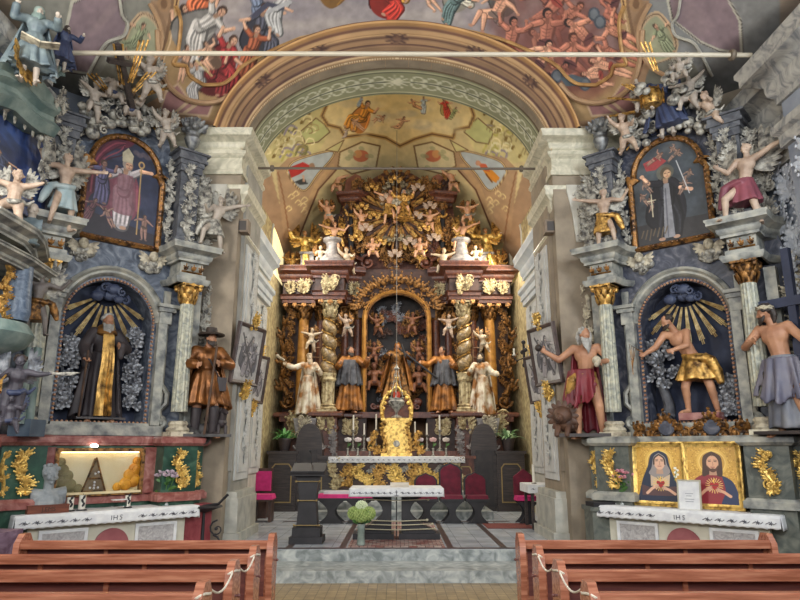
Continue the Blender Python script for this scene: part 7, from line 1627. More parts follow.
tri = fig('enthroned', dict(lean=(0, -.05), armL=((-.9, -.5, -.2), (-.5, -.7, .7)), armR=((.8, -.6, -.5), (.3, -.9, .3)), legL=((-.3, -1, -.3), (-.1, .1, -1)), legR=((.3, -1, -.3), (.1, .1, -1)), face=(.2, -1, -.25), hem=.1, rb=(.26, .24), sway=(0, -.14)), 'robe', 'long', beard=1.5, seed=61, cloak=[dict(a0=-20, a1=200, z0=.84, z1=.2, rt=(.15, .11), rb=(.34, .2), seed=5)])
place('enthroned_statue', 'gilded bearded figure enthroned on clouds left of centre in the glory', 'statue', tri, {'*': GOLD, 'body': RF, 'hair': HAIRG, 'cloak': GOLDD}, (.2, 16.05, 7.45), .95, -.15)
place('enthroned_statue', 'bare chested gilded figure enthroned on clouds beside the bearded one in the glory', 'statue', ANG[0], {'*': GOLD, 'body': RF, 'hair': HAIRD, 'wing': GOLDD}, (-.22, 16.05, 7.45), .95, .2)
# ladders among the instruments of the passion
for s, lab in ((-1, 'small wooden ladder behind the left pale apostle'), (1, 'small wooden ladder behind the right pale apostle')):
    mb = MB(); mb.tube([(-.1, 0, 0), (-.1, .02, 1.3)], .018, 5); mb.tube([(.1, 0, 0), (.1, .02, 1.3)], .018, 5)
    o = mb.build('ladder', mat('ladder_wood', (150, 116, 84), (120, 88, 62), 8, .6), None, (s*2.05, 16.25, 3.3)); tag(o, lab, 'ladder')
    for k in range(5): mb = MB(); mb.tube([(-.1, 0, .15+k*.25), (.1, 0, .15+k*.25)], .014, 5); mb.build('rung', MATS['ladder_wood'], o)
# ------------------------------------------------------------------ mensa, tabernacle, candles
mb = MB(); mb.box((0, 15.15, .378), (3.9, 3.3, .156)); mb.box((0, 15.3, .533), (3.66, 2.8, .156)); mb.box((0, 15.5, .69), (3.42, 2.2, .16)); struct(mb.build('floor_altar_step', GMARB))
T = thing('high_altar_table', 'high altar table with a dark front covered in gilded carving', 'altar', (0, 15.55, .77))
mb = MB(); mb.box((0, 0, .33), (2.84, .64, .66)); mb.box((0, 0, .69), (3.0, .74, .06)); mb.build('body', RETD, T)
for k in range(7): share('gilded_carving', FOL[k], GOLDB if k % 2 else GOLD, T, (-1.14+.38*k, -.335, .3), 0, (.95, .6, .82), 0, .5*(-1)**k)
for k in range(6): share('silver_carving', FOL[(k+3) % 7], SILV, T, (-.95+.38*k, -.33, .46), 0, .36, 0, 1.2)
for s in (-1, 1):
    mb = MB(); rocaille(mb, .36, .66, 71, (s*1.42, -.36, .34), n=6, th=.12); mb.build('pale_carving', CREAMG, T)
C = thing('altar_cloth', 'long white lace edged cloth over the high altar table', 'cloth', (0, 15.55, 1.495)); mb = MB()
mb.grid(lambda u, v: (-1.56+3.12*u, .36-.78*v/.7 if v < .7 else -.425-.004*math.sin(u*70), .008 if v < .7 else .006-.14*(v-.7)/.3+(.012*abs(math.sin(u*60)) if v > .98 else 0)), 240, 10)
for s in (-1, 1): mb.grid(lambda u, v: (s*(1.56+.01*v), .36-.78*u, .006-.14*v), 10, 3)
o = mb.build('sheet', WHITE, C); mo = o.modifiers.new('thick', 'SOLIDIFY'); mo.thickness = .006; mo.offset = 1
mb = MB()
for k in range(26): stitched(mb, -1.47+2.94*k/25, -.06, -.435, .7, k)
mb.build('embroidery', mat('grey_thread', (84, 84, 92)), C)
mb = MB(); mb.box((0, 16.02, 1.56), (3.0, .3, .14)); o = mb.build('candle_shelf', RETW, None); tag(o, 'narrow red brown ledge behind the high altar table carrying the candlesticks', 'shelf')
T = thing('tabernacle', 'golden tabernacle with pierced arched canopy on the high altar', 'tabernacle', (0, 15.78, 1.5))
mb = MB(); mb.box((0, 0, .42), (.62, .36, .84)); mb.box((0, 0, .87), (.74, .44, .06)); mb.box((0, 0, .04), (.74, .44, .08)); mb.build('body', GOLDB, T)
mb = MB(); mb.prism(arch_outline(.2, .1, .55, n=12), -.22, -.18); d = mb.build('door', GOLDB, T)
mb = MB(); mb.lathe([(.001, -.02), (.07, -.02), (.08, 0), (.07, .02), (.001, .02)], n=18); mb.xf(Matrix.Translation((0, -.225, .3)) @ Matrix.Rotation(PI/2, 4, 'X')); mb.build('silver_boss', SILV, d)
for s in (-1, 1):
    mb = MB(); rocaille(mb, .2, .75, 88+s, (s*.3, -.2, .44), n=6, th=.14); mb.build('scroll_column', GOLD, T)
    mb = MB(); mb.tube([(s*.34, -.05, .88), (s*.36, -.05, 1.2), (s*.28, -.05, 1.42), (s*.12, -.05, 1.55), (0, -.05, 1.68)], [.05, .05, .045, .04, .03], 8)
    for k in range(5): mb.sph((s*(.36-.05*k*.8), -.07, 1.0+.13*k), .05, 7, 5)
    mb.build('canopy_arm', GOLDB, T)
mb = MB(); mb.lathe([(.0, 0), (.12, .0), (.13, .03), (.03, .08), (.025, .2), (.06, .24), (.03, .28), (.001, .3)], (0, -.08, .9), 14)
for k in range(12): a = k*PI/6; mb.leaf((.08*math.cos(a), -.08, 1.3+.08*math.sin(a)), (math.cos(a), 0, math.sin(a)), .12 if k % 2 else .08, .045, .3)
mb.sph((0, -.1, 1.3), (.07, .03, .07), 12, 8); mb.build('monstrance', SILV, T)
mb = MB(); mb.lathe([(.02, 1.66), (.05, 1.7), (.02, 1.75), (.012, 1.8)], (0, -.05, 0), 10); mb.box((0, -.05, 1.86), (.02, .02, .16)); mb.box((0, -.05, 1.88), (.1, .02, .02)); mb.build('cross', GOLDB, T)
for s in (-1, 1): mb = MB(); rocaille(mb, .3, .5, 93, (s*.52, -.05, .3), n=5, th=.12); mb.build('side_scroll', GOLD, T)
def hstick(px_, h, lab):
    x = atY(px_, 445, 15.95)[0]; T = thing('candlestick', lab, 'candlestick', (x, 15.98, 1.63), 0, 'candlesticks on the high altar')
    mb = MB(); mb.lathe([(.09, 0), (.09, .02), (.05, .05), (.02, .09), (.035, .16), (.018, .2), (.03, h*.42), (.016, h*.5), (.05, h*.56), (.055, h*.58), (.02, h*.59)], n=14); mb.build('stick', SILV, T)
    mb = MB(); mb.lathe([(.022, h*.58), (.02, h), (.001, h)], n=10); mb.build('candle', mat('candle_wax', (232, 228, 214)), T)
for px_, h, lab in ((353, .86, 'tall white candle farthest left on the high altar'), (364, .66, 'second candle from the left on the high altar'), (376, .88, 'candle just left of the golden tabernacle'), (415, .7, 'candle just right of the golden tabernacle'), (427, .66, 'second candle from the right on the high altar'), (440, .86, 'tall white candle farthest right on the high altar')): hstick(px_, h, lab)
for px_, c, lab in ((348, (226, 220, 214), 'white rose head left of the outermost left altar candle'), (358, (222, 206, 204), 'pale rose head between the first two left altar candles'), (370, (230, 226, 220), 'white rose head next to the candle left of the tabernacle'), (420, (222, 206, 208), 'pale rose head right of the golden tabernacle'), (433, (214, 176, 172), 'pink rose head between the two right altar candles'), (446, (224, 212, 200), 'cream rose head right of the outermost right altar candle')):
    x = atY(px_, 440, 15.85)[0]; T = thing('rose_stem', lab, 'flower', (x, 15.84, 1.5), 0)
    mb = MB(); mb.lathe([(.04, 0), (.05, .02), (.02, .05), (.025, .12), (.035, .2), (.03, .2)], n=12); mb.build('bud_vase', SILV, T)
    mb = MB(); mb.tube([(0, 0, .1), (.005, -.01, .36)], .008, 5); mb.leaf((0, 0, .25), (.7, -.2, .5), .1, .05); mb.build('stem', GRN, T)
    mb = MB(); mb.sph((0, -.01, .4), .055, 10, 8)
    for q in range(8): a = q*PI/4; mb.leaf((.02*math.cos(a), -.01+.02*math.sin(a), .35), (math.cos(a)*.6, math.sin(a)*.6, 1), .1, .08, .35)
    mb.build('blossom', mat('rose_%d' % px_, c, tuple(k-16 for k in c), 8, .6), T)
# sanctuary lamp
T = thing('sanctuary_lamp', 'silver hanging sanctuary lamp on a long cord before the high altar', 'hanging lamp', (0, 14.5, 2.45))
mb = MB(); mb.tube([(0, 0, 1.05), (0, 0, 6.9)], .006, 5)
for z in (1.6, 2.5, 3.4, 4.3): mb.sph((0, 0, z), .022, 8, 6)
mb.build('cord', mat('lamp_cord', (112, 106, 98), rough=.6), T)
mb = MB(); mb.lathe([(.001, -.08), (.02, -.06), (.015, 0), (.08, .1), (.17, .2), (.19, .26), (.15, .3), (.16, .34)], n=20); mb.build('bowl', SILV, T)
mb = MB(); mb.lathe([(.07, .3), (.085, .4), (.07, .48)], n=14); mb.build('red_glass', mat('red_lamp_glass', (168, 60, 44), rough=.2), T)
mb = MB(); mb.lathe([(.05, .98), (.07, 1.0), (.03, 1.05), (.01, 1.1)], n=12); mb.build('cap', SILV, T)
for k in range(3):
    a = k*2.094+.4; mb = MB(); mb.tube([(.16*math.cos(a), .16*math.sin(a), .32), (.08*math.cos(a), .08*math.sin(a), .7), (.03*math.cos(a), .03*math.sin(a), 1.0)], .009, 5)
    for q in range(5): t = q/5; mb.sph(((.16-.13*t)*math.cos(a), (.16-.13*t)*math.sin(a), .34+.62*t), .02, 6, 4)
    mb.build('chain', SILV, T)
# ------------------------------------------------------------------ furniture of the chancel
PINK = mat('magenta_cushion', (206, 44, 118), (180, 34, 96), 8, .75); VELV = mat('crimson_velvet', (112, 26, 48), (84, 18, 36), 8, .8, bump=.1); GILT = mat('gilt_line', (150, 128, 84), rough=.45, metal=.4)
for s, nm in ((-1, 'left'), (1, 'right')):
    T = thing('choir_stall', 'dark oak bonnet topped stall at the %s of the high altar, plant on it' % nm, 'stall', (s*2.25, 15.55, .3))
    mb = MB(); mb.box((s*.38, 0, .64), (.64, .7, 1.28)); mb.box((s*.38, 0, 1.3), (.72, .78, .07)); mb.box((s*.38, 0, .06), (.7, .76, .12)); mb.build('side_cabinet', DKW, T)
    mb = MB(); mb.prism(arch_outline(.3, 0, 1.5, rise=.46, n=16), -.3, .3); mb.xf(Matrix.Translation((-s*.22, .02, 0))); mb.build('bonnet', DKW, T)
    mb = MB(); mb.box((-s*.66, 0, .58), (.4, .6, 1.16)); mb.box((-s*.66, 0, 1.19), (.48, .68, .07)); mb.build('low_cabinet', DKW if s < 0 else RETW, T)
    mb = MB(); mb.prism([(-.2, .1), (.2, .1), (.2, 1.35), (-.2, 1.35)], -.31, -.29); mb.xf(Matrix.Translation((-s*.22, 0, 0))); d = mb.build('door', mat('oak_door', (34, 30, 32), (56, 50, 48), 5, .45), T)
    for c, w, h in ((s*.38, .22, .42), (-s*.66, .13, .36)):
        mb = MB(); y_ = -.36 if abs(c-s*.38) < .01 else -.31
        mb.sweep([(c-w, y_, .62-h), (c+w, y_, .62-h), (c+w, y_, .62+h*.8), (c+w*.7, y_, .62+h), (c-w*.7, y_, .62+h), (c-w, y_, .62+h*.8)], [(-.012, .01), (-.012, -.01), (.012, -.01), (.012, .01)], (0, 1, 0), True); mb.build('panel_moulding', GILT, T)
    for q in (-1, 1):
        mb = MB(); curl(mb, -s*.22+q*.38, 1.46, .1, 0 if q > 0 else PI, -q, .035, -.2); mb.build('scroll', PEARL, T)
    # potted plant
    P = thing('potted_plant', 'spiky green potted plant on the dark stall %s of the high altar' % nm, 'plant', (s*2.63, 15.45, 1.64))
    mb = MB(); mb.lathe([(.11, 0), (.16, .24), (.175, .24), (.175, .28), (.15, .28), (.14, .2), (.001, .2)], n=18); mb.build('pot', mat('dark_pot', (70, 58, 56), (50, 44, 44), 7, .5), P)
    mb = MB(); rg = random.Random(s+5)
    for k in range(34):
        a = k*2.4; e = .3+.9*((k % 7)/7); L = rg.uniform(.32, .5); d = V(math.cos(a)*math.cos(e), math.sin(a)*math.cos(e), math.sin(e)); m_ = V(0, 0, .25)+d*L*.6; t_ = m_+V(d.x, d.y, d.z-.7)*L*.45
        mb.tube([(0, 0, .22), V(0, 0, .25)+d*L*.3, m_, t_], [.012, .03, .026, .003], 4, flat=.25)
    mb.build('leaf', mat('plant_green', (62, 126, 62), (110, 164, 92), 9, .5) if s < 0 else mat('plant_pale_green', (104, 146, 96), (160, 184, 140), 9, .5), P)
# lectern
T = thing('lectern', 'black wooden lectern on a stepped base at the left of the altar table', 'lectern', (-1.36, 10.35, .3))
mb = MB(); mb.box((0, 0, .05), (.5, .44, .1)); mb.box((0, 0, .16), (.42, .36, .14)); mb.build('base', BLACK, T)
mb = MB(); mb.prism([(-.16, .22), (.16, .22), (.13, .6), (.15, .86), (.2, 1.02), (-.2, 1.02), (-.15, .86), (-.13, .6)], -.12, .12); mb.build('column', BLACK, T)
mb = MB(); mb.box((0, -.02, 1.08), (.52, .42, .05), M=Matrix.Rotation(.32, 3, 'X')); mb.box((0, -.2, 1.02), (.52, .03, .07)); mb.box((0, 0, 1.0), (.42, .3, .06)); mb.build('desk', BLACK, T)
for z, w in ((.26, .19), (.62, .14), (.9, .18)):
    mb = MB(); mb.tube([(-w, -.14, z), (w, -.14, z)], .008, 6)
    for q in (-1, 1): mb.sph((q*w, -.14, z), .018, 8, 6)
    mb.build('gilt_rod', GILT, T)
mb = MB(); mb.tube([(.02, .1, 1.05), (.02, .1, 1.3), (.0, .0, 1.36)], .006, 5); mb.sph((0, 0, 1.36), .018, 6, 5); mb.build('microphone', BLACK, T)
# people's altar
T = thing('altar_table', 'white topped altar table on black hourglass supports in the middle of the chancel', 'altar', (0.0, 10.75, .3))
for s in (-1, 1):
    mb = MB(); o = [(s*.08, .1), (s*.08, .72), (s*.56, .72)]+[(s*(.56-.34*math.sin(PI*k/10)**.8), .72-.56*k/10) for k in range(1, 10)]+[(s*.62, .12), (s*.62, .1)]
    mb.prism(o, -.16, .16); mb.box((s*.36, 0, .05), (.64, .44, .1)); mb.build('support', BLACK, T)
mb = MB(); mb.box((0, 0, .4), (.02, .1, .72)); mb.build('centre_post', BLACK, T)
mb = MB(); mb.box((0, 0, .745), (1.36, .72, .06)); mb.build('table_top', WHITE, T)
for z, w in ((.68, .55), (.61, .5), (.17, .6), (.24, .56), (.3, .48)):
    mb = MB(); mb.tube([(-w, -.18, z), (-.1, -.19, z-.015), (.1, -.19, z-.015), (w, -.18, z)], .008, 6)
    for q in (-1, 1): mb.sph((q*w, -.18, z), .02, 8, 6)
    mb.build('gilt_rod', mat('pale_rod', (196, 188, 160), rough=.4, metal=.3), T)
C = thing('altar_cloth', 'white embroidered cloth over the altar table on black supports', 'cloth', (0, 10.75, 1.08)); mb = MB()
mb.grid(lambda u, v: (-.73+1.46*u, .38-.77*v/.7 if v < .7 else -.395-.004*math.sin(u*50), .006 if v < .7 else .004-.12*(v-.7)/.3), 120, 10)
for s in (-1, 1): mb.grid(lambda u, v: (s*(.73+.008*v), .38-.77*u, .005-.13*v), 10, 3)
o = mb.build('sheet', WHITE, C); mo = o.modifiers.new('thick', 'SOLIDIFY'); mo.thickness = .006; mo.offset = 1
mb = MB()
for k in range(15):
    if k not in (7,): stitched(mb, -.66+1.32*k/14, -.06, -.404, .8, k)
mb.tube([(0, -.404, -.1), (0, -.404, -.02)], .005, 4); mb.tube([(-.025, -.404, -.045), (.025, -.404, -.045)], .005, 4); mb.tube([(-.03, -.404, -.1), (.03, -.404, -.1)], .005, 4); mb.build('embroidery', MATS['grey_thread'], C)
T = thing('book_stand', 'small low reading stand lying on the altar table cloth', 'stand', (.05, 10.7, 1.09)); mb = MB(); mb.box((0, 0, .03), (.3, .22, .02), M=Matrix.Rotation(.25, 3, 'X')); mb.build('rest', mat('stand_white', (206, 200, 190), (180, 172, 160)), T); mb = MB(); mb.box((0, .06, .02), (.2, .03, .04)); mb.build('foot', mat('stand_white', (1, 1, 1)), T)
# hydrangeas in front of the table
HYD = mat('hydrangea_green', (122, 146, 74), (170, 184, 112), 14, .7)
T = thing('flower_vase', 'clear vase of green hydrangeas on the floor before the altar table', 'vase', (-.52, 9.95, .31)); T.scale = (.84, .84, .9)
mb = MB(); mb.lathe([(.06, 0), (.075, .02), (.06, .15), (.07, .3), (.085, .34), (.075, .34), (.06, .3), (.05, .15), (.055, .03), (.001, .03)], n=20); mb.build('vase', mat('clear_vase', (112, 124, 116), (150, 160, 152), 6, .08), T)
mb = MB()
for k in range(5): a = k*1.257; mb.tube([(.02*math.cos(a), .02*math.sin(a), .04), (.05*math.cos(a), .05*math.sin(a), .36), (.1*math.cos(a), .08*math.sin(a), .46)], .007, 5); mb.leaf((.03*math.cos(a), .03*math.sin(a), .36), (math.cos(a), math.sin(a), .3), .16, .08, .15)
mb.build('stem', GRN, T)
for k, (x, y, z, r) in enumerate(((-.12, -.02, .5, .11), (.13, -.04, .5, .11), (.0, -.1, .47, .11), (0, .02, .6, .1), (-.03, .1, .5, .1))):
    mb = MB()
    for q in range(80):
        t = q*2.4; zc = 1-2*(q+.5)/80; rr = math.sqrt(1-zc*zc); mb.sph((x+r*rr*math.cos(t), y+r*rr*math.sin(t), z+r*zc*.85), r*.2, 5, 4)
    mb.build('blossom', HYD if k != 3 else mat('hydrangea_white', (214, 222, 190), (190, 204, 160), 14, .7), T)
# seats
def hourglass(T, w, z, d=.34, n=1):
    for q in range(n):
        x0 = (q-(n-1)/2)*w*1.05
        for y in (-d/2, d/2):
            mb = MB(); o = [(x0-w/2, z)]+[(x0-w/2+.36*w*math.sin(PI*k/10), z-z*k/10) for k in range(11)]+[(x0+w/2-.36*w*math.sin(PI*k/10), z*k/10) for k in range(11)]
            mb.prism(o, y-.02, y+.02); mb.build('leg_frame', BLACK, T)
def hchair(x, y, back, lab):
    T = thing('velvet_chair', lab, 'chair', (x, y, .3)); hourglass(T, .42, .4)
    mb = MB(); mb.box((0, 0, .42), (.46, .44, .05)); mb.build('seat_frame', BLACK, T)
    mb = MB(); mb.box((0, -.01, .475), (.42, .4, .07), tx=.92, ty=.92); mb.build('seat', VELV, T)
    o = [(-.23, .5), (-.23, back-.14), (-.16, back-.06), (-.08, back-.04), (0, back), (.08, back-.04), (.16, back-.06), (.23, back-.14), (.23, .5)]
    mb = MB(); mb.prism(o, .18, .23); mb.build('back_frame', BLACK, T)
    mb = MB(); mb.prism([(a*.86, .52+(b-.52)*.95) for a, b in o], .15, .185); mb.build('backrest', VELV, T)
hchair(.58, 13.02, .92, 'low crimson velvet chair nearest the altar table, leftmost of three')
hchair(1.07, 13.02, 1.12, 'tallest crimson velvet chair with pointed back, middle of three')
hchair(1.56, 13.02, .94, 'low crimson velvet chair by the right stall, last of three')
T = thing('bench', 'black bench with magenta cushion and pale cover behind the lectern', 'bench', (-.98, 13.0, .3)); hourglass(T, .5, .42, .34, 2)
mb = MB(); mb.box((0, 0, .44), (1.12, .42, .05)); mb.build('seat_board', BLACK, T)
mb = MB(); mb.box((0, 0, .5), (1.08, .4, .07), tx=.96, ty=.9); mb.build('cushion', PINK, T)
mb = MB(); mb.box((.06, .03, .56), (.98, .34, .05), tx=.97, ty=.9); mb.build('cover', mat('pale_cover', (196, 190, 190), (176, 172, 176), 8, .8), T)
T = thing('stool', 'dark stool with a bright magenta cushion by the left chancel wall', 'stool', (-2.62, 13.2, .3))
for x in (-.16, .16):
    mb = MB(); mb.box((x, 0, .2), (.05, .34, .4)); mb.build('leg', RETD, T)
mb = MB(); mb.box((0, 0, .41), (.4, .42, .04)); mb.build('seat_board', RETD, T)
mb = MB(); mb.box((0, 0, .47), (.42, .44, .09), tx=.9, ty=.9); mb.build('cushion', PINK, T)
T = thing('chair', 'small chair with a magenta back panel against the left chancel wall', 'chair', (-2.82, 13.95, .3))
mb = MB(); mb.box((0, 0, .22), (.3, .36, .44)); mb.build('seat_box', RETD, T)
mb = MB(); mb.box((0, .14, .72), (.34, .07, .4)); mb.build('backrest', PINK, T)
mb = MB(); mb.box((0, .19, .5), (.38, .04, .96)); mb.build('back_frame', RETD, T)
T = thing('velvet_chair', 'dark chair with magenta seat beside the small white clothed table at right', 'chair', (2.5, 12.9, .3)); hourglass(T, .4, .4)
mb = MB(); mb.box((0, 0, .46), (.42, .4, .08), tx=.9, ty=.9); mb.build('seat', PINK, T)
mb = MB(); mb.prism([(-.2, .5), (-.2, .85), (0, 1.0), (.2, .85), (.2, .5)], .17, .22); mb.build('backrest', VELV, T)
T = thing('side_table', 'small dark side table under a white cloth by the right chancel wall', 'table', (2.62, 12.2, .3))
for x in (-.2, .2):
    for y in (-.3, .3):
        mb = MB(); mb.box((x, y, .36), (.05, .05, .72)); mb.build('leg', DKW, T)
mb = MB(); mb.box((0, 0, .73), (.5, .74, .04)); mb.build('table_top', DKW, T)
C = thing('table_cloth', 'white cloth with dark sprigs on the small right side table', 'cloth', (2.62, 12.2, 1.05)); mb = MB()
mb.box((0, 0, .01), (.56, .8, .012)); mb.box((0, -.4, -.06), (.56, .01, .14)); mb.box((-.28, 0, -.06), (.01, .8, .14)); mb.build('sheet', WHITE, C)
mb = MB()
for k in range(4): stitched(mb, -.2+.13*k, -.06, -.408, .7, k)
mb.build('embroidery', MATS['grey_thread'], C)
T = thing('candle', 'single white candle standing on the small right side table', 'candle', (2.5, 12.1, 1.068))
mb = MB(); mb.lathe([(.05, 0), (.05, .015), (.02, .02), (.02, .03)], n=14); mb.build('dish', SILV, T)
mb = MB(); mb.lathe([(.026, .02), (.026, .34), (.001, .34)], n=14); mb.build('wax', MATS['candle_wax'], T)
# stations of the cross
STF = mat('station_frame', (58, 46, 44), (86, 70, 64), 6, .45)
def station(s, xw, y, z, w, h, lab, seed, tilt=.13):
    T = thing('framed_picture', lab, 'picture', (s*xw, y, z), s*-PI/2); T.rotation_euler = (tilt, 0, -s*(PI/2-.28))
    mb = MB(); mb.sweep([(-w/2, 0, 0), (w/2, 0, 0), (w/2, 0, h), (-w/2, 0, h)], [(0, .02), (0, -.03), (.02, -.05), (.05, -.03), (.065, -.02), (.065, .02)], (0, 1, 0), True); mb.build('frame', STF, T)
    c = CV(0, 0, 50, 60, 1.6, (176, 174, 172)); c.noise(.3, 14, seed)
    for x, yy, hh, k in ((16, 14, 36, 1), (30, 12, 40, 2), (40, 22, 30, 3), (24, 28, 26, 4)): c.person(x, yy, hh, (104+10*k, 104+9*k, 112+8*k), (176, 172, 170), (70, 70, 76), .1*(k-2), seed+k, (90, 90, 98))
    c.line([(8, 8), (40, 52)], 3, (78, 76, 80)); c.line([(30, 10), (14, 30)], 2.4, (84, 82, 86)); c.poly([(0, 0), (50, 0), (50, 4), (0, 4)], (166, 164, 160)); c.noise(.15, 5, seed+2)
    flat_picture('canvas', c, -w/2+.06, .06, w/2-.06, h-.06, -.012, OILP, T)
    mb = MB(); rocaille(mb, w*.36, .22, seed, (0, -.04, -.1), n=4, sym=True); mb.build('gilded_bracket', GOLDB, T)
    mb = MB(); rocaille(mb, w*.3, .18, seed+4, (0, -.03, h+.07), n=4, sym=True); mb.build('gilded_crest', GOLDB, T)
station(-1, 2.5, 10.45, 2.7, .86, .98, 'framed grey station picture on the front left chancel pier', 21)
station(-1, 2.86, 12.7, 2.56, .86, .96, 'framed grey station picture farther back on the left chancel wall', 31)
station(1, 2.5, 10.45, 2.7, .86, .98, 'framed grey station picture on the front right chancel pier', 41)
station(1, 2.86, 12.7, 2.56, .86, .96, 'framed grey station picture farther back on the right chancel wall', 51)
for s, nm in ((-1, 'left'), (1, 'right')):
    T = thing('loudspeaker', 'brown box loudspeaker high on the front of the %s chancel pier' % nm, 'loudspeaker', (s*2.6, 10.2, 5.3))
    mb = MB(); mb.box((0, 0, 0), (.26, .2, .22)); mb.build('casing', mat('speaker_brown', (112, 96, 80), (136, 118, 98), 6, .6), T)
    mb = MB(); mb.prism([(-.1, -.08), (.1, -.08), (.1, .08), (-.1, .08)], -.108, -.1); mb.build('grille', mat('speaker_grille', (60, 54, 50)), T)
    if s < 0: continue
    T = thing('candle_bracket', 'black iron cross shaped candle bracket on the right chancel wall', 'candle holder', (s*2.86, 14.2, 3.75 if s > 0 else 5.0), -s*PI/2)
    mb = MB(); mb.box((0, -.02, 0), (.07, .04, .5)); mb.box((0, -.02, .06), (.36, .04, .07)); mb.tube([(0, -.03, -.1), (0, -.2, -.16), (0, -.24, -.04)], .014, 5)
    for x, z in ((0, .26), (.18, .06), (-.18, .06), (0, -.26)): mb.sph((x, -.02, z), .05, 8, 6)
    mb.build('iron_cross', BLACK, T)
    mb = MB(); mb.lathe([(.04, -.04), (.05, -.02), (.02, -.02), (.02, .12), (.001, .12)], (0, -.24, 0), 10); mb.build('candle', MATS['candle_wax'], T)
# ------------------------------------------------------------------ pews of the nave
def pew(x0, x1, y, lab, side, front=False, free=False):
    T = thing('pew', lab, 'pew', ((x0+x1)/2, y, 0), 0, 'pews of the nave'); w = x1-x0; ex = x1 if side < 0 else x0; s = -side
    L = lambda x: x-(x0+x1)/2
    # back with a sloping book rest on the far side
    mb = MB(); mb.box((0, .0, .9), (w-.04, .2, .032), M=Matrix.Rotation(-.16, 3, 'X')); mb.box((0, -.09, .885), (w-.04, .03, .07)); mb.build('book_rest', WOODP, T)
    mb = MB(); mb.box((0, .0, .62), (w-.06, .03, .5)); mb.build('back_panel', WOODD, T)
    n = max(2, int(w/.75))
    for k in range(n+1):
        mb = MB(); mb.box((-w/2+.04+(w-.08)*k/n, -.018, .62), (.035, .03, .5)); mb.build('stile', WOODP, T)
    mb = MB(); mb.box((0, -.01, .36), (w-.06, .05, .08)); mb.build('rail', WOODP, T)
    if not front:
        mb = MB(); mb.box((0, -.25, .45), (w-.06, .36, .035)); mb.build('seat', WOODP, T)
    mb = MB(); mb.box((0, .2, .16), (w-.08, .16, .03)); mb.build('kneeler', WOODP, T)
    for e in ([x0, x1] if free else [ex]):
        g = MB(); o = [(-.16, 0), (-.16, .12), (-.1, .2), (-.11, .5), (-.13, .7), (-.12, .9), (-.05, .985), (.05, .985), (.11, .9), (.12, .7), (.1, .5), (.1, .2), (.16, .12), (.16, 0)]
        g.prism(o, -.028, .028); g.xf(Matrix.Rotation(PI/2, 4, 'Z')); g.xf(Matrix.Translation((L(e), 0, 0))); p = g.build('pew_end', WOODP, T)
        mb = MB()
        curl(mb, .02, .2, .09, 0, 1, .02, 0); mb.xf(Matrix.Rotation(PI/2, 4, 'Z')); mb.xf(Matrix.Translation((L(e)+s*-.03, -.12, .1))); mb.build('scroll', WOODP, p)
    mb = MB(); mb.tube([(L(ex)-s*.03, -.03, .74), (L(ex)+s*.055, -.03, .74)], .009, 8); mb.sph((L(ex)+s*.055, -.03, .74), .014, 8, 6); mb.build('peg', WOODD, T)
    T.scale = (1, 1, .935)
    return T
ROWS = [6.36, 5.58, 4.88, 4.14]
NM = ['front', 'second', 'third', 'fourth']
for s, nm in ((-1, 'left'), (1, 'right')):
    for k, y in enumerate(ROWS):
        xo, xi = (3.48 if k == 0 else 4.6), 1.16
        pew(s*xo if s < 0 else xi, -xi if s < 0 else xo, y, ('reddish wooden kneeling desk, front row of the %s block of pews' % nm) if k == 0 else 'reddish wooden pew, %s row from the chancel in the %s block' % (NM[k], nm), s, k == 0, k == 0)
    mb = MB(); pts = []
    for k in range(1, 3):
        ya, yb = ROWS[k], ROWS[k+1]
        for q in range(11): t = q/10; pts.append((s*1.14, ya+(yb-ya)*t, .9-.11*math.sin(PI*t)*(1 if k < 3 else .5)))
    mb.tube(pts, .007, 6)
    for k in (1, 2, 3):
        mb.tube([(s*(1.16+.036*math.cos(a)), ROWS[k]+.115*math.sin(a), .85+.012*math.sin(a*2)) for a in [i*PI/8 for i in range(17)]], .008, 6)
    o = mb.build('rope', mat('white_rope', (216, 208, 192), (186, 176, 158), 40, .8), None); tag(o, 'white rope slung along the aisle ends of the %s pews' % nm, 'rope')
cam = bpy.data.cameras.new('camera'); co = bpy.data.objects.new('camera', cam); COL.objects.link(co)
cam.sensor_width = 36; cam.lens = 36*F/800; co.location = (0, 0, HC); co.rotation_euler = (PI/2+TH, 0, -PS); SC.camera = co; cam.clip_end = 200
w = bpy.data.worlds.new('world'); SC.world = w; w.use_nodes = True
bg = w.node_tree.nodes['Background']; bg.inputs[0].default_value = (.86, .92, 1.0, 1); bg.inputs[1].default_value = .32
def area(name, loc, to, sx, sy, e, col=(1, 1, 1), spread=180):
    l = bpy.data.lights.new(name, 'AREA'); l.shape = 'RECTANGLE'; l.size = sx; l.size_y = sy; l.energy = e; l.color = col; l.spread = math.radians(spread)
    o = bpy.data.objects.new(name, l); COL.objects.link(o); o.location = loc
    o.rotation_euler = (Vector(to)-Vector(loc)).to_track_quat('-Z', 'Y').to_euler(); return o
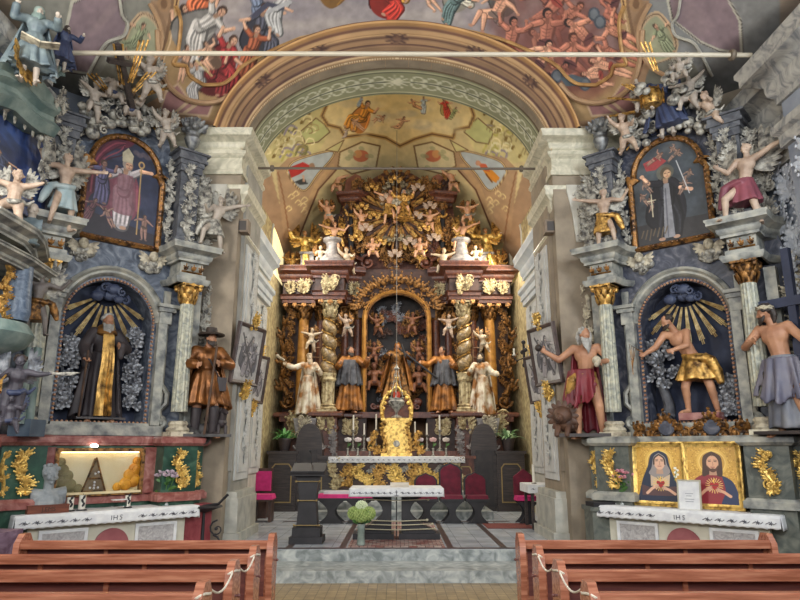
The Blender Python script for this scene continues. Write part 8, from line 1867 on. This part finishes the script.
# windows of these lights; the chancel side pair is added to match its lamps
for k, (sx, X, yc, zc, hw, hh) in enumerate(((-1, 3.06, 12.6, 6.9, .6, .75), (1, 3.06, 12.6, 6.9, .6, .75), (-1, 5.24, 3.4, 5.2, 1.0, 1.5), (1, 5.24, 3.4, 5.2, 1.0, 1.5))):
    o = arch_outline(hw, -hh, hh-hw, n=14); M = Matrix(((0, -sx, 0, sx*X), (1, 0, 0, yc), (0, 0, 1, zc), (0, 0, 0, 1)))
    mb = MB(); mb.sweep(xz(o), [(-.03, -.06), (.08, -.06), (.08, .06), (-.03, .06)], (0, 1, 0), True); mb.xf(M); wf = struct(mb.build('window_%d' % (k+3), STUC))
    mb = MB(); mb.prism(o, -.01, .01); mb.xf(M); mb.build('pane', MATS['leaded_glass'], wf)
# tall nave windows in the side walls, west of the altars
area('window_light_nave_right', (5.0, 3.4, 5.4), (-2.2, 9.5, 3.4), 2.0, 2.6, 430, (.86, .93, 1.0))
area('window_light_nave_left', (-5.0, 3.4, 5.4), (2.2, 9.5, 3.4), 2.0, 2.6, 430, (1.0, .97, .92))
# unseen area lamp at the open west end, no window there
area('window_light_west', (0, -1.2, 4.4), (0, 10, 6.5), 4.5, 3, 400, (.97, .99, 1))
# chancel windows; the two side lamps after them are added fill
area('window_light_chancel_left', (-2.75, 15.1, 6.7), (1.8, 13.8, 2.0), 1.0, 1.3, 100, (1, .95, .84))
area('window_light_chancel_right', (2.75, 15.1, 6.7), (-2.2, 13.4, .8), 1.0, 1.3, 170, (1, .92, .76))
area('window_light_chancel_side', (2.94, 12.6, 6.9), (-1.5, 15.8, 3.6), 1.2, 1.2, 85, (1, .95, .88), 130)
area('window_light_chancel_side_left', (-2.94, 12.6, 6.9), (1.5, 15.8, 3.6), 1.2, 1.2, 85, (.96, .97, 1), 130)
SC.view_settings.view_transform = 'Standard'; SC.view_settings.look = 'None'; SC.view_settings.gamma = 1; SC.view_settings.use_curve_mapping = False
SC.view_settings.exposure = .16
